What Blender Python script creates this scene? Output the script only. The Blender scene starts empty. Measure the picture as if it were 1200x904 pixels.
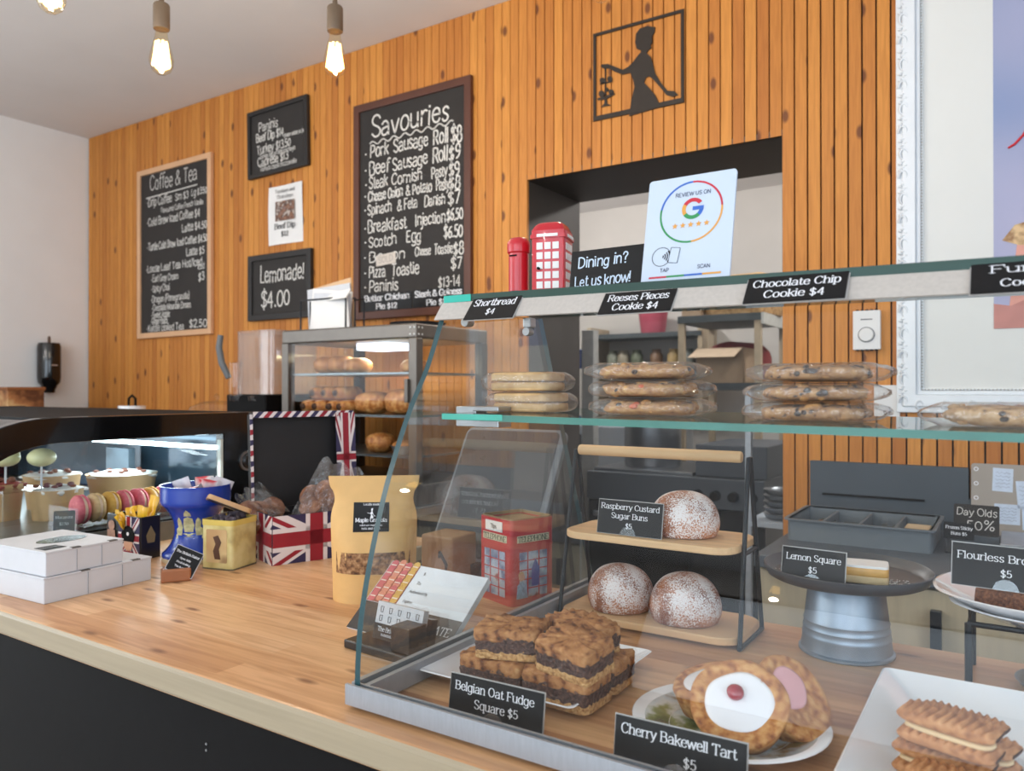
import bpy, bmesh, math, random
from mathutils import Matrix, Vector, noise as mnoise
rnd = random.Random(7)
SC = bpy.context.scene
COL = SC.collection
PI = math.pi
def R(d): return math.radians(d)

# ------------------------------------------------------------------ camera, light, exposure
cam_d = bpy.data.cameras.new('camera'); cam = bpy.data.objects.new('camera', cam_d); COL.objects.link(cam)
cam.location = (0, 0, 1.31); cam.rotation_euler = (R(90.285), 0, R(33.1))
cam_d.sensor_width = 36; cam_d.sensor_fit = 'HORIZONTAL'; cam_d.lens = 27.15
cam_d.clip_start = .02; cam_d.clip_end = 60
cam_d.dof.use_dof = True; cam_d.dof.focus_distance = 1.15; cam_d.dof.aperture_fstop = 6.5
SC.camera = cam
SC.view_settings.view_transform = 'Standard'; SC.view_settings.look = 'None'
SC.view_settings.exposure = -0.26; SC.view_settings.gamma = 1.0
try: SC.view_settings.use_curve_mapping = False
except Exception: pass
cy = SC.cycles
cy.use_denoising = True
cy.max_bounces = 14; cy.diffuse_bounces = 4; cy.glossy_bounces = 5; cy.transmission_bounces = 8; cy.transparent_max_bounces = 40
cy.caustics_reflective = False; cy.caustics_refractive = False; cy.sample_clamp_indirect = 6
W = bpy.data.worlds.new('world'); SC.world = W; W.use_nodes = True
W.node_tree.nodes['Background'].inputs[0].default_value = (.62, .78, 1, 1)
W.node_tree.nodes['Background'].inputs[1].default_value = 1.0
def area(name, loc, rot, sx, sy, power, col=(1, 1, 1), spread=180):
    d = bpy.data.lights.new(name, 'AREA'); d.shape = 'RECTANGLE'; d.size = sx; d.size_y = sy; d.energy = power; d.color = col
    d.spread = R(spread)
    o = bpy.data.objects.new(name, d); COL.objects.link(o); o.location = loc; o.rotation_euler = [R(a) for a in rot]; return o
# daylight through the two shop-front windows behind the camera and the window in the side wall
area('daylight_front_window', (.1, -3.56, 1.55), (90, 0, 0), 4.3, 1.9, 105, (.78, .89, 1))
area('daylight_side_window', (2.56, -.6, 1.6), (90, 0, 90), 2.6, 1.8, 45, (.8, .9, 1))
area('left_fill_light', (-4.74, -1.2, 1.55), (90, 0, -90), 2.2, 1.9, 66, (.86, .94, 1))  # added fill for the left wall and ceiling, set in an invented window
# the kitchen's own ceiling light
for kx, ky in ((-2.3, 3.9), (-.5, 3.9)):
    kd = bpy.data.lights.new('kitchen_ceiling_light', 'POINT'); kd.energy = 40; kd.color = (1, .97, .93); kd.shadow_soft_size = .05
    ko = bpy.data.objects.new('kitchen_ceiling_light', kd); COL.objects.link(ko); ko.location = (kx, ky, 2.5)
# ------------------------------------------------------------------ helpers
def lin(c):
    out = []
    for v in c[:3]:
        v /= 255.
        out.append(v / 12.92 if v <= .04045 else ((v + .055) / 1.055) ** 2.4)
    return (*out, 1)
MATS = {}
def mat(name, rgb=(200, 200, 200), rough=.5, metal=0., var=.08, scale=30., bump=0., bscale=None, coat=0., emis=None, estr=0., stretch=(1, 1, 1), spec=.5):
    """procedural principled material: the colour wanders by +-var with a noise, an optional noise bump"""
    if name in MATS: return MATS[name]
    m = bpy.data.materials.new(name); m.use_nodes = True; nt = m.node_tree; b = nt.nodes['Principled BSDF']
    c = lin(rgb)
    b.inputs['Roughness'].default_value = rough; b.inputs['Metallic'].default_value = metal
    b.inputs['Coat Weight'].default_value = coat; b.inputs['Specular IOR Level'].default_value = spec
    tc = nt.nodes.new('ShaderNodeTexCoord'); mp = nt.nodes.new('ShaderNodeMapping'); mp.inputs['Scale'].default_value = stretch
    nt.links.new(tc.outputs['Object'], mp.inputs[0])
    nz = nt.nodes.new('ShaderNodeTexNoise'); nz.inputs['Scale'].default_value = scale; nz.inputs['Detail'].default_value = 4
    nt.links.new(mp.outputs[0], nz.inputs['Vector'])
    rp = nt.nodes.new('ShaderNodeValToRGB')
    rp.color_ramp.elements[0].position = .3; rp.color_ramp.elements[1].position = .7
    rp.color_ramp.elements[0].color = (*[v * (1 - var) for v in c[:3]], 1)
    rp.color_ramp.elements[1].color = (*[min(1, v * (1 + var)) for v in c[:3]], 1)
    nt.links.new(nz.outputs['Fac'], rp.inputs[0]); nt.links.new(rp.outputs[0], b.inputs['Base Color'])
    if bump:
        n2 = nt.nodes.new('ShaderNodeTexNoise'); n2.inputs['Scale'].default_value = bscale or scale; n2.inputs['Detail'].default_value = 3
        nt.links.new(mp.outputs[0], n2.inputs['Vector'])
        bp = nt.nodes.new('ShaderNodeBump'); bp.inputs['Strength'].default_value = bump; bp.inputs['Distance'].default_value = .004
        nt.links.new(n2.outputs['Fac'], bp.inputs['Height']); nt.links.new(bp.outputs[0], b.inputs['Normal'])
    if emis:
        b.inputs['Emission Color'].default_value = lin(emis); b.inputs['Emission Strength'].default_value = estr
    MATS[name] = m; return m
def ramp_mat(name, stops, scale=20., rough=.6, detail=5., bump=0., stretch=(1, 1, 1), gen_z=None, coat=0., distort=0., coord='Object'):
    """noise (or height in the thing's own box, gen_z = noise amount) through a colour ramp"""
    if name in MATS: return MATS[name]
    m = bpy.data.materials.new(name); m.use_nodes = True; nt = m.node_tree; b = nt.nodes['Principled BSDF']
    b.inputs['Roughness'].default_value = rough; b.inputs['Coat Weight'].default_value = coat
    tc = nt.nodes.new('ShaderNodeTexCoord'); mp = nt.nodes.new('ShaderNodeMapping'); mp.inputs['Scale'].default_value = stretch
    nt.links.new(tc.outputs[coord], mp.inputs[0])
    nz = nt.nodes.new('ShaderNodeTexNoise'); nz.inputs['Scale'].default_value = scale; nz.inputs['Detail'].default_value = detail; nz.inputs['Distortion'].default_value = distort
    nt.links.new(mp.outputs[0], nz.inputs['Vector'])
    rp = nt.nodes.new('ShaderNodeValToRGB'); cr = rp.color_ramp
    while len(cr.elements) < len(stops): cr.elements.new(.5)
    for e, (p, c) in zip(cr.elements, stops): e.position = p; e.color = lin(c)
    if gen_z is None: nt.links.new(nz.outputs['Fac'], rp.inputs[0])
    else:
        sx = nt.nodes.new('ShaderNodeSeparateXYZ'); nt.links.new(tc.outputs['Generated'], sx.inputs[0])
        ma = nt.nodes.new('ShaderNodeMath'); ma.operation = 'MULTIPLY_ADD'; ma.inputs[1].default_value = gen_z
        nt.links.new(nz.outputs['Fac'], ma.inputs[0])
        su = nt.nodes.new('ShaderNodeMath'); su.operation = 'SUBTRACT'; su.inputs[1].default_value = gen_z * .5
        nt.links.new(sx.outputs['Z'], su.inputs[0]); nt.links.new(su.outputs[0], ma.inputs[2]); nt.links.new(ma.outputs[0], rp.inputs[0])
    nt.links.new(rp.outputs[0], b.inputs['Base Color'])
    if bump:
        bp = nt.nodes.new('ShaderNodeBump'); bp.inputs['Strength'].default_value = bump; bp.inputs['Distance'].default_value = .004
        nt.links.new(nz.outputs['Fac'], bp.inputs['Height']); nt.links.new(bp.outputs[0], b.inputs['Normal'])
    MATS[name] = m; return m
def pane_mat(name, tint=(.975, .99, .985), rough=.0, base=.04, wrinkle=0., milky=0., milk=(255, 255, 255)):
    """thin clear pane: straight-through transmission with a Schlick mirror on top"""
    if name in MATS: return MATS[name]
    m = bpy.data.materials.new(name); m.use_nodes = True; nt = m.node_tree; nt.nodes.remove(nt.nodes['Principled BSDF'])
    out = nt.nodes['Material Output']
    tr = nt.nodes.new('ShaderNodeBsdfTransparent'); tr.inputs[0].default_value = (*tint, 1)
    gl = nt.nodes.new('ShaderNodeBsdfGlossy'); gl.inputs['Roughness'].default_value = rough
    lw = nt.nodes.new('ShaderNodeLayerWeight'); lw.inputs['Blend'].default_value = .5
    pw = nt.nodes.new('ShaderNodeMath'); pw.operation = 'POWER'; pw.inputs[1].default_value = 5
    nt.links.new(lw.outputs['Facing'], pw.inputs[0])
    ma = nt.nodes.new('ShaderNodeMath'); ma.operation = 'MULTIPLY_ADD'; ma.inputs[1].default_value = 1 - base; ma.inputs[2].default_value = base
    nt.links.new(pw.outputs[0], ma.inputs[0])
    mx = nt.nodes.new('ShaderNodeMixShader'); nt.links.new(ma.outputs[0], mx.inputs[0])
    first = tr.outputs[0]
    if milky:
        df = nt.nodes.new('ShaderNodeBsdfDiffuse'); df.inputs[0].default_value = lin(milk)
        m2 = nt.nodes.new('ShaderNodeMixShader'); m2.inputs[0].default_value = milky
        nt.links.new(tr.outputs[0], m2.inputs[1]); nt.links.new(df.outputs[0], m2.inputs[2]); first = m2.outputs[0]
    nt.links.new(first, mx.inputs[1]); nt.links.new(gl.outputs[0], mx.inputs[2])
    if wrinkle:
        tc = nt.nodes.new('ShaderNodeTexCoord'); nz = nt.nodes.new('ShaderNodeTexNoise'); nz.inputs['Scale'].default_value = 45; nz.inputs['Detail'].default_value = 3
        nt.links.new(tc.outputs['Object'], nz.inputs['Vector'])
        bp = nt.nodes.new('ShaderNodeBump'); bp.inputs['Strength'].default_value = wrinkle; bp.inputs['Distance'].default_value = .02
        nt.links.new(nz.outputs['Fac'], bp.inputs['Height']); nt.links.new(bp.outputs[0], gl.inputs['Normal'])
    nt.links.new(mx.outputs[0], out.inputs['Surface'])
    MATS[name] = m; return m

class MB:
    """collects shapes into one mesh"""
    def __init__(s, M=None): s.v = []; s.f = []; s.m = []; s.M = M or Matrix()
    def add(s, vs, fs, m=0, M=None):
        n = len(s.v); T = s.M @ M if M is not None else s.M
        s.v += [tuple(T @ Vector(p)) for p in vs]; s.f += [tuple(i + n for i in f) for f in fs]; s.m += [m] * len(fs); return s
    def box(s, x, y, z, sx, sy, sz, m=0, M=None):
        a, b, c = sx / 2, sy / 2, sz / 2
        vs = [(x + i * a, y + j * b, z + k * c) for i in (-1, 1) for j in (-1, 1) for k in (-1, 1)]
        return s.add(vs, [(0, 1, 3, 2), (4, 6, 7, 5), (0, 4, 5, 1), (2, 3, 7, 6), (0, 2, 6, 4), (1, 5, 7, 3)], m, M)
    def bx(s, x0, x1, y0, y1, z0, z1, m=0, M=None): return s.box((x0 + x1) / 2, (y0 + y1) / 2, (z0 + z1) / 2, x1 - x0, y1 - y0, z1 - z0, m, M)
    def prism(s, poly, z0, z1, m=0, M=None, ms=None):
        n = len(poly); a = sum(poly[i][0] * poly[(i + 1) % n][1] - poly[(i + 1) % n][0] * poly[i][1] for i in range(n))
        if a < 0: poly = poly[::-1]
        vs = [(x, y, z0) for x, y in poly] + [(x, y, z1) for x, y in poly]
        s.add(vs, [tuple(range(n))[::-1], tuple(range(n, 2 * n))], m, M)
        k = len(s.v) - 2 * n
        s.f += [(k + i, k + (i + 1) % n, k + n + (i + 1) % n, k + n + i) for i in range(n)]; s.m += [m if ms is None else ms] * n; return s
    def ring(s, outer, inner, z0, z1, m=0, M=None):
        n = len(outer); vs = [(*p, z0) for p in outer] + [(*p, z1) for p in outer] + [(*p, z0) for p in inner] + [(*p, z1) for p in inner]
        fs = []
        for i in range(n):
            j = (i + 1) % n
            fs += [(i, j, n + j, n + i), (2 * n + j, 2 * n + i, 3 * n + i, 3 * n + j), (n + i, n + j, 3 * n + j, 3 * n + i), (j, i, 2 * n + i, 2 * n + j)]
        return s.add(vs, fs, m, M)
    def lathe(s, prof, n=28, m=0, M=None, wob=None):
        vs = []; fs = []; idx = []
        for r, z in prof:
            if r < 1e-6: idx.append([len(vs)] * n); vs.append((0, 0, z))
            else:
                idx.append(list(range(len(vs), len(vs) + n)))
                for k in range(n):
                    a = 2 * PI * k / n; q = r * (wob(a, z) if wob else 1); vs.append((q * math.cos(a), q * math.sin(a), z))
        for A, B in zip(idx, idx[1:]):
            for k in range(n):
                f = [A[k], A[(k + 1) % n], B[(k + 1) % n], B[k]]; g = []
                for i in f:
                    if i not in g: g.append(i)
                if len(g) > 2: fs.append(tuple(g))
        return s.add(vs, fs, m, M)
    def tube(s, pts, r, n=8, m=0, M=None, closed=False):
        P = [Vector(p) for p in pts]; vs = []; N = len(P); up = None
        for i, p in enumerate(P):
            t = (P[(i + 1) % N] - P[i - 1]) if closed else (P[min(i + 1, N - 1)] - P[max(i - 1, 0)])
            t.normalize()
            if up is None: up = t.orthogonal().normalized()
            up = (up - t * up.dot(t)); up = up.normalized() if up.length > 1e-6 else t.orthogonal().normalized()
            w = t.cross(up); rr = r[i] if isinstance(r, (list, tuple)) else r
            vs += [tuple(p + (up * math.cos(2 * PI * k / n) + w * math.sin(2 * PI * k / n)) * rr) for k in range(n)]
        fs = [(i * n + k, i * n + (k + 1) % n, ((i + 1) % N) * n + (k + 1) % n, ((i + 1) % N) * n + k) for i in range(N if closed else N - 1) for k in range(n)]
        if not closed: fs += [tuple(range(n))[::-1], tuple(range((N - 1) * n, N * n))]
        return s.add(vs, fs, m, M)
    def grid(s, fn, nu, nv, m=0, M=None, cu=False):
        vs = [fn(i / (nu if cu else nu - 1), j / (nv - 1)) for j in range(nv) for i in range(nu)]
        fs = [(j * nu + i, j * nu + (i + 1) % nu, (j + 1) * nu + (i + 1) % nu, (j + 1) * nu + i) for j in range(nv - 1) for i in range(nu if cu else nu - 1)]
        return s.add(vs, fs, m, M)
    def blob(s, c, r, m=0, M=None, n=16, amp=0., freq=30., e=1.0, seed=0.):
        """ellipsoid, squarish for e < 1, roughened by a noise"""
        def sg(v): return math.copysign(abs(v) ** e, v)
        def fn(u, v):
            a, b = 2 * PI * u, PI * (v - .5)
            d = Vector((sg(math.cos(b)) * sg(math.cos(a)), sg(math.cos(b)) * sg(math.sin(a)), sg(math.sin(b))))
            p = Vector((d.x * r[0], d.y * r[1], d.z * r[2]))
            k = 1 + amp * mnoise.noise((p + Vector((seed, seed * 2, 0))) * freq)
            return (c[0] + p.x * k, c[1] + p.y * k, c[2] + p.z * k)
        return s.grid(fn, n * 2, n, m, M, cu=True)
    def build(s, name, mats, parent=None, bevel=0., smooth=None, seg=2, weld=False, sub=0):
        me = bpy.data.meshes.new(name); me.from_pydata(s.v, [], s.f)
        for x in (mats if isinstance(mats, (list, tuple)) else [mats]): me.materials.append(x)
        me.polygons.foreach_set('material_index', s.m)
        if weld:
            b = bmesh.new(); b.from_mesh(me); bmesh.ops.remove_doubles(b, verts=b.verts, dist=1e-5); b.to_mesh(me); b.free()
        me.validate(); me.update()
        if smooth is not None:
            me.polygons.foreach_set('use_smooth', [True] * len(me.polygons))
            if smooth < 180: me.set_sharp_from_angle(angle=R(smooth))
        o = bpy.data.objects.new(name, me); COL.objects.link(o)
        if bevel:
            bv = o.modifiers.new('bevel', 'BEVEL'); bv.width = bevel; bv.segments = seg; bv.limit_method = 'ANGLE'; bv.angle_limit = R(40)
        if sub:
            sd = o.modifiers.new('subdivision', 'SUBSURF'); sd.levels = sub; sd.render_levels = sub
        if parent: o.parent = parent
        return o
def tag(o, label, cat, group=None, kind=None):
    o['label'] = label; o['category'] = cat
    if group: o['group'] = group
    if kind: o['kind'] = kind
    return o
def thing(name, label, cat, loc=(0, 0, 0), rz=0., group=None, rot=None):
    o = bpy.data.objects.new(name, None); COL.objects.link(o); o.empty_display_size = .05
    o.location = loc; o.rotation_euler = rot if rot else (0, 0, rz)
    return tag(o, label, cat, group)
def struct(o): o['kind'] = 'structure'; return o
def copy_tree(o, parent=None):
    c = o.copy(); COL.objects.link(c)
    if parent: c.parent = parent
    for ch in list(o.children): copy_tree(ch, c)
    return c
def lbl(o, text): o['label'] = text; return o
def LR(loc=(0, 0, 0), rx=0, ry=0, rz=0): return Matrix.Translation(loc) @ Matrix.Rotation(R(rz), 4, 'Z') @ Matrix.Rotation(R(ry), 4, 'Y') @ Matrix.Rotation(R(rx), 4, 'X')
def rrect(w, h, r, n=5):
    out = []
    for cx, cy_, a0 in ((w / 2 - r, h / 2 - r, 0), (-w / 2 + r, h / 2 - r, 90), (-w / 2 + r, -h / 2 + r, 180), (w / 2 - r, -h / 2 + r, 270)):
        for k in range(n + 1):
            a = R(a0 + 90 * k / n); out.append((cx + r * math.cos(a), cy_ + r * math.sin(a)))
    return out
def circ(r, n=28, cx=0, cy_=0, sx=1.): return [(cx + r * sx * math.cos(2 * PI * k / n), cy_ + r * math.sin(2 * PI * k / n)) for k in range(n)]
FRONT = Matrix.Rotation(R(90), 4, 'X')          # local x, y, z -> X, Z, -Y : writing that faces the shop

# ------------------------------------------------------------------ lettering: own stroke alphabet
BOWL_R = 's .8 3.4 1.8 4.8 3.3 4.8 4.3 3.4 4.3 1.5 3.3 .1 1.8 .1 .8 1.5'
BOWL_L = 's 4.2 3.4 3.2 4.8 1.7 4.8 .7 3.4 .7 1.5 1.7 .1 3.2 .1 4.2 1.5'
G = {
'a': (5.2, 's .9 4 2 4.9 3.3 4.8 4.2 3.6;l 4.2 3.9 4.2 0;s 4.2 2.9 2.6 2.7 1 2.2 .6 1.1 1.4 .1 2.9 .2 4.2 1.4'), 'b': (5, 'l .8 7 .8 0;' + BOWL_R),
'c': (4.5, 's 4.1 4 3.1 4.9 1.7 4.7 .7 3.4 .7 1.6 1.7 .2 3.1 0 4.1 1'), 'd': (5.1, 'l 4.2 7 4.2 0;' + BOWL_L),
'e': (4.7, 'l .7 2.7 4.2 2.7;s 4.2 2.7 3.8 4.3 2.5 4.95 1.2 4.3 .6 2.7 1 .9 2.3 0 3.5 .2 4.2 1.1'), 'f': (3.2, 's 3.4 6.5 2.6 7 1.6 6.6 1.3 5.4;l 1.3 5.6 1.3 0;h .2 4.8 2.9 4.8'),
'g': (5.1, BOWL_L + ';l 4.2 5 4.2 .4;s 4.2 .6 4.1 -1 3.2 -2 1.8 -2.1 .7 -1.5'), 'h': (5.1, 'l .8 7 .8 0;s .8 3.3 1.8 4.7 3.1 4.9 4.1 4 4.2 2.6;l 4.2 3 4.2 0'),
'i': (1.9, 'l .9 5 .9 0;d .9 6.6'), 'j': (2, 'l 1.2 5 1.2 0;s 1.2 .2 1 -1.5 .2 -2.1 -.5 -1.9;d 1.2 6.6'), 'k': (4.6, 'l .8 7 .8 0;n 4 4.9 .9 2.2;n 1.9 3.1 4.3 0'),
'l': (1.9, 'l .9 7 .9 0'), 'm': (7.8, 'l .8 5 .8 0;s .8 3.5 1.7 4.7 2.8 4.9 3.7 4 3.9 2.8;l 3.9 3.2 3.9 0;s 3.9 3.5 4.8 4.7 5.8 4.9 6.8 4 6.9 2.8;l 6.9 3.2 6.9 0'),
'n': (5.1, 'l .8 5 .8 0;s .8 3.3 1.8 4.7 3.1 4.9 4.1 4 4.2 2.6;l 4.2 3 4.2 0'), 'o': (5, 'c 2.5 2.45 1.9 2.5'),
'p': (5, 'l .8 5 .8 -2;' + BOWL_R), 'q': (5.1, 'l 4.2 5 4.2 -2;' + BOWL_L), 'r': (3.6, 'l .8 5 .8 0;s .8 3 1.6 4.4 2.6 4.9 3.5 4.5'),
's': (4, 's 3.4 4.1 2.6 4.9 1.4 4.8 .8 3.9 1.4 2.9 2.7 2.2 3.4 1.2 2.8 .2 1.5 0 .6 .9'), 't': (3.2, 'l 1.3 6.4 1.3 1.2;s 1.3 1.5 1.6 .3 2.5 .1 3.1 .7;h .2 4.8 2.8 4.8'),
'u': (5.1, 'l .8 5 .8 1.8;s .8 2 1.1 .6 2.1 .05 3.4 .5 4.2 1.8;l 4.2 5 4.2 0'), 'v': (4.5, 'n .3 5 2.2 0;n 2.2 0 4.1 5'), 'w': (6.7, 'n .3 5 1.8 0;n 1.8 0 3.3 4.6;n 3.3 4.6 4.9 0;n 4.9 0 6.4 5'),
'x': (4.6, 'n .4 5 4.1 0;n 4 5 .4 0'), 'y': (4.5, 'n .3 5 2.3 0;s 4.2 5 2.4 .2 1.5 -1.6 .3 -2'), 'z': (4.3, 'h .6 4.9 3.8 4.9;n 3.8 4.9 .5 0;h .5 0 3.9 0'),
'A': (6.4, 'n .5 0 3.1 7;n 3.1 7 5.8 0;h 1.5 2.4 4.8 2.4'), 'B': (5.8, 'L 1 7 1 0;s 1 7 3 7 4.6 6.3 4.6 4.5 3.2 3.8 1 3.7;s 1 3.7 3.4 3.7 5 3 5 .9 3.4 0 1 0'),
'C': (6.3, 's 5.6 5.5 4.4 6.9 2.6 6.8 1 5.2 .8 2.6 2 .4 4 .05 5.6 1.4'), 'D': (6.4, 'L 1 7 1 0;s 1 7 3.2 6.9 5.2 5.6 5.6 3.4 5.1 1.3 3.2 .1 1 0'), 'E': (5.5, 'L 1 7 1 0;h 1 7 4.8 7;h 1 3.6 4 3.6;h 1 0 5 0'),
'F': (5.3, 'L 1 7 1 0;h 1 7 4.9 7;h 1 3.6 4 3.6'), 'G': (6.6, 's 5.6 5.6 4.4 6.9 2.6 6.8 1 5.2 .8 2.6 2 .4 4 .05 5.6 1.2;l 5.6 3 5.6 .6;h 3.6 3 5.9 3'), 'H': (6.7, 'L 1 7 1 0;L 5.6 7 5.6 0;h 1 3.6 5.6 3.6'),
'I': (2.4, 'L 1.2 7 1.2 0'), 'J': (4, 'l 3 7 3 1.5;s 3 1.8 2.6 .3 1.4 0 .5 .9'), 'K': (6, 'L 1 7 1 0;n 5.1 7 1 2.9;n 2.5 4.3 5.5 0'), 'L': (5, 'L 1 7 1 0;h 1 0 4.8 0'),
'M': (7.8, 'L 1 7 1 0;n 1 7 3.9 1;n 3.9 1 6.8 7;L 6.8 7 6.8 0'), 'N': (6.6, 'L 1 7 1 0;n 1 7 5.6 0;L 5.6 7 5.6 0'), 'O': (6.6, 'c 3.3 3.5 2.6 3.5'), 'P': (5.6, 'L 1 7 1 0;s 1 7 3.2 7 4.9 6.2 4.9 4 3.2 3.1 1 3.1'),
'Q': (6.6, 'c 3.3 3.5 2.6 3.5;n 3.6 1.6 5.9 -.6'), 'R': (6, 'L 1 7 1 0;s 1 7 3.2 7 4.8 6.3 4.8 4.3 3.2 3.5 1 3.5;n 2.9 3.5 5.5 0'), 'S': (5.4, 's 4.6 5.8 3.6 6.9 1.8 6.9 .8 5.6 1.4 4.2 3.4 3.2 4.7 2 4.2 .5 2.4 0 .7 1.2'),
'T': (5.8, 'L 2.9 7 2.9 0;h .4 7 5.4 7'), 'U': (6.4, 'l 1 7 1 2.4;s 1 2.6 1.5 .6 3.2 0 4.9 .6 5.4 2.6;l 5.4 7 5.4 2.4'), 'V': (6, 'n .4 7 3 0;n 3 0 5.6 7'), 'W': (8.6, 'n .3 7 2.2 0;n 2.2 0 4.3 6.6;n 4.3 6.6 6.4 0;n 6.4 0 8.3 7'),
'X': (6, 'n .5 7 5.5 0;n 5.4 7 .5 0'), 'Y': (5.8, 'n .4 7 2.9 3.4;n 5.4 7 2.9 3.4;l 2.9 3.4 2.9 0'), 'Z': (5.6, 'h .8 7 5 7;n 5 7 .6 0;h .6 0 5.1 0'),
'0': (5, 'c 2.5 3 1.9 3'), '1': (3.4, 'l 1.9 6.6 1.9 0;n .7 5.6 1.9 6.6'), '2': (4.8, 's .7 4.9 1.5 6.2 3 6.3 3.9 5.1 3.2 3.2 .7 0;h .7 0 4.3 0'), '3': (4.7, 's .8 5.5 2 6.4 3.4 6 3.7 4.6 2 3.5;s 2 3.5 3.9 2.9 4 1 2.6 0 .6 .8'),
'4': (5, 'n 3.4 6.4 .5 1.9;h .5 1.9 4.6 1.9;l 3.4 6.4 3.4 -.4'), '5': (4.8, 'h 1.2 6.4 4 6.4;l 1.2 6.4 1 3.4;s 1 3.4 2.6 4 4 3 3.9 1 2.4 0 .6 .7'), '6': (4.9, 's 4 6.4 2 5.6 .8 3.4 .9 1.2 2.3 0 3.8 .7 4 2.5 2.8 3.6 .9 2.4'),
'7': (4.6, 'h .6 6.4 4.2 6.4;n 4.2 6.4 1.7 0'), '8': (4.9, 'c 2.4 4.9 1.4 1.5;c 2.4 1.7 1.8 1.7'), '9': (4.9, 's 4 4.1 2.8 3 1.2 3.5 .9 5.2 2.2 6.4 3.7 5.6 4 3.4 3.4 1.2 1.6 0'),
'$': (5, 's 4.1 5 3.2 5.9 1.6 5.8 .9 4.7 1.6 3.5 3.2 2.8 4.2 1.8 3.6 .5 2 .1 .7 1;t 2.5 7 2.5 -1'), '&': (6.4, 's 5.8 0 3.4 3 1.6 5 2.4 6.8 3.9 6 3 4.2 1 2.8 .8 .9 2.2 0 4.2 .8 5.4 3'),
'?': (4.4, 's .7 5.4 1.7 6.9 3.3 6.6 3.8 5.2 2.4 3.6 2.2 2;d 2.2 .3'), '!': (2, 'l 1 7 1 2;d 1 .3'), '.': (1.8, 'd .9 .3'), ',': (1.8, 'n 1 .4 .6 -1.1'), '-': (3.4, 'h .5 2.6 2.9 2.6'), "'": (1.6, 'n .9 7 .7 5.4'),
'*': (2.2, 'd 1 3'), '%': (6.2, 'n 5 6.6 1 0;c 1.5 5.4 1 1.2;c 4.7 1.2 1 1.2'), '(': (2.6, 's 2.2 7.4 1 5.4 .8 2.8 1.1 .6 2.2 -1.2'), ')': (2.6, 's .4 7.4 1.6 5.4 1.8 2.8 1.5 .6 .4 -1.2'), '/': (3.4, 'n .3 -.6 3 7'), ':': (1.8, 'd .9 .4;d .9 4'), ' ': (2.6, ''),
}
def catmull(P, k=5):
    out = []
    for i in range(len(P) - 1):
        p0, p1, p2, p3 = P[max(i - 1, 0)], P[i], P[i + 1], P[min(i + 2, len(P) - 1)]
        for j in range(k):
            t = j / k
            out.append(tuple(.5 * (2 * b + (c - a) * t + (2 * a - 5 * b + 4 * c - d) * t * t + (3 * b - a - 3 * c + d) * t ** 3) for a, b, c, d in zip(p0, p1, p2, p3)))
    out.append(P[-1]); return out
def text_width(s, h, track=0.): return sum(G.get(c, G[' '])[0] + track for c in s) * h / 7
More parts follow.
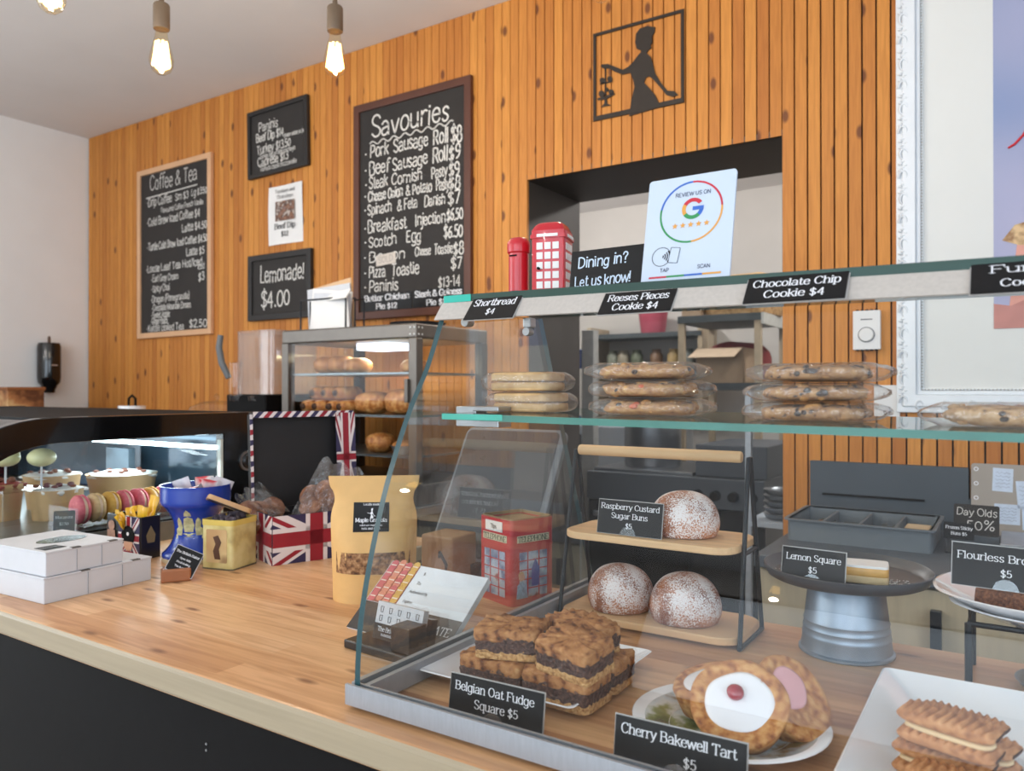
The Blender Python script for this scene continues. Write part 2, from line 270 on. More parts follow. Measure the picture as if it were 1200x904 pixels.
def write(mb, s, h, x, y, align='c', style='serif', wt=1., squash=1., track=0., slant=0., seed=1, slope=0., m=0):
    """adds one line of lettering to mb in its local x-y plane; h = capital height"""
    k = h / 7.; w = text_width(s, h, track) * squash
    cx = x - (w / 2 if align == 'c' else w if align == 'r' else 0)
    rr = random.Random(seed * 977 + len(s))
    chalk = style == 'chalk'; sans = style == 'sans'
    thick = (1.0 if style == 'serif' else .78) * wt; thin = (.42 if style == 'serif' else .78) * wt
    for ch in s:
        adv, st = G.get(ch, G[' '])
        dy = rr.uniform(-.35, .35) if chalk else 0.; sc = rr.uniform(.93, 1.08) if chalk else 1.; sl = slant + (rr.uniform(-.05, .08) if chalk else 0)
        polys = []
        for q in st.split(';'):
            if not q: continue
            a = q.split(); t = a[0]; n = [float(v) for v in a[1:]]; P = list(zip(n[::2], n[1::2]))
            if t == 'c':
                cx_, cy_, rx, ry = n; polys.append(([(cx_ + rx * math.cos(2 * PI * i / 20), cy_ + ry * math.sin(2 * PI * i / 20)) for i in range(21)], 0))
            elif t == 's': polys.append((catmull(P), 0))
            elif t == 'd': polys.append(([(P[0][0], P[0][1] - .45), (P[0][0], P[0][1] + .45)], 2))
            elif t == 'h': polys.append((P, 3))
            else: polys.append((P, 0))
            if style == 'serif':
                if t in 'lL' and abs(P[0][0] - P[-1][0]) < .3:
                    for px, py in (P[0], P[-1]):
                        if abs(py) < .3 or abs(py + 2) < .2: polys.append(([(px - 1.05, py + .12), (px + 1.05, py + .12)], 3))
                        elif t == 'L': polys.append(([(px - 1.05, py - .12), (px + .9, py - .12)], 3))
                        elif abs(py - 7) < .2 or abs(py - 5) < .2: polys.append(([(px - 1.1, py - .2), (px + .2, py - .1)], 3))
                if t == 'n' and ch in 'vwxyAVWXYkK':
                    for px, py in (P[0], P[-1]):
                        if (abs(py) < .1 and ch in 'xAXkK') or py > 4.8 and not (ch == 'A' or ch in 'wW' and 3 < px < 5): polys.append(([(px - .9, py + (.1 if py < 1 else -.1)), (px + .9, py + (.1 if py < 1 else -.1))], 3))
                if t == 'h' and len(P) == 2 and ch in 'EFTLZz' and P[0][1] in (0., 7., 4.9):
                    e = P[-1]; d = 1.1 if e[1] < 1 else -1.1; polys.append(([(e[0], e[1]), (e[0], e[1] + d)], 0))
                    if ch in 'TZz': polys.append(([(P[0][0], P[0][1]), (P[0][0], P[0][1] + d)], 0))
        for P, kind in polys:
            Q = [((p[0] + sl * p[1]) * squash * sc, p[1] * sc + dy) for p in P]; N = len(Q); vs = []
            for i, p in enumerate(Q):
                a, b = Q[max(i - 1, 0)], Q[min(i + 1, N - 1)]; tx, ty = b[0] - a[0], b[1] - a[1]; L = math.hypot(tx, ty) or 1; tx /= L; ty /= L
                wd = (thin + (thick - thin) * abs(ty)) / 2 if kind != 2 else thick * .62
                if kind == 3: wd = thin * (.62 if style == 'serif' else .5)
                e = wd * .45 if kind == 0 and (i == 0 or i == N - 1) else 0
                ex = (-tx if i == 0 else tx) * e; ey = (-ty if i == 0 else ty) * e
                X, Y = p[0] + ex, p[1] + ey
                for sg in (1, -1):
                    lx = cx + (X - ty * wd * sg) * k; ly = y + (Y + tx * wd * sg) * k
                    vs.append((lx, ly + (lx - x) * slope, 0))
            mb.add(vs, [(2 * i, 2 * i + 1, 2 * i + 3, 2 * i + 2) for i in range(N - 1)], m)
        cx += (adv + track) * k * squash
    return mb
def lettering(parent, M, lines, m, name='lettering', style='serif', wt=1., squash=1., track=0., slant=0., slope=0.):
    mb = MB(M)
    for i, l in enumerate(lines):
        s, h, x, y = l[:4]; al = l[4] if len(l) > 4 else 'c'
        sq = l[6] if len(l) > 6 else squash
        if len(l) > 7: sq = l[7] / text_width(s, h, track)
        write(mb, s, h, x, y, al, style, l[5] if len(l) > 5 else wt, sq, track, slant, i + 3, slope)
    return mb.build(name, m, parent)
# ------------------------------------------------------------------ shared materials
def slat_material():
    m = bpy.data.materials.new('pine_slats'); m.use_nodes = True; nt = m.node_tree; b = nt.nodes['Principled BSDF']; L = nt.links.new
    b.inputs['Roughness'].default_value = .62
    ge = nt.nodes.new('ShaderNodeNewGeometry'); tc = nt.nodes.new('ShaderNodeTexCoord')
    r1 = nt.nodes.new('ShaderNodeValToRGB'); r1.color_ramp.elements[0].color = lin((188, 116, 48)); r1.color_ramp.elements[1].color = lin((216, 146, 66))
    L(ge.outputs['Random Per Island'], r1.inputs[0])
    off = nt.nodes.new('ShaderNodeCombineXYZ'); mu = nt.nodes.new('ShaderNodeMath'); mu.operation = 'MULTIPLY'; mu.inputs[1].default_value = 37
    L(ge.outputs['Random Per Island'], mu.inputs[0]); L(mu.outputs[0], off.inputs[2])
    ad = nt.nodes.new('ShaderNodeVectorMath'); L(tc.outputs['Object'], ad.inputs[0]); L(off.outputs[0], ad.inputs[1])
    mp = nt.nodes.new('ShaderNodeMapping'); mp.inputs['Scale'].default_value = (60, 20, 3.0); L(ad.outputs[0], mp.inputs[0])
    nz = nt.nodes.new('ShaderNodeTexNoise'); nz.inputs['Scale'].default_value = 2.2; nz.inputs['Detail'].default_value = 4; nz.inputs['Distortion'].default_value = .6; L(mp.outputs[0], nz.inputs['Vector'])
    mx = nt.nodes.new('ShaderNodeMix'); mx.data_type = 'RGBA'; mx.blend_type = 'MULTIPLY'
    gr = nt.nodes.new('ShaderNodeValToRGB'); gr.color_ramp.elements[0].position = .3; gr.color_ramp.elements[0].color = (.74, .66, .56, 1); gr.color_ramp.elements[1].position = .62; gr.color_ramp.elements[1].color = (1, 1, 1, 1)
    L(nz.outputs['Fac'], gr.inputs[0]); mx.inputs['Factor'].default_value = .75
    L(r1.outputs[0], mx.inputs['A']); L(gr.outputs[0], mx.inputs['B'])
    # knots
    sxz = nt.nodes.new('ShaderNodeSeparateXYZ'); L(ad.outputs[0], sxz.inputs[0]); cxz = nt.nodes.new('ShaderNodeCombineXYZ'); L(sxz.outputs[0], cxz.inputs[0]); L(sxz.outputs[2], cxz.inputs[1])
    m2 = nt.nodes.new('ShaderNodeMapping'); m2.inputs['Scale'].default_value = (13, 6.5, 1); L(cxz.outputs[0], m2.inputs[0])
    vo = nt.nodes.new('ShaderNodeTexVoronoi'); vo.voronoi_dimensions = '2D'; vo.inputs['Scale'].default_value = 1.0; L(m2.outputs[0], vo.inputs['Vector'])
    kr = nt.nodes.new('ShaderNodeValToRGB'); kr.color_ramp.elements[0].position = .09; kr.color_ramp.elements[0].color = (1, 1, 1, 1); kr.color_ramp.elements[1].position = .17; kr.color_ramp.elements[1].color = (0, 0, 0, 1)
    L(vo.outputs['Distance'], kr.inputs[0])
    sel = nt.nodes.new('ShaderNodeSeparateColor'); L(vo.outputs['Color'], sel.inputs[0])
    gt = nt.nodes.new('ShaderNodeMath'); gt.operation = 'GREATER_THAN'; gt.inputs[1].default_value = .80; L(sel.outputs[0], gt.inputs[0])
    km = nt.nodes.new('ShaderNodeMath'); km.operation = 'MULTIPLY'; L(kr.outputs[0], km.inputs[0]); L(gt.outputs[0], km.inputs[1])
    k2 = nt.nodes.new('ShaderNodeMath'); k2.operation = 'MULTIPLY'; k2.inputs[1].default_value = .85; L(km.outputs[0], k2.inputs[0])
    m3 = nt.nodes.new('ShaderNodeMix'); m3.data_type = 'RGBA'; m3.inputs['B'].default_value = lin((92, 44, 22))
    L(k2.outputs[0], m3.inputs['Factor']); L(mx.outputs['Result'], m3.inputs['A']); L(m3.outputs['Result'], b.inputs['Base Color'])
    return m
def block_material():
    """butcher block: long staves of mixed maple running along the counter"""
    m = bpy.data.materials.new('butcher_block'); m.use_nodes = True; nt = m.node_tree; b = nt.nodes['Principled BSDF']; L = nt.links.new
    b.inputs['Roughness'].default_value = .4; b.inputs['Coat Weight'].default_value = .10; b.inputs['Coat Roughness'].default_value = .18
    tc = nt.nodes.new('ShaderNodeTexCoord')
    br = nt.nodes.new('ShaderNodeTexBrick'); br.offset = .37; br.offset_frequency = 2
    br.inputs['Scale'].default_value = 1; br.inputs['Mortar Size'].default_value = .0004; br.inputs['Brick Width'].default_value = .62; br.inputs['Row Height'].default_value = .044; br.inputs['Bias'].default_value = 0
    br.inputs['Color1'].default_value = (0, 0, 0, 1); br.inputs['Color2'].default_value = (1, 1, 1, 1); br.inputs['Mortar'].default_value = (.3, .3, .3, 1)
    L(tc.outputs['Object'], br.inputs['Vector'])
    rp = nt.nodes.new('ShaderNodeValToRGB'); cr = rp.color_ramp
    for _ in range(3): cr.elements.new(.5)
    for e, (p, c) in zip(cr.elements, ((0, (176, 124, 84)), (.18, (206, 156, 110)), (.45, (219, 174, 128)), (.75, (229, 189, 146)), (1, (213, 160, 112)))): e.position = p; e.color = lin(c)
    L(br.outputs['Color'], rp.inputs[0])
    mp = nt.nodes.new('ShaderNodeMapping'); mp.inputs['Scale'].default_value = (2.2, 26, 26); L(tc.outputs['Object'], mp.inputs[0])
    nz = nt.nodes.new('ShaderNodeTexNoise'); nz.inputs['Scale'].default_value = 2.5; nz.inputs['Detail'].default_value = 5; nz.inputs['Distortion'].default_value = .9; L(mp.outputs[0], nz.inputs['Vector'])
    gr = nt.nodes.new('ShaderNodeValToRGB'); gr.color_ramp.elements[0].position = .32; gr.color_ramp.elements[0].color = (.70, .61, .52, 1); gr.color_ramp.elements[1].position = .6; gr.color_ramp.elements[1].color = (1, 1, 1, 1)
    L(nz.outputs['Fac'], gr.inputs[0])
    mx = nt.nodes.new('ShaderNodeMix'); mx.data_type = 'RGBA'; mx.blend_type = 'MULTIPLY'; mx.inputs['Factor'].default_value = .8
    L(rp.outputs[0], mx.inputs['A']); L(gr.outputs[0], mx.inputs['B'])
    m2 = nt.nodes.new('ShaderNodeMapping'); m2.inputs['Scale'].default_value = (4, 12, 1); L(tc.outputs['Object'], m2.inputs[0])
    vo = nt.nodes.new('ShaderNodeTexVoronoi'); vo.voronoi_dimensions = '2D'; vo.inputs['Scale'].default_value = 1.1; L(m2.outputs[0], vo.inputs['Vector'])
    kr = nt.nodes.new('ShaderNodeValToRGB'); kr.color_ramp.elements[0].position = .03; kr.color_ramp.elements[0].color = (.8, .8, .8, 1); kr.color_ramp.elements[1].position = .1; kr.color_ramp.elements[1].color = (0, 0, 0, 1)
    L(vo.outputs['Distance'], kr.inputs[0])
    m3 = nt.nodes.new('ShaderNodeMix'); m3.data_type = 'RGBA'; m3.inputs['B'].default_value = lin((112, 66, 36))
    L(kr.outputs[0], m3.inputs['Factor']); L(mx.outputs['Result'], m3.inputs['A']); L(m3.outputs['Result'], b.inputs['Base Color'])
    return m
SLAT = slat_material(); BLOCK = block_material()
WALLW = mat('white_wall_paint', (238, 238, 238), .8, var=.02, scale=4, bump=.05, bscale=90)
CEIL = mat('ceiling_paint', (228, 226, 226), .85, var=.02, scale=3, bump=.04, bscale=80)
DARK = mat('dark_backing', (38, 30, 24), .8)
BLACK = mat('black_laminate', (15, 14, 15), .6, var=.12, scale=60, spec=.12)
BLACKGLOSS = mat('black_gloss_plastic', (10, 10, 12), .12, var=.1, coat=.4)
JAMB = mat('dark_brown_lining', (62, 55, 51), .55, var=.08, scale=6)
CHALK = mat('chalkboard', (44, 40, 38), .75, var=.1, scale=12)
CHALKW = mat('chalk_white', (226, 222, 216), .9, var=.06, scale=150)
CARD = mat('card_black', (22, 21, 22), .4, var=.06, scale=80, spec=.25)
INK = mat('card_white_ink', (236, 236, 240), .5, var=.02)
BLACKINK = mat('black_ink', (40, 40, 44), .6, var=.05)
PAPER = mat('white_paper', (236, 234, 232), .7, var=.02, scale=12)
PORC = mat('white_porcelain', (244, 246, 250), .12, var=.015, scale=8, coat=.5)
STEEL = mat('brushed_steel', (176, 178, 182), .32, 1., var=.08, scale=40, stretch=(1, 1, 12))
ALU = mat('satin_aluminium', (168, 174, 182), .4, .55, var=.05, scale=60, stretch=(6, 1, 1))
ZINC = ramp_mat('galvanised_zinc', ((.3, (130, 146, 164)), (.55, (156, 170, 186)), (.75, (178, 190, 204))), 26, .42, 4, stretch=(1, 1, .5))
MATS['galvanised_zinc'].node_tree.nodes['Principled BSDF'].inputs['Metallic'].default_value = .7
GREY = mat('dark_grey_plastic', (84, 90, 98), .45, var=.05)
IRON = mat('black_iron_wire', (34, 37, 42), .45, .4, var=.1)
BAMBOO = mat('pale_bamboo', (222, 184, 138), .5, var=.12, scale=6, stretch=(1, 14, 14))
MAPLE = mat('maple_front', (214, 198, 168), .5, var=.08, scale=5, stretch=(10, 10, 1))
GLASS = pane_mat('clear_glass', base=.03)
ENDGLASS = pane_mat('end_pane_glass', base=.12)
WGLASS = pane_mat('warmer_glass', base=.012)
PLASTIC = pane_mat('clear_acrylic', (.97, .97, .97), .05, .05)
WRAP = pane_mat('clear_cellophane', (.96, .96, .96), .12, .07, .6, .05)
GEDGE = mat('green_glass_edge', (34, 70, 76), .3, var=.12, scale=25, stretch=(1, 1, 8))
TOPEDGE = mat('dark_green_glass_edge', (8, 56, 45), .4, var=.12, scale=25)
TEDGE = mat('painted_lit_edge_teal', (70, 178, 160), .3, var=.1, scale=25)  # brighter copy of the edge colour, for the painted lit end
RED = mat('pillar_box_red', (196, 30, 44), .3, var=.05, coat=.3)
KRAFT = mat('kraft_paper', (220, 176, 112), .6, var=.04, scale=40, bump=.15, bscale=60)
WCARD = mat('white_carton', (202, 203, 207), .55, var=.02)

# ------------------------------------------------------------------ the room
CT, WY = .95, 2.55
X0, X1, Y0, HC = -4.78, 2.6, -3.6, 2.854
struct(MB().bx(X0 - .1, X1 + .1, Y0 - .1, 5.2, -.1, 0).build('floor', mat('grey_tile_floor', (190, 186, 180), .4, var=.15, scale=2)))
struct(MB().bx(X0 - .1, X1 + .1, Y0 - .1, 2.97, HC, HC + .1).build('ceiling', CEIL))
wl = MB()
for a in ((Y0, -2.3, 0, HC), (-.1, 2.97, 0, HC), (-2.3, -.1, 0, .6), (-2.3, -.1, 2.5, HC)): wl.bx(X0 - .1, X0, *a)
struct(wl.build('wall_left', WALLW))
w = MB().bx(X0 - .06, X0 - .05, -2.3, -.1, .6, 2.5).build('window_3', GLASS); struct(w)  # unseen window, added to go with the fill light on this side
f = MB()
for y in (-2.27, -.13): f.box(X0 - .03, y, 1.55, .05, .05, 1.9)
for z in (.63, 2.47): f.box(X0 - .03, -1.2, z, .05, 2.2, .05)
f.build('window_frame', mat('window_frame_black', (30, 30, 32), .4), w)
wr = MB()
for a in ((Y0, -2.0, 0, HC), (.8, 2.97, 0, HC), (-2.0, .8, 0, .65), (-2.0, .8, 2.5, HC)): wr.bx(X1, X1 + .1, *a)
struct(wr.build('wall_right', WALLW))
wf = MB()
for a in ((X0, -2.1, 0, HC), (2.35, X1, 0, HC), (-2.1, 2.35, 0, .55), (-2.1, 2.35, 2.55, HC)): wf.bx(a[0], a[1], Y0 - .12, Y0, a[2], a[3])
struct(wf.build('wall_front', WALLW))
for i, (a, b) in enumerate(((-2.1, 2.35),)):
    w = MB().bx(a, b, Y0 - .1, Y0 - .09, .55, 2.55).build(f'window_{i + 1}', GLASS); struct(w)
    f = MB()
    for x in (a + .03, (a + b) / 2, b - .03): f.box(x, Y0 - .06, 1.55, .05, .05, 2)
    for z in (.58, 2.52): f.box((a + b) / 2, Y0 - .06, z, b - a, .05, .05)
    f.build('window_frame', mat('window_frame_black', (30, 30, 32), .4), w)
w = MB().bx(X1 + .05, X1 + .06, -2.0, .8, .65, 2.5).build('window_2', GLASS); struct(w)
f = MB()
for y in (-1.97, .77): f.box(X1 + .03, y, 1.575, .05, .05, 1.85)
for z in (.68, 2.47): f.box(X1 + .03, -.6, z, .05, 2.8, .05)
f.build('window_frame', MATS['window_frame_black'], w)
# back wall: dark backing with an opening into the kitchen, clad in vertical pine slats
OX0, OX1, OZ = -1.593, -.626, 2.126
wb = MB()
wb.bx(X0, OX0 - .02, WY + .014, 2.97, 0, HC); wb.bx(OX1 + .02, X1, WY + .014, 2.97, 0, HC); wb.bx(OX0 - .02, OX1 + .02, WY + .014, 2.97, OZ + .02, HC)
wall = struct(wb.build('wall_back', DARK))
sl = MB(); p = .0397; w_ = .0345
n0 = int((OX0 - X0) / p)
for i in range(n0 + 1):
    x = OX0 - p / 2 - i * p + .0015
    if x > X0: sl.bx(x - w_ / 2 - .0012, x + w_ / 2 + .0012, WY, WY + .014, .02, HC - .002)
nm = round((OX1 - OX0) / p); q = (OX1 - OX0) / nm
for i in range(nm): sl.bx(OX0 + i * q + .0022, OX0 + (i + 1) * q - .0022, WY, WY + .014, OZ, HC - .002)
x = OX1 + .001
while x < X1 - .04:
    sl.bx(x, x + w_, WY, WY + .014, .02, HC - .002); x += p
struct(sl.build('wall_back_slat_cladding', SLAT))
tr = MB()
tr.bx(OX0 - .02, OX0, WY + .001, 2.985, 0, OZ + .02); tr.bx(OX1, OX1 + .02, WY + .001, 2.985, 0, OZ + .02); tr.bx(OX0, OX1, WY + .001, 2.985, OZ, OZ + .02)
struct(tr.build('trim_1', JAMB))
# kitchen shell behind the opening
KW = mat('kitchen_wall_paint', (196, 192, 188), .75, var=.03, scale=4)
struct(MB().bx(-3.0, .6, 5.0, 5.1, 0, 2.7).build('wall_kitchen_back', KW))
struct(MB().bx(-3.1, -3.0, 2.97, 5.1, 0, 2.7).build('wall_kitchen_left', KW))
struct(MB().bx(.5, .6, 2.97, 5.1, 0, 2.7).build('wall_kitchen_right', KW))
struct(MB().bx(-3.1, .6, 2.97, 5.1, 2.6, 2.7).build('ceiling_kitchen', CEIL))

# ------------------------------------------------------------------ counter
ct = thing('service_counter', 'long service counter with butcher block top and black front panel', 'counter')
MB().prism([(-3.4, .597), (1.4, .597), (1.4, 1.222), (-1.15, 1.222), (-1.15, 1.46), (-3.4, 1.46)], CT - .038, CT, 0, ms=1).build('worktop', [BLOCK, mat('pale_maple_edge', (160, 145, 120), .4, var=.07, scale=5, stretch=(1, 30, 30))], ct, bevel=.006, seg=3)
MB().bx(-3.38, 1.38, .625, .645, .03, CT - .038).build('front_panel', BLACK, ct)
MB().bx(-3.38, -3.36, .645, 1.4, .03, CT - .038).build('end_panel', BLACK, ct)
MB().bx(1.36, 1.38, .645, 1.2, .03, CT - .038).build('end_panel', BLACK, ct)
MB().bx(-3.36, 1.36, .66, .68, 0, .1).bx(-3.36, 1.36, 1.18, 1.2, 0, CT - .04).build('plinth', BLACK, ct)
for z in (.85, .842):
    MB(LR((-.88, .6245, z), 90)).lathe([(.0001, .0012), (.0016, .001), (.0018, 0)], 10).build('screw', STEEL, ct)

# back counters under the slat wall
def cabinet_run(name, label, x0, x1, y0, top, doors, dm, tm, hx):
    t = thing(name, label, 'back counter', (x0, y0, 0)); L = x1 - x0; D = WY - y0 - .003
    MB().bx(0, L, -.015, D, top - .03, top).build('worktop', tm, t, bevel=.003)
    MB().bx(.0, L, .03, D, .08, top - .03).build('carcass', mat('cabinet_carcass_dark', (48, 46, 46), .6), t)
    MB().bx(.02, L - .02, .07, D, 0, .08).build('plinth', BLACK, t)
    n = doors; wd = L / n
    for i in range(n):
        d = MB().bx(i * wd + .004, (i + 1) * wd - .004, .01, .03, .1, top - .04).build('door', dm, t, bevel=.002)
        MB().box((i + hx) * wd, -.004, top - .21, .022, .02, .26).build('handle', mat('dark_bar_handle', (58, 62, 68), .4, .5), d, bevel=.002)
    return t
WORKT = mat('dark_grey_worktop', (78, 86, 94), .5, var=.08, scale=70)
cabinet_run('back_counter', 'back counter with dark grey worktop and pale maple doors under the white framed picture', -.54, 2.2, 1.93, .905, 6, MAPLE, WORKT, .86)
MB().bx(-.537, -.112, WY - .025, WY - .002, .905, 1.088).bx(-.112, .9, WY - .025, WY - .002, .905, 1.0).build('splash_board', mat('slate_grey_panel', (74, 82, 90), .5, var=.06, scale=14))
o = bpy.data.objects['splash_board']; tag(o, 'dark grey backsplash board standing behind the cutlery tray', 'splashback')
MB().bx(-.5, -.22, WY - .031, WY - .0255, .985, .991).build('slot_line', BLACK, o)
cabinet_run('back_counter', 'back counter with black doors carrying the pastry warmer and drink dispenser', -4.2, -1.66, 1.95, .915, 5, BLACK, WORKT, .88)
# ------------------------------------------------------------------ things hung on the slat wall (their backs at WY)
def frame_bars(x0, x1, z0, z1, b, t, bz=None):
    """four mitred bars in the local x-y plane, thickness t"""
    mb = MB(); o = [(x0, z0), (x1, z0), (x1, z1), (x0, z1)]; i = [(x0 + b, z0 + b), (x1 - b, z0 + b), (x1 - b, z1 - b), (x0 + b, z1 - b)]
    return mb.ring(o, i, 0, t)
def board(name, label, x0, x1, z0, z1, b, fm, bm, lines, wt=1., slope=0., tilt=0., cat='menu board', style='chalk', ink=None):
    cx, cz = (x0 + x1) / 2, (z0 + z1) / 2; w, h = x1 - x0, z1 - z0
    t = thing(name, label, cat, (cx, WY - .001, cz), rot=(0, R(tilt), 0))
    f = frame_bars(-w / 2, w / 2, -h / 2, h / 2, b, .022); f.v = [tuple(FRONT @ Vector(v)) for v in f.v]
    f.build('frame', fm, t, bevel=.003)
    MB(FRONT).bx(-w / 2 + b * .8, w / 2 - b * .8, -h / 2 + b * .8, h / 2 - b * .8, 0, .012).build('writing_surface', bm, t)
    lettering(t, FRONT @ Matrix.Translation((0, 0, .0125)), [(l[0], l[1], l[2] - cx, l[3] - cz, *l[4:]) for l in lines], ink or CHALKW, 'chalk_lettering', style, wt, slope=slope)
    return t
FRAME_BROWN = mat('walnut_frame', (88, 50, 36), .5, var=.15, scale=8, stretch=(1, 20, 1))
FRAME_PALE = mat('pale_wood_frame', (218, 172, 132), .55, var=.06, scale=8)
FRAME_BLACK = mat('black_frame', (34, 31, 30), .5)
S = -2.45; E = -1.905
sv = board('savouries_board', 'tall savouries chalkboard menu in a brown wooden frame', -2.505, -1.849, 1.622, 2.59, .034, FRAME_BROWN, CHALK, [
    ('Savouries', 0.088, -2.407, 2.43, 'l', 0.8, 1, 0.44448),
    ('*', 0.05, -2.445, 2.345, 'l', 1.2, 1, 0.02),
    ('Pork', 0.056, -2.412, 2.345, 'l', 1, 1, 0.11232),
    ('Sausage', 0.054, -2.273, 2.345, 'l', 1, 1, 0.1968),
    ('Roll', 0.062, -2.052, 2.338, 'l', 1, 1, 0.08352),
    ('$8', 0.07, -1.959, 2.332, 'l', 0.95, 1, 0.062496),
    ('*', 0.05, -2.445, 2.266, 'l', 1.2, 1, 0.02),
    ('Beef', 0.056, -2.418, 2.266, 'l', 1, 1, 0.12288),
    ('Sausage', 0.052, -2.278, 2.266, 'l', 1, 1, 0.19776),
    ('Roll', 0.06, -2.055, 2.264, 'l', 1, 1, 0.08352),
    ('$9', 0.062, -1.969, 2.262, 'l', 1, 1, 0.062496),
    ('*', 0.05, -2.445, 2.205, 'l', 1.2, 1, 0.02),
    ('Steak', 0.05, -2.418, 2.205, 'l', 1, 1, 0.11328),
    ('Cornish', 0.048, -2.285, 2.203, 'l', 1, 1, 0.1776),
    ('Pasty', 0.046, -2.06, 2.198, 'l', 1, 1, 0.08448),
    ('$9', 0.058, -1.969, 2.192, 'l', 1, 1, 0.0598176),
    ('*', 0.05, -2.448, 2.149, 'l', 1.2, 1, 0.018),
    ('Cheese Onion', 0.044, -2.422, 2.149, 'l', 1.15, 1, 0.20352),
    ('& Potato', 0.044, -2.2, 2.146, 'l', 1.15, 1, 0.144),
    ('Pasty', 0.044, -2.035, 2.143, 'l', 1, 1, 0.07008),
    ('$8', 0.056, -1.969, 2.138, 'l', 1, 1, 0.062496),
    ('*', 0.05, -2.448, 2.09, 'l', 1.2, 1, 0.018),
    ('Spinach', 0.046, -2.425, 2.09, 'l', 1.05, 1, 0.144),
    ('& Feta', 0.044, -2.25, 2.088, 'l', 1.05, 1, 0.1152),
    ('Danish', 0.044, -2.1, 2.085, 'l', 1.05, 1, 0.1152),
    ('$7', 0.054, -1.974, 2.076, 'l', 1, 1, 0.06696),
    ('*', 0.05, -2.448, 2.008, 'l', 1.2, 1, 0.018),
    ('Breakfast', 0.054, -2.425, 2.008, 'l', 1, 1, 0.2304),
    ('Injection', 0.048, -2.15, 2.008, 'l', 1, 1, 0.168),
    ('$6.50', 0.05, -1.979, 2.01, 'l', 1.05, 1, 0.0866016),
    ('*', 0.05, -2.448, 1.944, 'l', 1.2, 1, 0.018),
    ('Scotch', 0.046, -2.42, 1.944, 'l', 1, 1, 0.168),
    ('Egg', 0.05, -2.2, 1.942, 'l', 1, 1, 0.0864),
    ('$6.50', 0.052, -1.994, 1.94, 'l', 1.05, 1, 0.0999936),
    ('*', 0.05, -2.448, 1.876, 'l', 1.2, 1, 0.018),
    ('Bacon', 0.046, -2.42, 1.876, 'l', 1, 1, 0.2208),
    ('Cheese', 0.036, -2.15, 1.88, 'l', 1.1, 1, 0.0864),
    ('Toastie', 0.042, -2.045, 1.876, 'l', 1, 1, 0.1008),
    ('$8', 0.054, -1.944, 1.868, 'l', 1.05, 1, 0.0553536),
    ('*', 0.05, -2.448, 1.808, 'l', 1.2, 1, 0.018),
    ('Pizza', 0.05, -2.418, 1.808, 'l', 1, 1, 0.10368),
    ('Toastie', 0.05, -2.285, 1.806, 'l', 1, 1, 0.1584),
    ('$7', 0.05, -1.959, 1.806, 'l', 1.05, 1, 0.062496),
    ('*', 0.05, -2.448, 1.743, 'l', 1.2, 1, 0.018),
    ('Paninis', 0.05, -2.418, 1.743, 'l', 1, 1, 0.17568),
    ('$13-14', 0.046, -2.024, 1.737, 'l', 0.9, 1, 0.116064)], 1.0)
wv = MB(FRONT @ Matrix.Translation((2.177, -2.106, .0126)))
wv.tube([(-2.41 + i * .0082, 2.405 + .008 * math.sin(i * .82) + i * .0002, 0) for i in range(58)], .0032, 4); wv.build('wavy_underline', CHALKW, sv)
# two printed pie strips and a note stuck to the board
for nm, lab, a, b, l1, l2 in (('pie_strip', 'black Butter Chicken Pie strip under the savouries list', -2.455, -2.165, 'Butter Chicken', 'Pie $12'), ('pie_strip', 'black Steak & Guiness Pie strip under the savouries list', -2.158, -1.888, 'Steak & Guiness', 'Pie $12')):
    t = thing(nm, lab, 'label', ((a + b) / 2, WY - .0135, 1.694))
    MB(FRONT).prism(rrect(b - a, .078, .002), 0, .0015).build('card', CARD, t)
    lettering(t, FRONT @ Matrix.Translation((0, 0, .0019)), [(l1, .026, 0, .008, 'c', 1.9, 1, .265 if l1[0] == 'B' else .25), (l2, .024, 0, -.029, 'c', 1.9, 1, .125)], INK)
t = thing('paper_note', 'small paper note stuck over the Bacon line of the savouries board', 'note', (-2.315, WY - .0137, 1.882), rot=(0, R(-4), 0))
MB(FRONT).prism(rrect(.115, .048, .002), 0, .001).build('paper', mat('note_paper', (206, 196, 186), .7), t)
lettering(t, FRONT @ Matrix.Translation((0, 0, .0014)), [('SOLD', .026, 0, -.012)], mat('pale_grey_ink', (150, 140, 134), .7), style='sans', wt=.8)

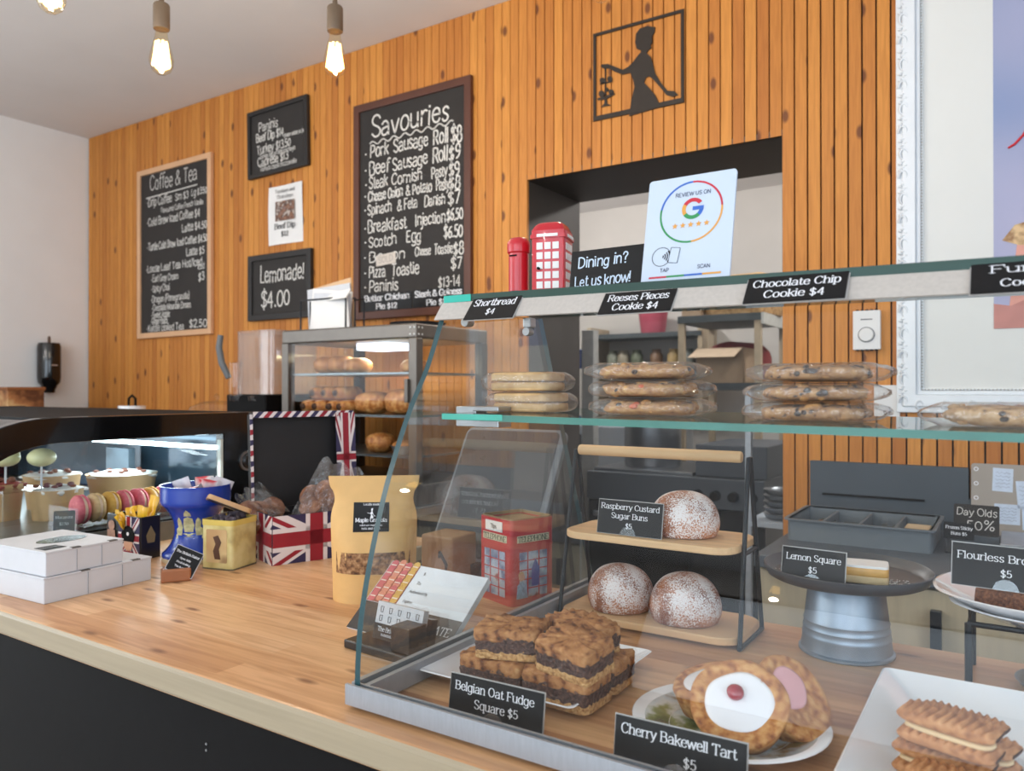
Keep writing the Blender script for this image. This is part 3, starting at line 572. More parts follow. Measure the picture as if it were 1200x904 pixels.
cl = [
    ('Coffee & Tea', 0.08, -4.1, 2.432, 'l', 0.55, 1, 0.44),
    ('*Drip Coffee', 0.046, -4.125, 2.345, 'l', 0.9, 1, 0.235),
    ('Sm $3', 0.038, -3.86, 2.345, 'l', 1, 1, 0.12),
    ('Lg $3.50', 0.036, -3.715, 2.35, 'l', 1, 1, 0.14),
    ('Flavoured Coffee French Vanilla', 0.028, -3.99, 2.295, 'l', 0.95, 1, 0.38),
    ('*Cold Brew Iced Coffee $4', 0.042, -4.125, 2.235, 'l', 1, 1, 0.485),
    ('Latte $4.50', 0.042, -3.8, 2.165, 'l', 1.05, 1, 0.22),
    ('*Turtle Cold Brew Iced Coffee $4.50', 0.04, -4.125, 2.095, 'l', 1.05, 1, 0.55),
    ('Latte $5', 0.042, -3.76, 2.03, 'l', 1.05, 1, 0.16),
    ('*Loose Leaf Tea Hot/Iced', 0.04, -4.135, 1.972, 'l', 1.1, 1, 0.515),
    ('Iced', 0.034, -3.66, 1.95, 'l', 1, 1, 0.06),
    ('-Earl Grey Cream', 0.036, -4.085, 1.915, 'l', 1, 1, 0.255),
    ('$3', 0.046, -3.655, 1.89, 'l', 1.1, 1, 0.055),
    ('-Spicy Chai', 0.036, -4.085, 1.86, 'l', 1, 1, 0.175),
    ('-Dragon (Pomegranate)', 0.036, -4.09, 1.8, 'l', 1, 1, 0.36),
    ('-Chocolate Mountain Dream', 0.034, -4.08, 1.752, 'l', 1, 1, 0.36),
    ('-Sweet Apple', 0.034, -4.085, 1.712, 'l', 1, 1, 0.175),
    ('-Ginger Peach', 0.034, -4.09, 1.678, 'l', 1, 1, 0.16),
    ('*Kettle Boiled Tea', 0.038, -4.13, 1.637, 'l', 1.05, 1, 0.35),
    ('$2.50', 0.042, -3.735, 1.642, 'l', 1.1, 1, 0.155)]
cb = board('coffee_board', 'narrow Coffee & Tea chalkboard in a pale wood frame', -4.213, -3.536, 1.60, 2.558, .03, FRAME_PALE, CHALK, cl, .8, tilt=-.3)
MB(FRONT @ Matrix.Translation((3.8745, -2.079, .0126))).tube([(-4.13, 2.395, 0), (-3.66, 2.405, 0)], .0035, 4).build('underline', CHALKW, cb)
board('panini_board', 'small black framed chalkboard listing paninis, above the paper poster', -3.243, -2.806, 2.37, 2.708, .022, FRAME_BLACK, CHALK, [
    ('Paninis', 0.045, -3.165, 2.6, 'l', 0.9, 1, 0.145),
    ('Beef Dip $14', 0.04, -3.185, 2.548, 'l', 1.15, 1, 0.205),
    ('cheese onions au jus', 0.02, -2.98, 2.535, 'l', 1, 1, 0.15),
    ('Turkey $13.50', 0.042, -3.18, 2.487, 'l', 1, 1, 0.25),
    ('Turkey bacon lettuce mayo', 0.022, -3.16, 2.462, 'l', 1, 1, 0.26),
    ('Caprese $13', 0.042, -3.175, 2.425, 'l', 1, 1, 0.225),
    ('Tomato basil mozzarella', 0.022, -3.16, 2.398, 'l', 1, 1, 0.27)], 1.0, tilt=-1.2)
board('lemonade_board', 'small black framed chalkboard reading Lemonade $4.00', -3.238, -2.782, 1.652, 1.979, .03, FRAME_BLACK, CHALK, [
    ('Lemonade!', 0.078, -3.155, 1.84, 'l', 0.75, 1, 0.32),
    ('$4.00', 0.086, -3.15, 1.72, 'l', 0.8, 1, 0.22)], .9)
# beef dip poster
t = thing('paper_poster', 'white paper Beef Dip poster pinned between the two small chalkboards', 'poster', (-2.976, WY - .001, 2.164))
MB(FRONT).grid(lambda u, v: ((u - .5) * .243, (v - .5) * .288, .004 + .004 * math.sin(u * 5 + v * 3)), 8, 10).build('sheet', PAPER, t, smooth=180)
MB(FRONT @ Matrix.Translation((0, 0, .0092))).bx(-.068, .068, -.03, .066, 0, .0005).build('photo_print', ramp_mat('beef_photo', ((.3, (104, 104, 116)), (.42, (150, 104, 78)), (.52, (72, 50, 44)), (.62, (190, 176, 166))), 44, .6), t)
lettering(t, FRONT @ Matrix.Translation((0, 0, .0092)), [('Tuesdays and', .016, 0, .108, 'c', 1, 1, .14), ('Thursdays', .016, 0, .08, 'c', 1, 1, .12), ('Beef Dip', .026, 0, -.068, 'c', 1.3, 1, .15), ('$12', .024, 0, -.106, 'c', 1.3, 1, .055)], BLACKINK)
# metal silhouette
AX0, AX1, AZ0, AZ1 = -1.301, -.953, 2.298, 2.621
t = thing('metal_wall_art', 'black cut-metal wall art of a lady serving cakes in a square frame', 'wall art', ((AX0 + AX1) / 2, WY - .001, (AZ0 + AZ1) / 2))
aw, ah = AX1 - AX0, AZ1 - AZ0
ARTM = mat('black_cut_metal', (52, 45, 40), .6, .3)
def artp(P):
    out = []
    for X, Y in P:
        u = (X - 548) / 417.; tp = 160 - 112 * u; bt = 570 - 85 * u
        out.append(((u - .5) * aw, ((bt - Y) / (bt - tp) - .5) * ah))
    return out
f = frame_bars(-aw / 2, aw / 2, -ah / 2, ah / 2, .0105, .006); f.v = [tuple(FRONT @ Vector(v)) for v in f.v]
f.prism([(-aw / 2, -ah / 2), (aw / 2, -ah / 2), (aw / 2, -ah / 2 + .017), (-aw / 2, -ah / 2 + .017)], -.0005, .0066, M=FRONT); f.build('square_frame', ARTM, t)
lady = [(838, 130), (800, 125), (770, 135), (752, 160), (748, 200), (755, 230), (772, 236), (775, 245), (760, 262), (740, 290), (715, 315), (690, 328), (650, 312), (620, 300), (590, 302), (583, 312), (600, 322), (625, 320), (650, 335), (690, 350), (725, 342), (740, 380), (745, 410), (730, 470), (720, 545),
        (862, 505), (840, 450), (810, 412), (788, 388), (797, 365), (812, 360), (830, 374), (868, 420), (888, 448), (915, 458), (940, 450), (925, 432), (892, 428), (862, 388), (838, 345), (828, 300), (818, 268), (800, 250), (806, 240), (822, 225), (818, 215), (826, 200), (824, 175), (836, 152)]
MB(FRONT).prism(artp(lady), 0, .005).build('lady_silhouette', ARTM, t)
cs = MB(FRONT); cs.prism(artp([(585, 502), (632, 494), (615, 484), (612, 464), (652, 442), (648, 436), (606, 450), (566, 462), (572, 470), (602, 466), (602, 486)]), 0, .005)
cs.prism(artp([(580, 396), (640, 384), (640, 378), (580, 390)]), 0, .005).prism(artp([(604, 322), (609, 322), (609, 460), (604, 460)]), 0, .005)
for x, y, r in ((592, 378, 13), (628, 370, 12), (588, 440, 14), (612, 420, 9), (634, 432, 12)): cs.prism(artp([(x + r * math.cos(k * PI / 6), y + r * 1.1 * math.sin(k * PI / 6)) for k in range(12)]), 0, .005)
cs.build('cake_stand_silhouette', ARTM, t)
# thermostat and plug plate
t = thing('thermostat', 'white wall thermostat with a round dial beside the white picture frame', 'thermostat', (-.375, WY - .001, 1.4885))
MB(FRONT).prism(rrect(.076, .118, .003), 0, .022).build('housing', mat('white_plastic', (226, 224, 222), .4, var=.02), t, bevel=.002)
d = MB(FRONT @ Matrix.Translation((0, -.014, .022))).lathe([(0, .008), (.019, .008), (.0205, .006), (.021, 0)], 28).build('dial', MATS['white_plastic'], t, smooth=40)
MB(FRONT @ Matrix.Translation((0, -.014, .022))).ring(circ(.0235), circ(.0212), 0, .0012).build('dial_ring', mat('grey_print', (120, 120, 124), .5), t)
for k in range(5):
    for z in (.0605, -.0605): MB(FRONT).box(-.026 + k * .013, z, .012, .006, .0035, .018).build('vent_slot', BLACK, t)
MB(FRONT @ Matrix.Translation((0, .032, .0221))).bx(-.016, .016, -.0018, .0018, 0, .0004).build('maker_mark', MATS['grey_print'], t)
t = thing('plug_plate', 'white plug plate on the slat wall below the thermostat', 'plug plate', (-.322, WY - .001, 1.265))
MB(FRONT).prism(rrect(.07, .115, .004), 0, .006).build('plate', MATS['white_plastic'], t, bevel=.0015)
for z in (.026, -.026):
    for x in (-.007, .007): MB(FRONT).box(x, z + .003, .0062, .003, .01, .001).build('socket_slot', MATS['grey_print'], t)
# ornate white picture frame
PX0, PX1, PZ0, PZ1 = -.294, .62, 1.242, 2.73
t = thing('picture_frame', 'big ornate white picture frame with a poster behind wide white matting', 'picture', ((PX0 + PX1) / 2, WY - .001, (PZ0 + PZ1) / 2))
pw, ph = PX1 - PX0, PZ1 - PZ0
FW = mat('white_frame_paint', (232, 236, 240), .35, var=.02, scale=20, coat=.2)
f = MB(FRONT)
def fr(o, i, z0, z1): f.ring([(-pw / 2 + o, -ph / 2 + o), (pw / 2 - o, -ph / 2 + o), (pw / 2 - o, ph / 2 - o), (-pw / 2 + o, ph / 2 - o)], [(-pw / 2 + i, -ph / 2 + i), (pw / 2 - i, -ph / 2 + i), (pw / 2 - i, ph / 2 - i), (-pw / 2 + i, ph / 2 - i)], z0, z1)
fr(0, .022, 0, .022); fr(.018, .052, 0, .03); fr(.052, .064, 0, .02); fr(.0638, .07, 0, .014)
f.build('frame', FW, t, bevel=.004, seg=3)
# carved scrolls along the frame's outer moulding
sc = MB(FRONT)
def scroll(cx, cz, s, flip):
    pts = []
    for k in range(22):
        a = k * .36; rr = s * (1 - k / 26.)
        pts.append((cx + flip * rr * math.cos(a) * .62, cz + rr * math.sin(a), .026 + .004 * math.sin(k * .3)))
    sc.tube(pts, [.0042 - .0001 * k for k in range(22)], 6)
z = -ph / 2 + .03; k = 0
while z < ph / 2 - .02:
    scroll(-pw / 2 + .02, z, .021, 1 if k % 2 else -1)
    for a in range(5):
        sc.blob((-pw / 2 + .012 + .007 * (a % 3), z + .034 + .006 * (a - 2), .028), (.006, .004, .004), n=5)
    z += .066; k += 1
x = -pw / 2 + .06
while x < pw / 2:
    scroll(x, -ph / 2 + .02, .018, 1); x += .066
sc.build('carved_scrolls', FW, t, smooth=60)['kind'] = 'stuff'
bd = MB(FRONT)
zz = -ph / 2 + .067
while zz < ph / 2 - .067: bd.blob((-pw / 2 + .067, zz, .015), (.0028, .0034, .003), n=4); zz += .0088
xx = -pw / 2 + .075
while xx < pw / 2 - .067: bd.blob((xx, -ph / 2 + .067, .015), (.0034, .0028, .003), n=4); xx += .0088
b_ = bd.build('bead_moulding', mat('silver_bead', (196, 196, 192), .4, .3), t, smooth=60); b_['kind'] = 'stuff'
MB(FRONT).bx(-pw / 2 + .066, pw / 2 - .066, -ph / 2 + .066, ph / 2 - .066, 0, .006).build('matting', mat('white_matting', (226, 226, 222), .7, var=.01, scale=6), t)
qx0, qz0 = -.05 - (PX0 + PX1) / 2, 1.479 - (PZ0 + PZ1) / 2; qx1, qz1 = -qx0, ph / 2 - .21
po = MB(FRONT).bx(qx0, qx1, qz0, qz1, .006, .0072).build('poster_print', ramp_mat('mauve_blue_print', ((.25, (126, 146, 188)), (.5, (158, 164, 196)), (.75, (178, 176, 204))), 2.4, .5, 1), t)
ps = FRONT @ Matrix.Translation((qx0, qz0, .0075))
MB(ps).prism([(.03, .0), (.30, .0), (.34, .26), (.055, .235)], 0, .0006).build('pink_shape', mat('pink_print', (222, 158, 142), .5), po)
MB(ps).prism([(.02, .245), (.05, .285), (.09, .295), (.16, .30), (.25, .27), (.30, .24), (.16, .222), (.06, .228)], .0006, .0012).build('sandwich_print', ramp_mat('toast_print', ((.35, (150, 108, 70)), (.6, (222, 188, 140))), 40, .5), po)
MB(ps).prism(rrect(.10, .10, .03), 0, .0005, M=Matrix.Translation((.13, .33, 0))).build('blue_print', mat('blue_print', (96, 138, 206), .5), po)
MB(ps).tube([(.035, .50, .001), (.05, .508, .001), (.07, .53, .001), (.09, .57, .001), (.105, .62, .001)], .0035, 6).build('red_script', mat('red_print', (206, 40, 52), .5), po)
MB(ps).prism([(0, 0), (.10, 0), (.10, .09), (.04, .062), (0, .07)], .0006, .001).build('skin_print', mat('rosy_print', (196, 132, 122), .5), po)

# black soap dispenser on the left wall
t = thing('soap_dispenser', 'black wall-mounted pump dispenser on the white left wall', 'dispenser', (X0, 2.30, 1.29))
D2 = Matrix.Translation((.055, 0, 0))
MB(D2).lathe([(0, .0), (.03, 0), (.034, .02), (.045, .045), (.058, .06), (.062, .09), (.062, .27), (.056, .29), (.0, .293)], 28).build('body', BLACKGLOSS, t, smooth=40)
MB(D2).lathe([(0, .29), (.008, .29), (.008, .315), (.006, .33), (0, .33)], 12).build('cap_knob', mat('brown_knob', (92, 66, 50), .5), t, smooth=40)
MB().bx(0, .03, -.03, .03, .06, .27).build('wall_plate', BLACK, t)
MB(Matrix.Translation((.1173, -.004, .16))).bx(0, .0008, -.014, .022, -.004, .004).build('badge', mat('silver_badge', (170, 170, 172), .4, .6), t)

# white side cabinet with dark top by the left wall
t = thing('side_cabinet', 'white cabinet with a thin dark top against the left wall', 'cabinet', (X0, 2.25, 0))
MB().bx(.005, .52, -.9, .24, .06, 1.16).build('carcass', mat('cabinet_white', (216, 208, 198), .6), t)
MB().bx(.002, .55, -.93, .26, 1.165, 1.2).build('top', mat('charcoal_top', (62, 58, 54), .5), t, bevel=.003)
for k in range(2): 
    d = MB().bx(.52, .54, -.89 + k * .56, -.89 + k * .56 + .55, .1, 1.14).build('door', MATS['cabinet_white'], t, bevel=.002)
    MB().tube([(.55, -.37 + k * .12, .7), (.56, -.37 + k * .12, .72), (.56, -.37 + k * .12, .86), (.55, -.37 + k * .12, .88)], .006).build('handle', STEEL, d)
t = thing('biscuit_box', 'small printed wooden-look box standing on the white side cabinet', 'box', (-4.42, 1.98, 1.2))
MB().bx(-.12, .10, -.08, .10, 0, .12).build('carton', ramp_mat('brown_print_box', ((.35, (98, 56, 34)), (.55, (186, 126, 78)), (.7, (222, 182, 128))), 14, .5), t, bevel=.004)
MB().bx(-.125, .105, -.085, .105, .105, .122).build('lid', mat('box_lid_brown', (150, 92, 52), .5), t, bevel=.003)
# ------------------------------------------------------------------ pendant bulbs
SOCK = mat('bronze_socket', (112, 96, 80), .45, .4, var=.06)
BULB = pane_mat('amber_bulb_glass', (1, .93, .78), .0, .05)
GLOW = mat('glowing_filament', (255, 220, 150), .5, emis=(255, 214, 140), estr=9)
def pendant(label, x, y, zb, watts=7., col=(1, .87, .7)):
    t = thing('pendant_bulb', label, 'pendant lamp', (x, y, zb), group='bare pendant bulbs under the ceiling')
    MB().tube([(0, 0, .21), (0, 0, HC - zb - .02)], .0028, 8).build('cord', mat('dark_cord', (60, 52, 46), .7), t)
    MB(Matrix.Translation((0, 0, HC - zb))).lathe([(0, -.022), (.04, -.022), (.05, -.012), (.05, 0), (0, 0)], 24).build('ceiling_rose', SOCK, t, smooth=40)
    MB().lathe([(.0, .128), (.0215, .128), (.0225, .132), (.0225, .195), (.020, .2), (.008, .203), (.006, .222), (.0, .222)], 24).build('socket', SOCK, t, smooth=40)
    MB().lathe([(.0, .0), (.012, .001), (.024, .010), (.0315, .026), (.0325, .04), (.0295, .06), (.023, .085), (.017, .108), (.015, .13)], 28).build('bulb', BULB, t, smooth=180)
    g = MB()
    for k in range(8):
        a = k * PI / 4
        g.tube([(.0225 * math.cos(a), .0225 * math.sin(a), .024), (.014 * math.cos(a + .5), .014 * math.sin(a + .5), .092)], .0036, 6)
    g.lathe([(0, .014), (.015, .018), (.021, .04), (.016, .068), (0, .086)], 12)
    g.build('filament', GLOW, t, smooth=180)
    d = bpy.data.lights.new('bulb_light', 'POINT'); d.energy = watts; d.color = col; d.shadow_soft_size = .02
    o = bpy.data.objects.new('bulb_light', d); COL.objects.link(o); o.location = (x, y, zb - .045)
pendant('lit pendant bulb hanging above the coffee board side', -2.03, 1.29, 2.205)
pendant('lit pendant bulb hanging above the savouries board', -1.63, 1.572, 2.207)
pendant('lit pendant bulb cut by the top edge of the picture at far left', -1.92, .936, 2.206)
pendant('lit pendant bulb with only its tip showing above the metal wall art', -.803, 1.61, 2.211)

for px_, py_ in ((-3.3, -.1), (-2.2, -.9), (-3.4, -2.0), (-1.0, -2.5), (1.6, -2.4)):  # unseen pendants added to brighten the ceiling and walls
    pendant('added unseen pendant bulb that fills the front half of the shop with light', px_, py_, 2.25, 19., (1, .95, .88))

# ------------------------------------------------------------------ pastries
CRUST = ramp_mat('golden_crust', ((.3, (150, 82, 36)), (.5, (198, 126, 66)), (.7, (226, 172, 108))), 60, .45, 5, bump=.3)
FILL = ramp_mat('dark_meat_filling', ((.3, (46, 28, 20)), (.7, (96, 58, 38))), 90, .7, bump=.4)
ROLLC = mat('baked_roll', (206, 142, 82), .4, var=.22, scale=40, bump=.2)
def roll(name, label, cat, x, y, z, r, rz=0, e=.9, group=None, filled=False):
    if filled:
        t = thing(name, label, cat, (x, y, z), rz, group)
        MB(LR((0, 0, r[2]))).blob((0, 0, 0), r, n=10, amp=.10, freq=40, e=.8, seed=x * 9).build('pastry', CRUST, t, smooth=180)
        MB(LR((0, -r[1] * .93, r[2]), 90)).blob((0, 0, 0), (r[0] * .5, r[2] * .5, r[1] * .12), n=7, amp=.2, freq=80).build('filling', FILL, t, smooth=180)
        return t
    o = MB(LR((0, 0, r[2] * .97))).blob((0, 0, 0), r, n=12, amp=.10, freq=35, e=e, seed=x * 13 + z).build(name, CRUST if not filled else ROLLC, None, smooth=180)
    o.location = (x, y, z); o.rotation_euler = (0, 0, rz); return tag(o, label, cat, group)

# ------------------------------------------------------------------ heated pastry display on the back counter
BT = .915
HX, HY, HW, HD, HH = -2.36, 2.0, .672, .42, .62
t = thing('pastry_warmer', 'steel framed glass pastry warmer with lit shelves on the back counter', 'display warmer', (HX, HY, BT))
SS = mat('warmer_steel', (116, 110, 104), .42, .85, var=.05, scale=30)
MB().bx(0, HW, 0, HD, .0, .07).build('base', SS, t, bevel=.004)
MB().bx(0, HW, 0, HD, HH - .052, HH).build('roof', SS, t, bevel=.006)
for x, y in ((.018, .018), (HW - .018, .018), (.018, HD - .018), (HW - .018, HD - .018)):
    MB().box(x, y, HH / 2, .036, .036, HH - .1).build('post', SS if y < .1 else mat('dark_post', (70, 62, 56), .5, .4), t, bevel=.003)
for z in (.165, .305, .455):
    MB().bx(.036, HW - .036, .02, HD - .02, z - .008, z).build('shelf', mat('shelf_steel', (120, 124, 128), .3, .7), t)
MB().bx(.036, HW * .5, .006, .010, .07, HH - .052).build('sliding_door', WGLASS, t)
MB().bx(HW * .48, HW - .036, .014, .018, .07, HH - .052).build('sliding_door', WGLASS, t)
MB().bx(.004, .008, .036, HD - .036, .07, HH - .052).build('side_glass', WGLASS, t)
MB().bx(HW - .008, HW - .004, .036, HD - .036, .07, HH - .052).build('side_glass', WGLASS, t)
MB().bx(HW - .045, HW - .03, -.012, .002, .35, .43).build('door_handle', SS, t, bevel=.003)
MB().bx(.25, .42, .15, .28, HH - .075, HH - .052).build('lamp_housing', mat('warm_lamp_cover', (236, 240, 255), .4, emis=(220, 232, 255), estr=5), t)
sc = MB()
for z in (HH - .015, HH - .038):
    for x in (HW - .026, HW - .008): sc.blob((x, -.001, z), (.004, .002, .004), n=5)
    for y in (.012, .03): sc.blob((HW + .001, y, z), (.002, .004, .004), n=5)
sc.build('corner_screws', mat('bright_screw', (220, 220, 220), .3, .6), t, smooth=180)
d = bpy.data.lights.new('warmer_lamp', 'AREA'); d.shape = 'RECTANGLE'; d.size = .4; d.size_y = .2; d.energy = 4.5; d.color = (1, .86, .5)
o = bpy.data.objects.new('warmer_lamp', d); COL.objects.link(o); o.location = (HX + .34, HY + .25, BT + HH - .08)
for i, (x, z, r, w) in enumerate(((.12, .455, (.05, .05, .034), 'first'), (.20, .455, (.05, .05, .036), 'second'), (.285, .455, (.055, .05, .03), 'third'))):
    roll('bread_roll', f'golden bread roll, {w} from the left on the top shelf of the warmer', 'bread roll', HX + x, HY + .12, BT + z, r, group='rolls on the top warmer shelf')
roll('croissant', 'small golden croissant at the right end of the warmer top shelf', 'croissant', HX + .555, HY + .13, BT + .455, (.055, .03, .024), .3, .8)
k = 0
for row, z0 in ((0, .305), (1, .355)):
    for i in range(4 - row):
        k += 1; w = (('near left', 'left middle', 'right middle', 'near right')[i])
        roll('sausage_roll', f'filled sausage roll, {w} one of the {("bottom", "upper")[row]} layer on the warmer middle shelf', 'sausage roll', HX + .085 + i * .066 + row * .035, HY + .09 + row * .01, BT + z0, (.031, .06, .026), rnd.uniform(-.2, .2), filled=True, group='sausage rolls stacked in the warmer')
roll('loaf', 'round golden pasty loaf in the middle of the warmer middle shelf', 'pasty', HX + .385, HY + .1, BT + .305, (.07, .055, .042), .1, .8, 'pasties on the middle warmer shelf')
roll('loaf', 'round golden pasty loaf at the right of the warmer middle shelf', 'pasty', HX + .53, HY + .1, BT + .305, (.075, .055, .046), -.1, .8, 'pasties on the middle warmer shelf')
roll('pasty', 'golden pasty on the bottom shelf of the warmer beside the foil pie', 'pasty', HX + .42, HY + .1, BT + .165, (.055, .05, .038), .2)
t = thing('pie', 'small pie in a foil dish at the right of the warmer bottom shelf', 'pie', (HX + .54, HY + .1, BT + .165))
MB().lathe([(0, 0), (.04, 0), (.055, .03), (.058, .031), (.05, .026)], 24).build('foil_dish', mat('foil', (200, 200, 204), .3, .9, bump=.3, bscale=120), t, smooth=40)
MB(LR((0, 0, .03))).blob((0, 0, 0), (.052, .052, .018), n=10, amp=.1, freq=50).build('crust', CRUST, t, smooth=180)
# papers in a wire holder on the warmer roof
t = thing('file_holder', 'wire file holder stuffed with paper sheets on the warmer roof', 'file holder', (-2.27, 2.16, BT + HH))
w = MB()
for y in (-.03, .02, .07): w.tube([(-.13, y, .0035), (-.13, y, .13), (.12, y, .13), (.12, y, .0035)], .0035, 6)
w.tube([(-.13, -.035, .0035), (-.13, .075, .0035)], .0035, 6).tube([(.12, -.035, .0035), (.12, .075, .0035)], .0035, 6)
w.build('wire_frame', IRON, t)
for i, (x, y, ww, hh, tl, c) in enumerate(((-.02, .05, .24, .20, 8, 'paper_tan'), (-.03, .035, .24, .185, 3, 'paper_grey'), (-.01, .01, .22, .165, -7, 'white_paper'), (.02, -.012, .20, .15, -4, 'paper_grey'), (.035, -.022, .2, .135, 5, 'white_paper'))):
    m_ = MATS.get(c) or mat(c, dict(paper_tan=(214, 178, 140), paper_grey=(206, 208, 214))[c], .7, var=.04, scale=20)
    MB(LR((x, y, .003), 90, 0, 0) @ Matrix.Rotation(R(tl), 4, 'Z')).bx(-ww / 2, ww / 2, 0, hh, 0, .004).build('paper_sheet', m_, t)
MB(LR((.07, -.04, .12), 60, 0, -15)).bx(-.09, .09, -.0, .04, 0, .003).build('folded_sheet', PAPER, t)
t = thing('tin_lid', 'dark round tray lying on the warmer roof under the savouries board', 'tray', (-1.85, 2.2, BT + HH))
MB().lathe([(0, .004), (.09, .004), (.1, .02), (.104, .02), (.095, 0), (0, 0)], 28).build('dish', IRON, t, smooth=40)
# drink dispenser
t = thing('drink_dispenser', 'clear cold-drink dispenser with grey tap handle beside the warmer', 'drink dispenser', (-2.58, 2.05, BT))
MB().bx(-.10, .14, -.06, .26, 0, .375).build('base', BLACK, t, bevel=.006)
MB().ring(rrect(.23, .25, .03), rrect(.222, .242, .027), .375, .625, M=Matrix.Translation((.02, .1, 0))).prism(rrect(.23, .25, .03), .62, .632, M=Matrix.Translation((.02, .1, 0))).build('tank', pane_mat('cloudy_tank', (.95, .93, .92), .08, .06, milky=.14, milk=(226, 214, 206)), t, smooth=40)
MB().tube([(-.03, -.10, .44), (-.055, -.115, .50), (-.065, -.12, .56), (-.062, -.115, .61)], [.012, .013, .013, .011], 10).build('tap_handle', mat('grey_handle', (92, 96, 100), .45), t, smooth=50)
MB().lathe([(.024, .37), (.026, .40), (.026, .50), (0, .505)], 18, M=Matrix.Translation((-.01, -.085, 0))).lathe([(.0, .345), (.016, .35), (.02, .365), (.02, .37), (0, .375)], 14, M=Matrix.Translation((-.01, -.09, 0))).build('tap', PLASTIC, t, smooth=40)
MB().lathe([(.0, .345), (.014, .35), (.018, .365), (0, .37)], 14, M=Matrix.Translation((.08, -.075, 0))).build('tap', PLASTIC, t, smooth=40)
MB().tube([(.02, .1, .38), (.02, .1, .61)], .008, 8).build('cooling_tube', PLASTIC, t)
# canister and glass dome behind the counter fridge
t = thing('canister', 'white canister with a black lid handle behind the counter fridge', 'canister', (-3.62, 2.15, BT))
MB().lathe([(0, 0), (.06, 0), (.063, .01), (.063, .315), (.0, .316)], 28).build('body', PORC, t, smooth=40)
MB().tube([(-.03, 0, .315), (-.028, 0, .35), (0, 0, .365), (.028, 0, .35), (.03, 0, .315)], .006, 8).build('lid_handle', BLACK, t, smooth=60)
t = thing('cake_dome', 'clear cake dome with a round knob behind the counter fridge', 'cake dome', (-2.92, 2.12, BT))
MB().lathe([(0, 0), (.05, 0), (.04, .02), (.02, .04), (.02, .18), (.13, .19), (.135, .20), (0, .20)], 32).build('stand', PORC, t, smooth=40)
MB().lathe([(.125, .201), (.126, .28), (.11, .32), (.06, .342), (.0, .346)], 32).lathe([(.0, .343), (.008, .348), (.014, .365), (0, .378)], 14).build('dome', PLASTIC, t, smooth=60)

# ------------------------------------------------------------------ curved counter fridge
FX = -1.70
t = thing('counter_fridge', 'black curved countertop display fridge lit inside by a white strip', 'display fridge', (FX, 0, CT))
def fprof(ins):      # (y, z) outline of the end panel, front curve first, counter-clockwise
    yb, yf, zt, rr = 1.378 - (ins[0]), .60 + ins[1], .300 - ins[2], .235 - ins[3]
    P = [(yf, ins[4])]
    for k in range(13):
        a = R(180 - 90 * k / 12); P.append((yf + rr * 1.0 + rr * math.cos(a), zt - rr * .78 + rr * .78 * math.sin(a)))
    P += [(yb, zt - .0), (yb, ins[4])]
    return P
outer = fprof((0, 0, 0, 0, .0)); inner = fprof((.125, .052, .054, .032, .045))
YZ = Matrix(((0, 0, 1, 0), (1, 0, 0, 0), (0, 1, 0, 0), (0, 0, 0, 1)))      # local x, y, z -> Y, Z, X
MB(YZ).ring(outer, inner, -.03, 0).build('end_panel', BLACKGLOSS, t, bevel=.002)
MB(YZ).prism(inner, -.018, -.013).build('end_glass', GLASS, t)
MB(YZ).bx(1.245, 1.2525, .045, .232, -.012, .001).build('pane_edge', mat('pale_pane_edge', (196, 204, 196), .3), t)
MB(YZ).ring(outer, inner, -1.33, -1.30).build('end_panel', BLACKGLOSS, t)
gl = MB()
def arc(u, v):
    k = v * 12; a = R(180 - 90 * v); return (-1.3 + u * 1.27, .604 + .23 + .23 * math.cos(a), .295 - .183 + .183 * math.sin(a))
gl.grid(arc, 2, 13); gl.add([(-1.3, .604, .05), (-.03, .604, .05), (-.03, .604, .112), (-1.3, .604, .112)], [(0, 1, 2, 3)]); gl.build('front_glass', GLASS, t, smooth=180)
MB().bx(-1.3, -.03, .83, 1.378, .285, .2985).build('roof', BLACK, t)
MB().bx(-1.3, -.03, 1.355, 1.375, .05, .285).build('back_door', mat('fridge_back_glass', (60, 78, 92), .1, .3, var=.25, scale=6), t)
MB().bx(-1.3, -.03, .605, 1.36, .0, .045).build('deck', mat('fridge_deck_steel', (150, 158, 162), .28, .8, var=.06, scale=10), t)
MB(YZ).bx(.60, 1.36, .0, .045, -.03, .001).build('base_strip', mat('grey_strip', (128, 132, 128), .35, .6), t)
MB().bx(-.58, -.019, 1.232, 1.256, .206, .215).build('light_strip', mat('cold_led_strip', (255, 255, 255), .4, emis=(212, 240, 255), estr=14), t)
k_ = MB(YZ @ Matrix.Translation((1.328, .172, 0))).lathe([(.0, .014), (.017, .014), (.02, .010), (.0215, 0)], 24).build('lock_knob', mat('black_knob', (26, 26, 28), .3), t, smooth=40)
MB(YZ @ Matrix.Translation((1.328, .172, 0))).ring(circ(.0265), circ(.0215), 0, .006).build('knob_ring', STEEL, k_)
d = bpy.data.lights.new('fridge_strip_light', 'AREA'); d.shape = 'RECTANGLE'; d.size = 1.1; d.size_y = .05; d.energy = 3.2; d.color = (.82, .95, 1)
o = bpy.data.objects.new('fridge_strip_light', d); COL.objects.link(o); o.location = (FX - .5, 1.2, CT + .2); o.rotation_euler = (R(-20), 0, 0)
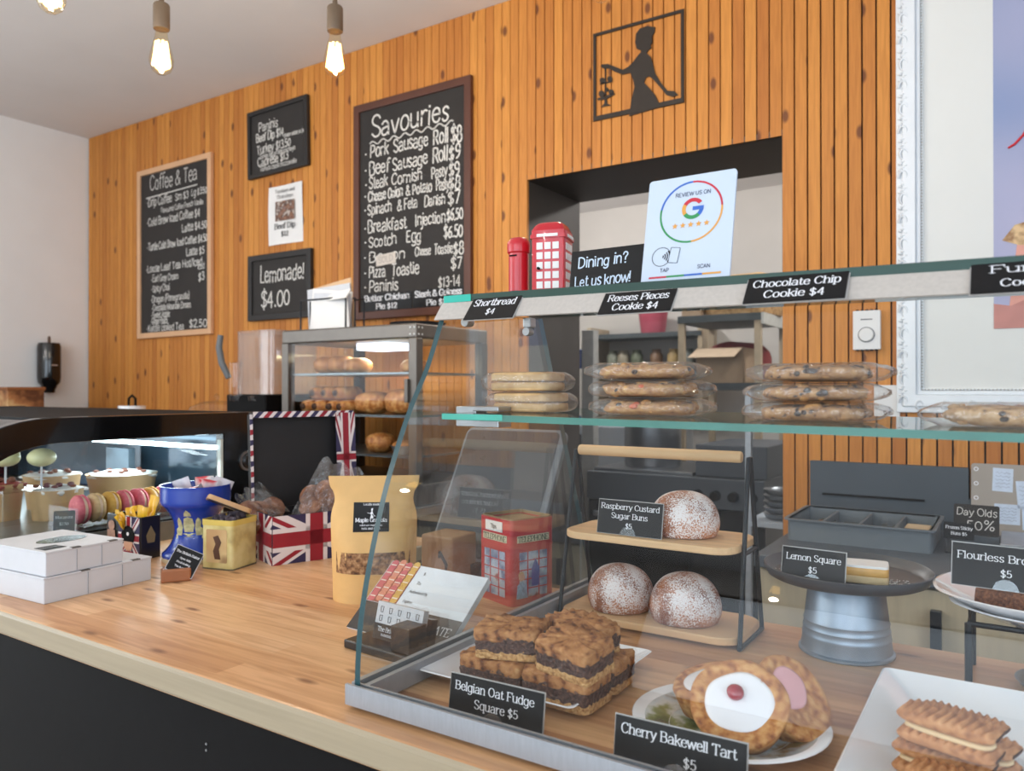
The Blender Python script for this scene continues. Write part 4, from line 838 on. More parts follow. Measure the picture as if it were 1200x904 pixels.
# macarons standing in a clear tray
DK = CT + .045
MACS = {c: ramp_mat('macaron_' + c, ((.3, a), (.7, b)), 120, .6, bump=.1) for c, a, b in (('pink', (206, 92, 106), (226, 122, 132)), ('cream', (206, 172, 122), (226, 196, 148)), ('yellow', (206, 152, 60), (226, 178, 88)), ('coral', (216, 112, 86), (232, 140, 112)))}
CREAM = mat('macaron_filling', (238, 214, 190), .5)
t = thing('macaron_tray', 'clear plastic tray holding the row of macarons inside the fridge', 'tray', (-1.80, .965, DK))
MB().bx(-.06, .06, -.06, .32, 0, .004).bx(-.06, -.056, -.06, .32, 0, .05).bx(.056, .06, -.06, .32, 0, .035).bx(-.06, .06, -.06, -.056, 0, .05).build('tray_walls', PLASTIC, t)
protos = {}
seq = ['pink', 'cream', 'yellow', 'pink', 'pink', 'yellow', 'pink', 'coral', 'yellow']
occ = {}
for i, c in enumerate(seq):
    names = ['first', 'second', 'third', 'fourth', 'fifth', 'sixth', 'seventh', 'eighth', 'ninth', 'tenth', 'eleventh', 'twelfth', 'thirteenth']
    lab = f'{c} macaron standing on edge, {names[i]} from the front of the tray row'
    loc = (-1.80, .945 + i * .0345, DK + .005 + .034)
    if c not in protos:
        m = thing('macaron', lab, 'macaron', loc, group='macarons in the fridge tray')
        for s in (1, -1): MB(LR((0, 0, 0), 90)).lathe([(0, s * .0165), (.02, s * .0155), (.030, s * .0115), (.034, s * .006), (.0335, s * .004), (.0, s * .004)], 22).build('shell', MACS[c], m, smooth=60)
        MB(LR((0, 0, 0), 90)).lathe([(0, .0045), (.030, .0045), (.031, 0), (.030, -.0045), (0, -.0045)], 20).build('filling', CREAM, m, smooth=60)
        protos[c] = m
    else:
        m = copy_tree(protos[c]); m.location = loc; m['label'] = lab
    m.rotation_euler = (R(rnd.uniform(-5, 5)), 0, R(rnd.uniform(-6, 6) + 4))
t = thing('price_card', 'small grey price card stuck to the macaron tray front', 'price card', (-1.738, .878, DK + .004), rz=R(50))
MB(LR((0, 0, 0), 82)).prism(rrect(.042, .046, .003), 0, .0015, M=Matrix.Translation((0, .023, 0))).build('card', mat('card_grey', (66, 70, 70), .4), t)
lettering(t, LR((0, -.0004, 0), 82) @ Matrix.Translation((0, .023, .002)), [('Macarons', .006, 0, .006), ('$2.50', .006, 0, -.008)], mat('pale_ink', (190, 196, 196), .5), wt=1.1)
# dessert cups and cake pops further left
CUP = mat('kraft_cup', (206, 170, 124), .6, var=.03)
WHIP = mat('whipped_topping', (236, 234, 228), .6, var=.06, scale=80, bump=.5, bscale=70)
def cup(label, x, y, r, h, topm, sp=False):
    c = thing('dessert_cup', label, 'dessert cup', (x, y, DK), group='dessert cups in the counter fridge')
    MB().lathe([(0, 0), (r * .84, 0), (r, h), (r * 1.03, h + .003), (r * .97, h + .002), (r * .95, h - .004), (0, h - .006)], 30).build('cup', CUP, c, smooth=40)
    MB(Matrix.Translation((0, 0, h - .002))).blob((0, 0, 0), (r * .95, r * .95, .012), n=10, amp=.5, freq=50).build('topping', topm, c, smooth=180)
    g = MB()
    for i in range(9):
        a = i * 2.4; q = r * .8 * math.sqrt((i + .5) / 9); g.blob((q * math.cos(a), q * math.sin(a), h + .011), (.009, .008, .004), n=5, amp=.2, freq=90)
    g.build('crumbs', mat('brown_crumb', (110, 62, 44), .7), c, smooth=180)
cup('kraft cup of whipped dessert with dark crumbs beside the macaron tray', -1.965, .975, .060, .070, WHIP)
cup('kraft cup with a red berry topping at the far left of the fridge', -2.06, .885, .055, .085, mat('berry_topping', (150, 66, 58), .5, var=.3, scale=40))
cup('kraft cup of cream dessert behind the macaron row', -2.12, 1.23, .09, .075, WHIP)
cup('wide kraft cup with whipped top behind the others in the fridge', -2.16, 1.06, .068, .085, WHIP)
POP = mat('pale_green_coating', (226, 224, 172), .4, var=.05, scale=30, coat=.2)
t = thing('cake_pop_stand', 'clear acrylic stand holding the pale cake pops', 'stand', (-2.16, .905, DK))
MB().bx(-.12, .22, -.06, .04, .075, .08).bx(-.12, -.115, -.06, .04, 0, .075).bx(.215, .22, -.06, .04, 0, .075).build('platform', PLASTIC, t)
for i, (x, y, w) in enumerate(((-1.955, .965-.03, 'nearest'), (-2.10, .92, 'middle'), (-2.02, .885, 'leftmost'))):
    p_ = thing('cake_pop', f'pale green cake pop on a white stick, {w} of the three in the fridge', 'cake pop', (x, y, DK + .062), group='cake pops in the fridge stand')
    MB().tube([(0, 0, 0), (0, 0, .075)], .0025, 8).build('stick', WCARD, p_)
    MB(LR((0, 0, .090))).blob((0, 0, 0), (.031, .031, .022), n=12, amp=.04).build('cake_ball', POP, p_, smooth=180)
MB().box(-2.25, 1.3, DK + .07, .12, .02, .14).build('acrylic_block', mat('foggy_acrylic', (110, 126, 138), .3, var=.1), None)
tag(bpy.data.objects['acrylic_block'], 'pale acrylic panel standing at the back of the fridge', 'panel')
# ------------------------------------------------------------------ things on the counter, left of the glass case
def clip_rect(P, x0, x1, y0, y1):
    for ax, lim, sg in ((0, x0, 1), (0, x1, -1), (1, y0, 1), (1, y1, -1)):
        out = []
        for i, a in enumerate(P):
            b = P[(i + 1) % len(P)]; ia = (a[ax] - lim) * sg >= 0; ib = (b[ax] - lim) * sg >= 0
            if ia: out.append(a)
            if ia != ib:
                t = (lim - a[ax]) / (b[ax] - a[ax]); out.append((a[0] + (b[0] - a[0]) * t, a[1] + (b[1] - a[1]) * t))
        P = out
        if not P: return P
    return P
NAVY = mat('flag_navy', (50, 44, 80), .5, var=.08); FLW = mat('flag_white', (226, 216, 214), .5, var=.04); FLR = mat('flag_red', (150, 30, 46), .5, var=.08)
def jack(mb, w, h, M, k=1., cx=.5):
    """Union flag pattern on a w x h face in the plane of M; materials 0 navy, 1 white, 2 red"""
    def lay(P, z, m):
        P = clip_rect(P, 0, w, 0, h)
        if len(P) > 2: mb.add([(x, y, z) for x, y in P], [tuple(range(len(P)))], m, M)
    lay([(0, 0), (w, 0), (w, h), (0, h)], .0003, 0)
    X, Y = w * cx, h * .5; s = min(w, h) * k
    for ex, ey in ((0, 0), (w, 0), (0, h), (w, h)):
        dx, dy = ex - X, ey - Y; L = math.hypot(dx, dy); nx, ny = -dy / L, dx / L; ex2, ey2 = X + dx * 1.3, Y + dy * 1.3
        for b0, b1, z, m in ((-.10, .10, .0006, 1), (-.005, .055, .0009, 2)):
            lay([(X + nx * s * b0, Y + ny * s * b0), (ex2 + nx * s * b0, ey2 + ny * s * b0), (ex2 + nx * s * b1, ey2 + ny * s * b1), (X + nx * s * b1, Y + ny * s * b1)], z, m)
    for b, z, m in ((.165, .0012, 1), (.10, .0015, 2)):
        lay([(X - s * b, 0), (X + s * b, 0), (X + s * b, h), (X - s * b, h)], z, m); lay([(0, Y - s * b), (w, Y - s * b), (w, Y + s * b), (0, Y + s * b)], z, m)
    return mb
def packet(name, label, cat, w, h, m, loc, rot, group=None, puff=.006):
    def fn(sg):
        def g(u, v):
            e = (1 - (2 * u - 1) ** 4) * (1 - (2 * v - 1) ** 4)
            return ((u - .5) * w, sg * (puff * e + .0004) + .002 * math.sin(u * 9 + v * 5), v * h)
        return g
    mb = MB(); mb.grid(fn(1), 8, 8); mb.grid(fn(-1), 8, 8)
    o = mb.build(name, m, None, smooth=180); o.location = loc; o.rotation_euler = [R(a) for a in rot]; return tag(o, label, cat, group)
# two white cake boxes
def cake_box(label, cx, cy_, z, w, d, h, rz, window):
    t = thing('cake_box', label, 'cake box', (cx, cy_, z), R(rz), 'white cake boxes stacked on the counter')
    MB().bx(-w / 2 + .001, w / 2 - .001, -d / 2 + .001, d / 2 - .001, 0, h - .003).build('tray', WCARD, t, bevel=.0015)
    MB().bx(-w / 2, w / 2, -d / 2, d / 2, h - .0035, h).build('lid', WCARD, t, bevel=.001)
    ln = mat('fold_line', (150, 152, 158), .6)
    MB().bx(w / 2 - .0008, w / 2 + .0004, -d * .12, -d * .117, .002, h - .004).build('fold_seam', ln, t)
    MB().bx(w / 2 - .0008, w / 2 + .0004, d * .2, d * .203, .002, h - .004).build('fold_seam', ln, t)
    for y in (-d * .18, d * .3): MB().bx(w / 2 - .008, w / 2 + .0004, y, y + .016, h - .0015, h + .0004).build('tuck_slot', mat('slot_dark', (90, 86, 82), .7), t)
    if window:
        MB(Matrix.Translation((.005, .01, h))).prism(circ(.044, 32, 0, 0, .62), 0, .0006).build('oval_window', mat('dark_window_film', (58, 60, 62), .15, var=.3, scale=20, coat=.5), t)
        st = MB().bx(.045, .078, -.062, -.025, h, h + .0005).build('sticker', CARD, t)
        lettering(t, Matrix.Translation((.063, -.044, h + .0008)) @ Matrix.Rotation(R(90), 4, 'Z'), [('The British Baker', .005, 0, 0)], INK, wt=1)
    else:
        MB().bx(w / 2 - .045, w / 2 - .012, -d * .45, -d * .22, h, h + .0005).build('sticker', CARD, t)
    return t
cake_box('white cake box underneath another, near the front edge of the counter', -1.474, .748, CT, .22, .20, .044, 3, False)
cake_box('white cake box with an oval window, on top of another box', -1.461, .722, CT + .0445, .19, .142, .042, 4, True)
# leather-brown block with a tilted business card
t = thing('card_block', 'brown wooden block holding a tilted black card beside the cake boxes', 'card holder', (-1.322, .872, CT), R(58))
MB().bx(-.026, .026, -.012, .016, 0, .024).build('block', mat('brown_block', (156, 98, 62), .5, var=.12, scale=20), t, bevel=.003)
c_ = MB(LR((0, .0, .012), 68, 0, 0) @ Matrix.Rotation(R(-28), 4, 'Z')).prism(rrect(.052, .05, .001), 0, .008, M=Matrix.Translation((.003, .026, 0)))
c_.build('card_stack', [WCARD], t)
q_ = LR((0, .0, .012), 68, 0, 0) @ Matrix.Rotation(R(-28), 4, 'Z') @ Matrix.Translation((.003, .026, .0082))
MB(q_).prism(rrect(.05, .048, .001), 0, .0004).build('card_front', CARD, t)
lettering(t, q_ @ Matrix.Translation((0, 0, .0007)), [('The British Baker', .0045, 0, .012), ('Open daily', .0035, 0, .002), ('Fresh baking', .0035, 0, -.006), ('Tea & coffee', .0035, 0, -.014)], INK, wt=1.2)
# flag-printed tin of mustard sachets
t = thing('flag_tin', 'flag and guardsman printed tin filled with yellow sachets', 'tin', (-1.601, .955, CT), R(3))
MB().ring(rrect(.118, .05, .004, 2), rrect(.112, .044, .003, 2), 0, .09).bx(-.055, .055, -.021, .021, 0, .002).build('body', mat('tin_black', (34, 30, 32), .35), t, bevel=.0006)
fl = MB(); jack(fl, .072, .088, LR((-.014, -.0252, .001), 90), .85); fl.build('flag_print', [NAVY, FLW, FLR], t)
TF = LR((.022, -.027, .048), 90) @ Matrix.Scale(1.35, 4)
gd = MB(TF); gd.prism(circ(.011, 16, 0, -.012), 0, .0004, 0); gd.prism([(-.014, -.008), (.014, -.008), (.017, .004), (.010, .014), (0, .017), (-.010, .014), (-.017, .004)], .0004, .0008, 1); gd.prism(circ(.003, 10, 0, .004), .0008, .0012, 2)
gd.prism([(-.014, -.044), (.014, -.044), (.011, -.023), (-.011, -.023)], 0, .0004, 3); gd.build('guardsman_print', [mat('face_print', (222, 172, 142), .5), BLACK, PAPER, FLR], t)
MB(LR((-.0385, -.027, .045), 90)).prism(circ(.011, 14, .002, .022), 0, .0004).prism([(-.016, -.044), (.018, -.044), (.014, .012), (-.012, .012)], 0, .0004).build('lady_print', mat('photo_skin', (176, 134, 112), .5, var=.3, scale=60), t)
MB(LR((.0595, .0, .05), 90, 0, 90)).prism([(-.008, -.016), (.008, -.016), (.011, .0), (0, .02), (-.011, .0)], 0, .0004).build('crest_print', mat('gold_print', (150, 126, 80), .5), t)
YEL = mat('mustard_sachet', (232, 178, 32), .35, var=.08, scale=30, coat=.2)
for i, (x, y, z, a, b, c) in enumerate(((-.04, -.01, .062, 10, 20, 0), (-.025, .012, .066, -20, -15, 30), (-.008, -.012, .068, 30, 40, -10), (.004, .01, .07, -10, -50, 10), (.014, -.008, .066, 25, -30, 5), (.03, .008, .066, -15, 15, -20), (.038, -.006, .075, 5, 12, 15), (.042, .012, .082, -8, 10, 5))):
    packet('mustard_sachet', 'small yellow sachet in the flag-printed tin', 'sachet', .026, .05, YEL, (-1.601 + x, .955 + y, CT + z - (.012 if i < 7 else 0)), (a, b, c), 'yellow sachets in the flag tin', .004)
# royal blue hourglass tin with snack packs
BLUE = mat('royal_blue_tin', (26, 62, 164), .25, var=.04, coat=.4)
BX, BY = -1.464, 1.012
t = thing('blue_tin', 'royal blue waisted tin with a gold crest, full of red and white snack packs', 'tin', (BX, BY, CT))
def tin_r(z): return (.066 + .005 * min(1, z / .10)) - max(0, math.sqrt(max(0, .064 ** 2 - (z - .068) ** 2)) - .037)
pr = [(0, 0), (.064, 0), (.0665, .004)] + [(tin_r(.006 + .15 * k / 29.), .006 + .15 * k / 29.) for k in range(30)]
MB().lathe(pr + [(.0715, .158), (.069, .158), (.068, .145), (.045, .09), (.0, .088)], 44).build('body', BLUE, t, smooth=50)
MB().lathe([(.066, .0), (.0672, .003), (.067, .009), (.0655, .0095)], 44).build('base_rim', mat('cream_rim', (206, 198, 168), .4), t, smooth=40)
GOLD = mat('crest_gold', (200, 196, 150), .45, .2, var=.25, scale=120)
cr = MB(LR((0, 0, .078), 0, 0, 37))
def onc(x, z, o=.0008):
    r = tin_r(z + .078) + o
    a = x / r - PI / 2; return (r * math.cos(a), r * math.sin(a), z)
for P in ([(-.007, -.012), (.007, -.012), (.009, .0), (.007, .012), (0, .015), (-.007, .012), (-.009, 0)], [(-.006, .016), (.006, .016), (.005, .022), (0, .028), (-.005, .022)],
          [(-.022, -.018), (-.012, -.018), (-.010, -.004), (-.012, .008), (-.016, .014), (-.02, .008), (-.019, -.004), (-.024, -.008)], [(.022, -.018), (.012, -.018), (.010, -.004), (.012, .008), (.016, .014), (.02, .008), (.019, -.004), (.024, -.008)],
          [(-.024, -.024), (-.008, -.021), (.008, -.021), (.024, -.024), (.024, -.017), (.008, -.0145), (-.008, -.0145), (-.024, -.017)]):
    P = [(p[0] * 1.25, p[1] * 1.2) for p in P]
    cxm = sum(p[0] for p in P) / len(P); czm = sum(p[1] for p in P) / len(P)
    cr.add([onc(cxm, czm)] + [onc(*p) for p in P], [(0, i + 1, (i + 1) % len(P) + 1) for i in range(len(P))])
cr.build('crest_print', GOLD, t)
PKR = ramp_mat('red_white_pack', ((.42, (196, 34, 48)), (.52, (226, 216, 214))), 26, .3, 1, coat=.3)
PKW = mat('silver_white_pack', (206, 204, 212), .3, var=.1, scale=30, coat=.3)
for i, (x, y, z, a, b, c, m_) in enumerate(((-.036, .008, .12, 12, -18, 20, PKW), (-.014, -.018, .135, 70, 20, 37, PKR), (.014, -.012, .138, 66, -25, 60, PKR), (-.004, .018, .122, 25, 30, 20, PKR), (.030, .004, .120, 10, 12, 60, PKR), (.034, .024, .122, -8, 22, 50, PKW), (-.02, .034, .12, -12, -5, 30, PKR), (.012, .036, .118, -10, 15, 50, PKW))):
    packet('snack_pack', ('red and white snack pack poking out of the blue tin', 'silvery white snack pack poking out of the blue tin')[m_ is PKW], 'snack pack', .040, .050, m_, (BX + x, BY + y, CT + z), (a, b, c), ('red snack packs in the blue tin', 'white snack packs in the blue tin')[m_ is PKW])
# cream tea tin with its lid open
t = thing('cream_tin', 'worn cream tin with lid propped open, full of dark tea bags', 'tin', (-1.345, 1.008, CT), R(14))
CREAMT = ramp_mat('worn_cream_tin', ((.3, (168, 146, 92)), (.5, (206, 190, 126)), (.7, (220, 206, 150))), 24, .4, 4)
MB().ring(rrect(.076, .078, .008, 3), rrect(.071, .073, .007, 3), 0, .096).prism(rrect(.072, .074, .007, 3), 0, .003).build('body', CREAMT, t, smooth=40)
MB().ring(rrect(.0785, .0805, .009, 3), rrect(.075, .077, .008, 3), .088, .099).build('rim', mat('cream_rim_line', (212, 186, 92), .4), t, smooth=40)
MB().ring(rrect(.0772, .0792, .008, 3), rrect(.074, .076, .008, 3), .0, .003).build('base_seam', mat('seam_dark', (96, 88, 66), .5), t)
MB(LR((.0, -.0394, .047), 90)).prism(rrect(.05, .066, .003), 0, .0004).build('picture_panel', ramp_mat('sepia_panel', ((.35, (186, 148, 100)), (.6, (216, 190, 138)), (.75, (120, 80, 52))), 18, .5, 1), t)
MB(LR((.0, -.04, .047), 90)).prism([(-.004, -.026), (.010, -.026), (.006, -.006), (.012, .008), (.004, .022), (-.008, .018), (-.002, .004), (-.008, -.010)], 0, .0004).build('figure_print', mat('figure_print_dark', (84, 56, 40), .5), t)
vd = Vector((-.803, .597, 0)); vr = Vector((.597, .803, 0)); vz = Vector((0, 0, 1))
r1 = vr * math.cos(R(24)) - vz * math.sin(R(24)); n1 = vz * math.cos(R(24)) + vr * math.sin(R(24))
n2 = n1 * math.cos(R(11)) + vd * math.sin(R(11)); d2 = vd * math.cos(R(11)) - n1 * math.sin(R(11))
LM = Matrix.Rotation(R(-14), 4, 'Z') @ Matrix(((r1.x, d2.x, n2.x, 0), (r1.y, d2.y, n2.y, 0), (r1.z, d2.z, n2.z, 0), (0, 0, 0, 1)))
LM = Matrix.Translation((-.004, -.002, .1205)) @ LM
MB(LM).prism(rrect(.088, .078, .009, 3), 0, .009).build('lid', mat('lid_tan', (190, 150, 104), .45, var=.08), t, smooth=40)
MB(LM).prism(rrect(.080, .070, .006, 3), -.0008, .0).build('lid_inside', mat('lid_inside_dark', (60, 52, 46), .4), t)
TEAB = ramp_mat('dark_tea_sachet', ((.42, (70, 62, 72)), (.55, (120, 108, 116)), (.7, (206, 200, 204))), 40, .4, 2)
for i in range(9):
    x, y = -.020 + (i % 5) * .010, -.016 + (i // 5) * .032
    packet('tea_sachet', 'dark tea sachet packed upright in the open cream tin', 'sachet', .030, .05, TEAB, (-1.345 + x * .97, 1.008 + y, CT + .05 + rnd.uniform(0, .012)), (rnd.uniform(-8, 8), rnd.uniform(-8, 8), 90 + rnd.uniform(-10, 10)), 'tea sachets in the cream tin', .004)
# Union flag gift box, lid standing open
JX, JY = -1.268, 1.052
t = thing('flag_gift_box', 'open gift box covered in Union flag print with its lid standing up', 'gift box', (JX, JY, CT), R(70))
JL, JD, JH = .235, .128, .100
b = MB(); b.bx(0, JL, 0, .004, 0, JH).bx(0, JL, JD - .004, JD, 0, JH).bx(0, .004, 0, JD, 0, JH).bx(JL - .004, JL, 0, JD, 0, JH).bx(0, JL, 0, JD, 0, .003)
b.build('tray', mat('box_inside_black', (22, 20, 22), .6), t)
f = MB(); jack(f, JL, JH, LR((0, -.0002, 0), 90), 1.45, .40); jack(f, JD, JH, LR((-.0002, JD, 0), 90, 0, -90), 1.4); f.build('flag_print', [NAVY, FLW, FLR], t)
lid = MB(LR((0, JD, JH), -4)); lid.bx(.0, JL, 0, .004, 0, .205)
lid.bx(JL, JL + .004, -.022, .004, 0, .205).bx(0, JL, -.022, .004, .205, .209).bx(-.004, 0, -.012, .004, .0, .205).build('lid', MATS['box_inside_black'], t)
lf = MB(LR((0, JD, JH), -4)); jack(lf, .048, .205, LR((JL - .045, -.022, 0), 90), 1.5, .5); 
for (W_, H_, Mx, n_) in ((JL, .013, LR((0, -.0222, .197), 90), 11), (.0065, .205, LR((-.0042, -.0124, 0), 90), 9)):
    lf.add([(0, 0, 0), (W_, 0, 0), (W_, H_, 0), (0, H_, 0)], [(0, 1, 2, 3)], 1, Mx)
    for i in range(n_):
        s0 = i / n_; s1 = (i + .55) / n_; mm = 2 if i % 2 else 0
        if W_ > H_: lf.add([(W_ * s0, 0, .0004), (W_ * s1, 0, .0004), (min(W_, W_ * s1 + .012), H_, .0004), (min(W_, W_ * s0 + .012), H_, .0004)], [(0, 1, 2, 3)], mm, Mx)
        else: lf.add([(0, H_ * s0, .0004), (W_, H_ * s0 + .002, .0004), (W_, H_ * s1, .0004), (0, H_ * s1, .0004)], [(0, 1, 2, 3)], mm, Mx)
lf.build('lid_flag_border', [NAVY, FLW, FLR], t)
# bags of biscuits heaped in the gift box
BISC = ramp_mat('brown_biscuit', ((.3, (96, 58, 40)), (.6, (156, 104, 74)), (.8, (200, 152, 116))), 60, .6)
SHOE = pane_mat('cloudy_cellophane', (.92, .91, .90), .12, .07, .7, .03)
def biscuit_bag(label, x, y, z, w, h, rot, n, m_):
    g = thing('biscuit_bag', label, 'biscuit bag', (x, y, z), rot=[R(a) for a in rot])
    def fn(sg):
        def q(u, v):
            e = (1 - (2 * u - 1) ** 4) * (1 - (1.6 * v - .6) ** 4 if v < .95 else 0) * (1 - .7 * v)
            return ((u - .5) * w * (1 - .35 * v), sg * (.032 * max(e, 0) + .001) + .004 * math.sin(u * 14 + v * 9), v * h + .006 * math.sin(u * 17) * v)
        return q
    mb = MB(); mb.grid(fn(1), 16, 14); mb.grid(fn(-1), 16, 14); mb.build('bag', m_, g, smooth=180)
    rr = random.Random(int(w * 1e4))
    for i in range(n):
        MB(LR((rr.uniform(-.3, .3) * w, rr.uniform(-.008, .008), h * (.16 + .42 * i / n)), rr.uniform(50, 120), rr.uniform(-25, 25), rr.uniform(-40, 40))).lathe([(0, .006), (.02, .006), (.026, .003), (.026, -.003), (.02, -.006), (0, -.006)], 16).build('biscuit', BISC, g, smooth=60)
    return g
biscuit_bag('tall clear bag of brown biscuits standing in the flag gift box', -1.272, 1.185, CT + .052, .150, .150, (0, 20, 56), 16, SHOE)
biscuit_bag('clear bag of pale biscuits lying over the left end of the flag gift box', -1.335, 1.105, CT + .070, .095, .10, (-25, -35, 50), 7, SHOE)
# granola pouch
t = thing('granola_pouch', 'kraft stand-up pouch of maple granola with a clear window', 'pouch', (-.925, .985, CT), R(38))
PW, PH = .150, .212
def pch(sg):
    def q(u, v):
        e = (1 - (2 * u - 1) ** 4); d = .036 * (1 - v) ** .8 * e + .0012 + .010 * math.exp(-((v - .45) / .25) ** 2) * e
        w = PW * (1 - .10 * math.exp(-((v - .82) / .09) ** 2) * (abs(2 * u - 1) ** 2) + .03 * (v > .9)) * (.93 + .07 * v)
        return ((u - .5) * w, sg * d + .002 * math.sin(v * 9 + u * 4) - .004 * v, v * PH)
    return q
p_ = MB(); p_.grid(pch(-1), 22, 34); p_.grid(pch(1), 22, 34); p_.build('pouch', KRAFT, t, smooth=180)
def on_pouch(x, z, o=.0008):
    q = pch(-1)(x / (PW * .95) + .5, z / PH); return (x, q[1] - o, z)
def patch(name, x0, x1, z0, z1, m_, o=.0008, nu=12, nv=6):
    return MB().grid(lambda u, v: on_pouch(x0 + (x1 - x0) * u, z0 + (z1 - z0) * v, o), nu, nv).build(name, m_, t, smooth=180)
GRAN = ramp_mat('granola', ((.3, (66, 42, 26)), (.45, (134, 92, 58)), (.6, (176, 134, 92)), (.75, (206, 172, 134))), 130, .7, 4, bump=.6)
patch('granola_window', -.062, .062, .050, .086, GRAN, .0006)
patch('label', -.033, .027, .12, .168, CARD, .0009)
lp = FRONT @ Matrix.Translation((-.003, .144, 0))
lb = MB(); tmp = MB()
for s, h, x, y, w_ in (('Locally made', .0036, 0, .019, 1), ('Maple Granola', .0062, 0, -.008, 1.3), ('rolled oats maple syrup', .0028, 0, -.0145, 1), ('nuts and seeds', .0036, 0, -.020, 1)): write(tmp, s, h, x, y, 'c', 'serif', w_)
lady_s = [((X - 740) / 220. * .016 + .0, (330 - Y) / 200. * .016 - .004) for X, Y in [(p[0], p[1]) for p in lady]]
lb.v = []; tmp.prism([(x - .001, y + .008) for x, y in [(a * .55, b_ * .5) for a, b_ in lady_s]], 0, .0001)
tmp.v = [on_pouch(v[0] - .003, v[1] + .144, .0013) for v in tmp.v]; tmp.build('lettering', INK, t)
# gift certificate leaning back in its holder
t = thing('gift_certificate', 'white gift certificate with a macaron picture leaning beside the glass case', 'gift certificate', (-.748, .835, CT + .002), rz=R(-3), rot=None)
LN = Matrix.Rotation(R(38), 4, 'X') @ Matrix.Identity(4)
LN = LR((0, 0, 0), 40)
GW, GH = .195, .128
MB(LN).bx(-GW / 2, GW / 2, 0, GH, -.010, 0).build('certificate_stack', mat('certificate_white', (226, 232, 240), .5, var=.02), t, bevel=.0008)
MB(LN).bx(-GW / 2, GW / 2, 0, .050, .0001, .0006).build('dark_band', mat('certificate_band', (44, 38, 36), .4, var=.1), t)
MB(LN).bx(-GW / 2 + .002, -GW / 2 + .062, .051, GH - .002, .0001, .0006).build('picture_ground', mat('macaron_picture_ground', (150, 70, 52), .5, var=.3, scale=60), t)
mp_ = MB(LN)
for r_ in range(5):
    for c in range(4):
        for s, dy in ((1, .0032), (1, -.0032)): mp_.prism(circ(.0065, 12, -GW / 2 + .0095 + c * .0148, .0600 + r_ * .0150 + dy + (c % 2) * .003, 1.05), .0006, .0008 + .0001 * (dy > 0), (0, 2, 0, 1)[c] if dy > 0 else (0, 2, 2, 1)[c])
        mp_.bx(-GW / 2 + .0038 + c * .0148, -GW / 2 + .0152 + c * .0148, .0590 + r_ * .0150 + (c % 2) * .003, .0610 + r_ * .0150 + (c % 2) * .003, .0009, .001, 3)
mp_.build('macaron_picture', [mat('print_pink', (206, 96, 100), .5), mat('print_yellow', (216, 168, 76), .5), mat('print_peach', (222, 140, 112), .5), mat('print_cream', (236, 216, 200), .5)], t)
lettering(t, LN @ Matrix.Translation((0, 0, .0009)), [('GIFT CERTIFICATE', .013, .022, .022, 'c', .9, 1, .135)], INK)
lettering(t, LN @ Matrix.Translation((0, 0, .0005)), [('$', .005, -.02, .112, 'l'), ('To:', .005, -.022, .094, 'l'), ('Authorized By', .0045, -.026, .078, 'l'), ('Expires', .0045, -.026, .060, 'l')], BLACKINK, 'small_print')
MB().bx(-.10, .10, .02, .055, -.002, .004).build('easel_base', BLACK, t)
# business card holder
t = thing('business_card_holder', 'black holder with white business cards at the case corner', 'card holder', (-.708, .797, CT), R(-4))
HB = mat('espresso_wood', (38, 32, 30), .35, var=.2, scale=10, stretch=(1, 8, 8))
MB().bx(-.075, .048, -.028, .032, 0, .012).build('base', HB, t, bevel=.002)
MB().bx(.012, .046, -.022, .012, .0122, .046).build('front_block', HB, t, bevel=.001)
MB(LR((0, .0, .012), -12)).bx(-.048, .046, .014, .026, 0, .04).build('back_rest', HB, t)
cm = LR((-.003, .0, .013), 76)
MB(cm).bx(-.044, .044, 0, .05, -.010, 0).build('card_stack', WCARD, t)
MB(cm).bx(-.044, .044, 0, .021, .0001, .0005).build('dark_band', CARD, t)
lettering(t, cm @ Matrix.Translation((0, 0, .0008)), [('The British Baker', .006, -.006, .011, 'c', 1), ('thebritishbaker bakery', .0034, -.006, .005, 'c', 1)], INK)
ic = MB(cm)
for r_ in range(2):
    for c in range(5):
        x, y = -.034 + c * .017, .027 + r_ * .012
        ic.ring([(x - .003, y + .005), (x + .003, y + .005), (x + .0022, y - .003), (x - .0022, y - .003)], [(x - .0024, y + .0044), (x + .0024, y + .0044), (x + .0017, y - .0024), (x - .0017, y - .0024)], .0002, .0006)
ic.build('cup_stamps', BLACKINK, t)
# telephone box tips tin
t = thing('tips_tin', 'red telephone box tin with a Tips label, beside the glass case', 'tin', (-.724, 1.125, CT), R(-20))
TW, TH = .092, .142
MB().ring(rrect(TW, TW, .008, 4), rrect(TW - .003, TW - .003, .007, 4), 0, TH).prism(rrect(TW - .003, TW - .003, .007, 4), 0, .003).build('body', RED, t, smooth=40)
MB().ring(rrect(TW - .004, TW - .004, .007, 4), rrect(TW - .009, TW - .009, .005, 4), TH - .003, TH + .002).prism(rrect(TW - .008, TW - .008, .005, 4), TH - .010, TH - .006).build('lid', mat('brass_lid', (150, 130, 92), .4, .3), t, smooth=40)
MB().ring(rrect(TW + .0016, TW + .0016, .009, 4), rrect(TW - .002, TW - .002, .008, 4), TH - .047, TH - .043).build('cornice', RED, t, smooth=40)
SKY = ramp_mat('street_scene_print', ((.35, (86, 112, 156)), (.5, (176, 198, 222)), (.62, (196, 206, 214)), (.7, (150, 66, 56)), (.8, (60, 62, 76))), 34, .4, 2)
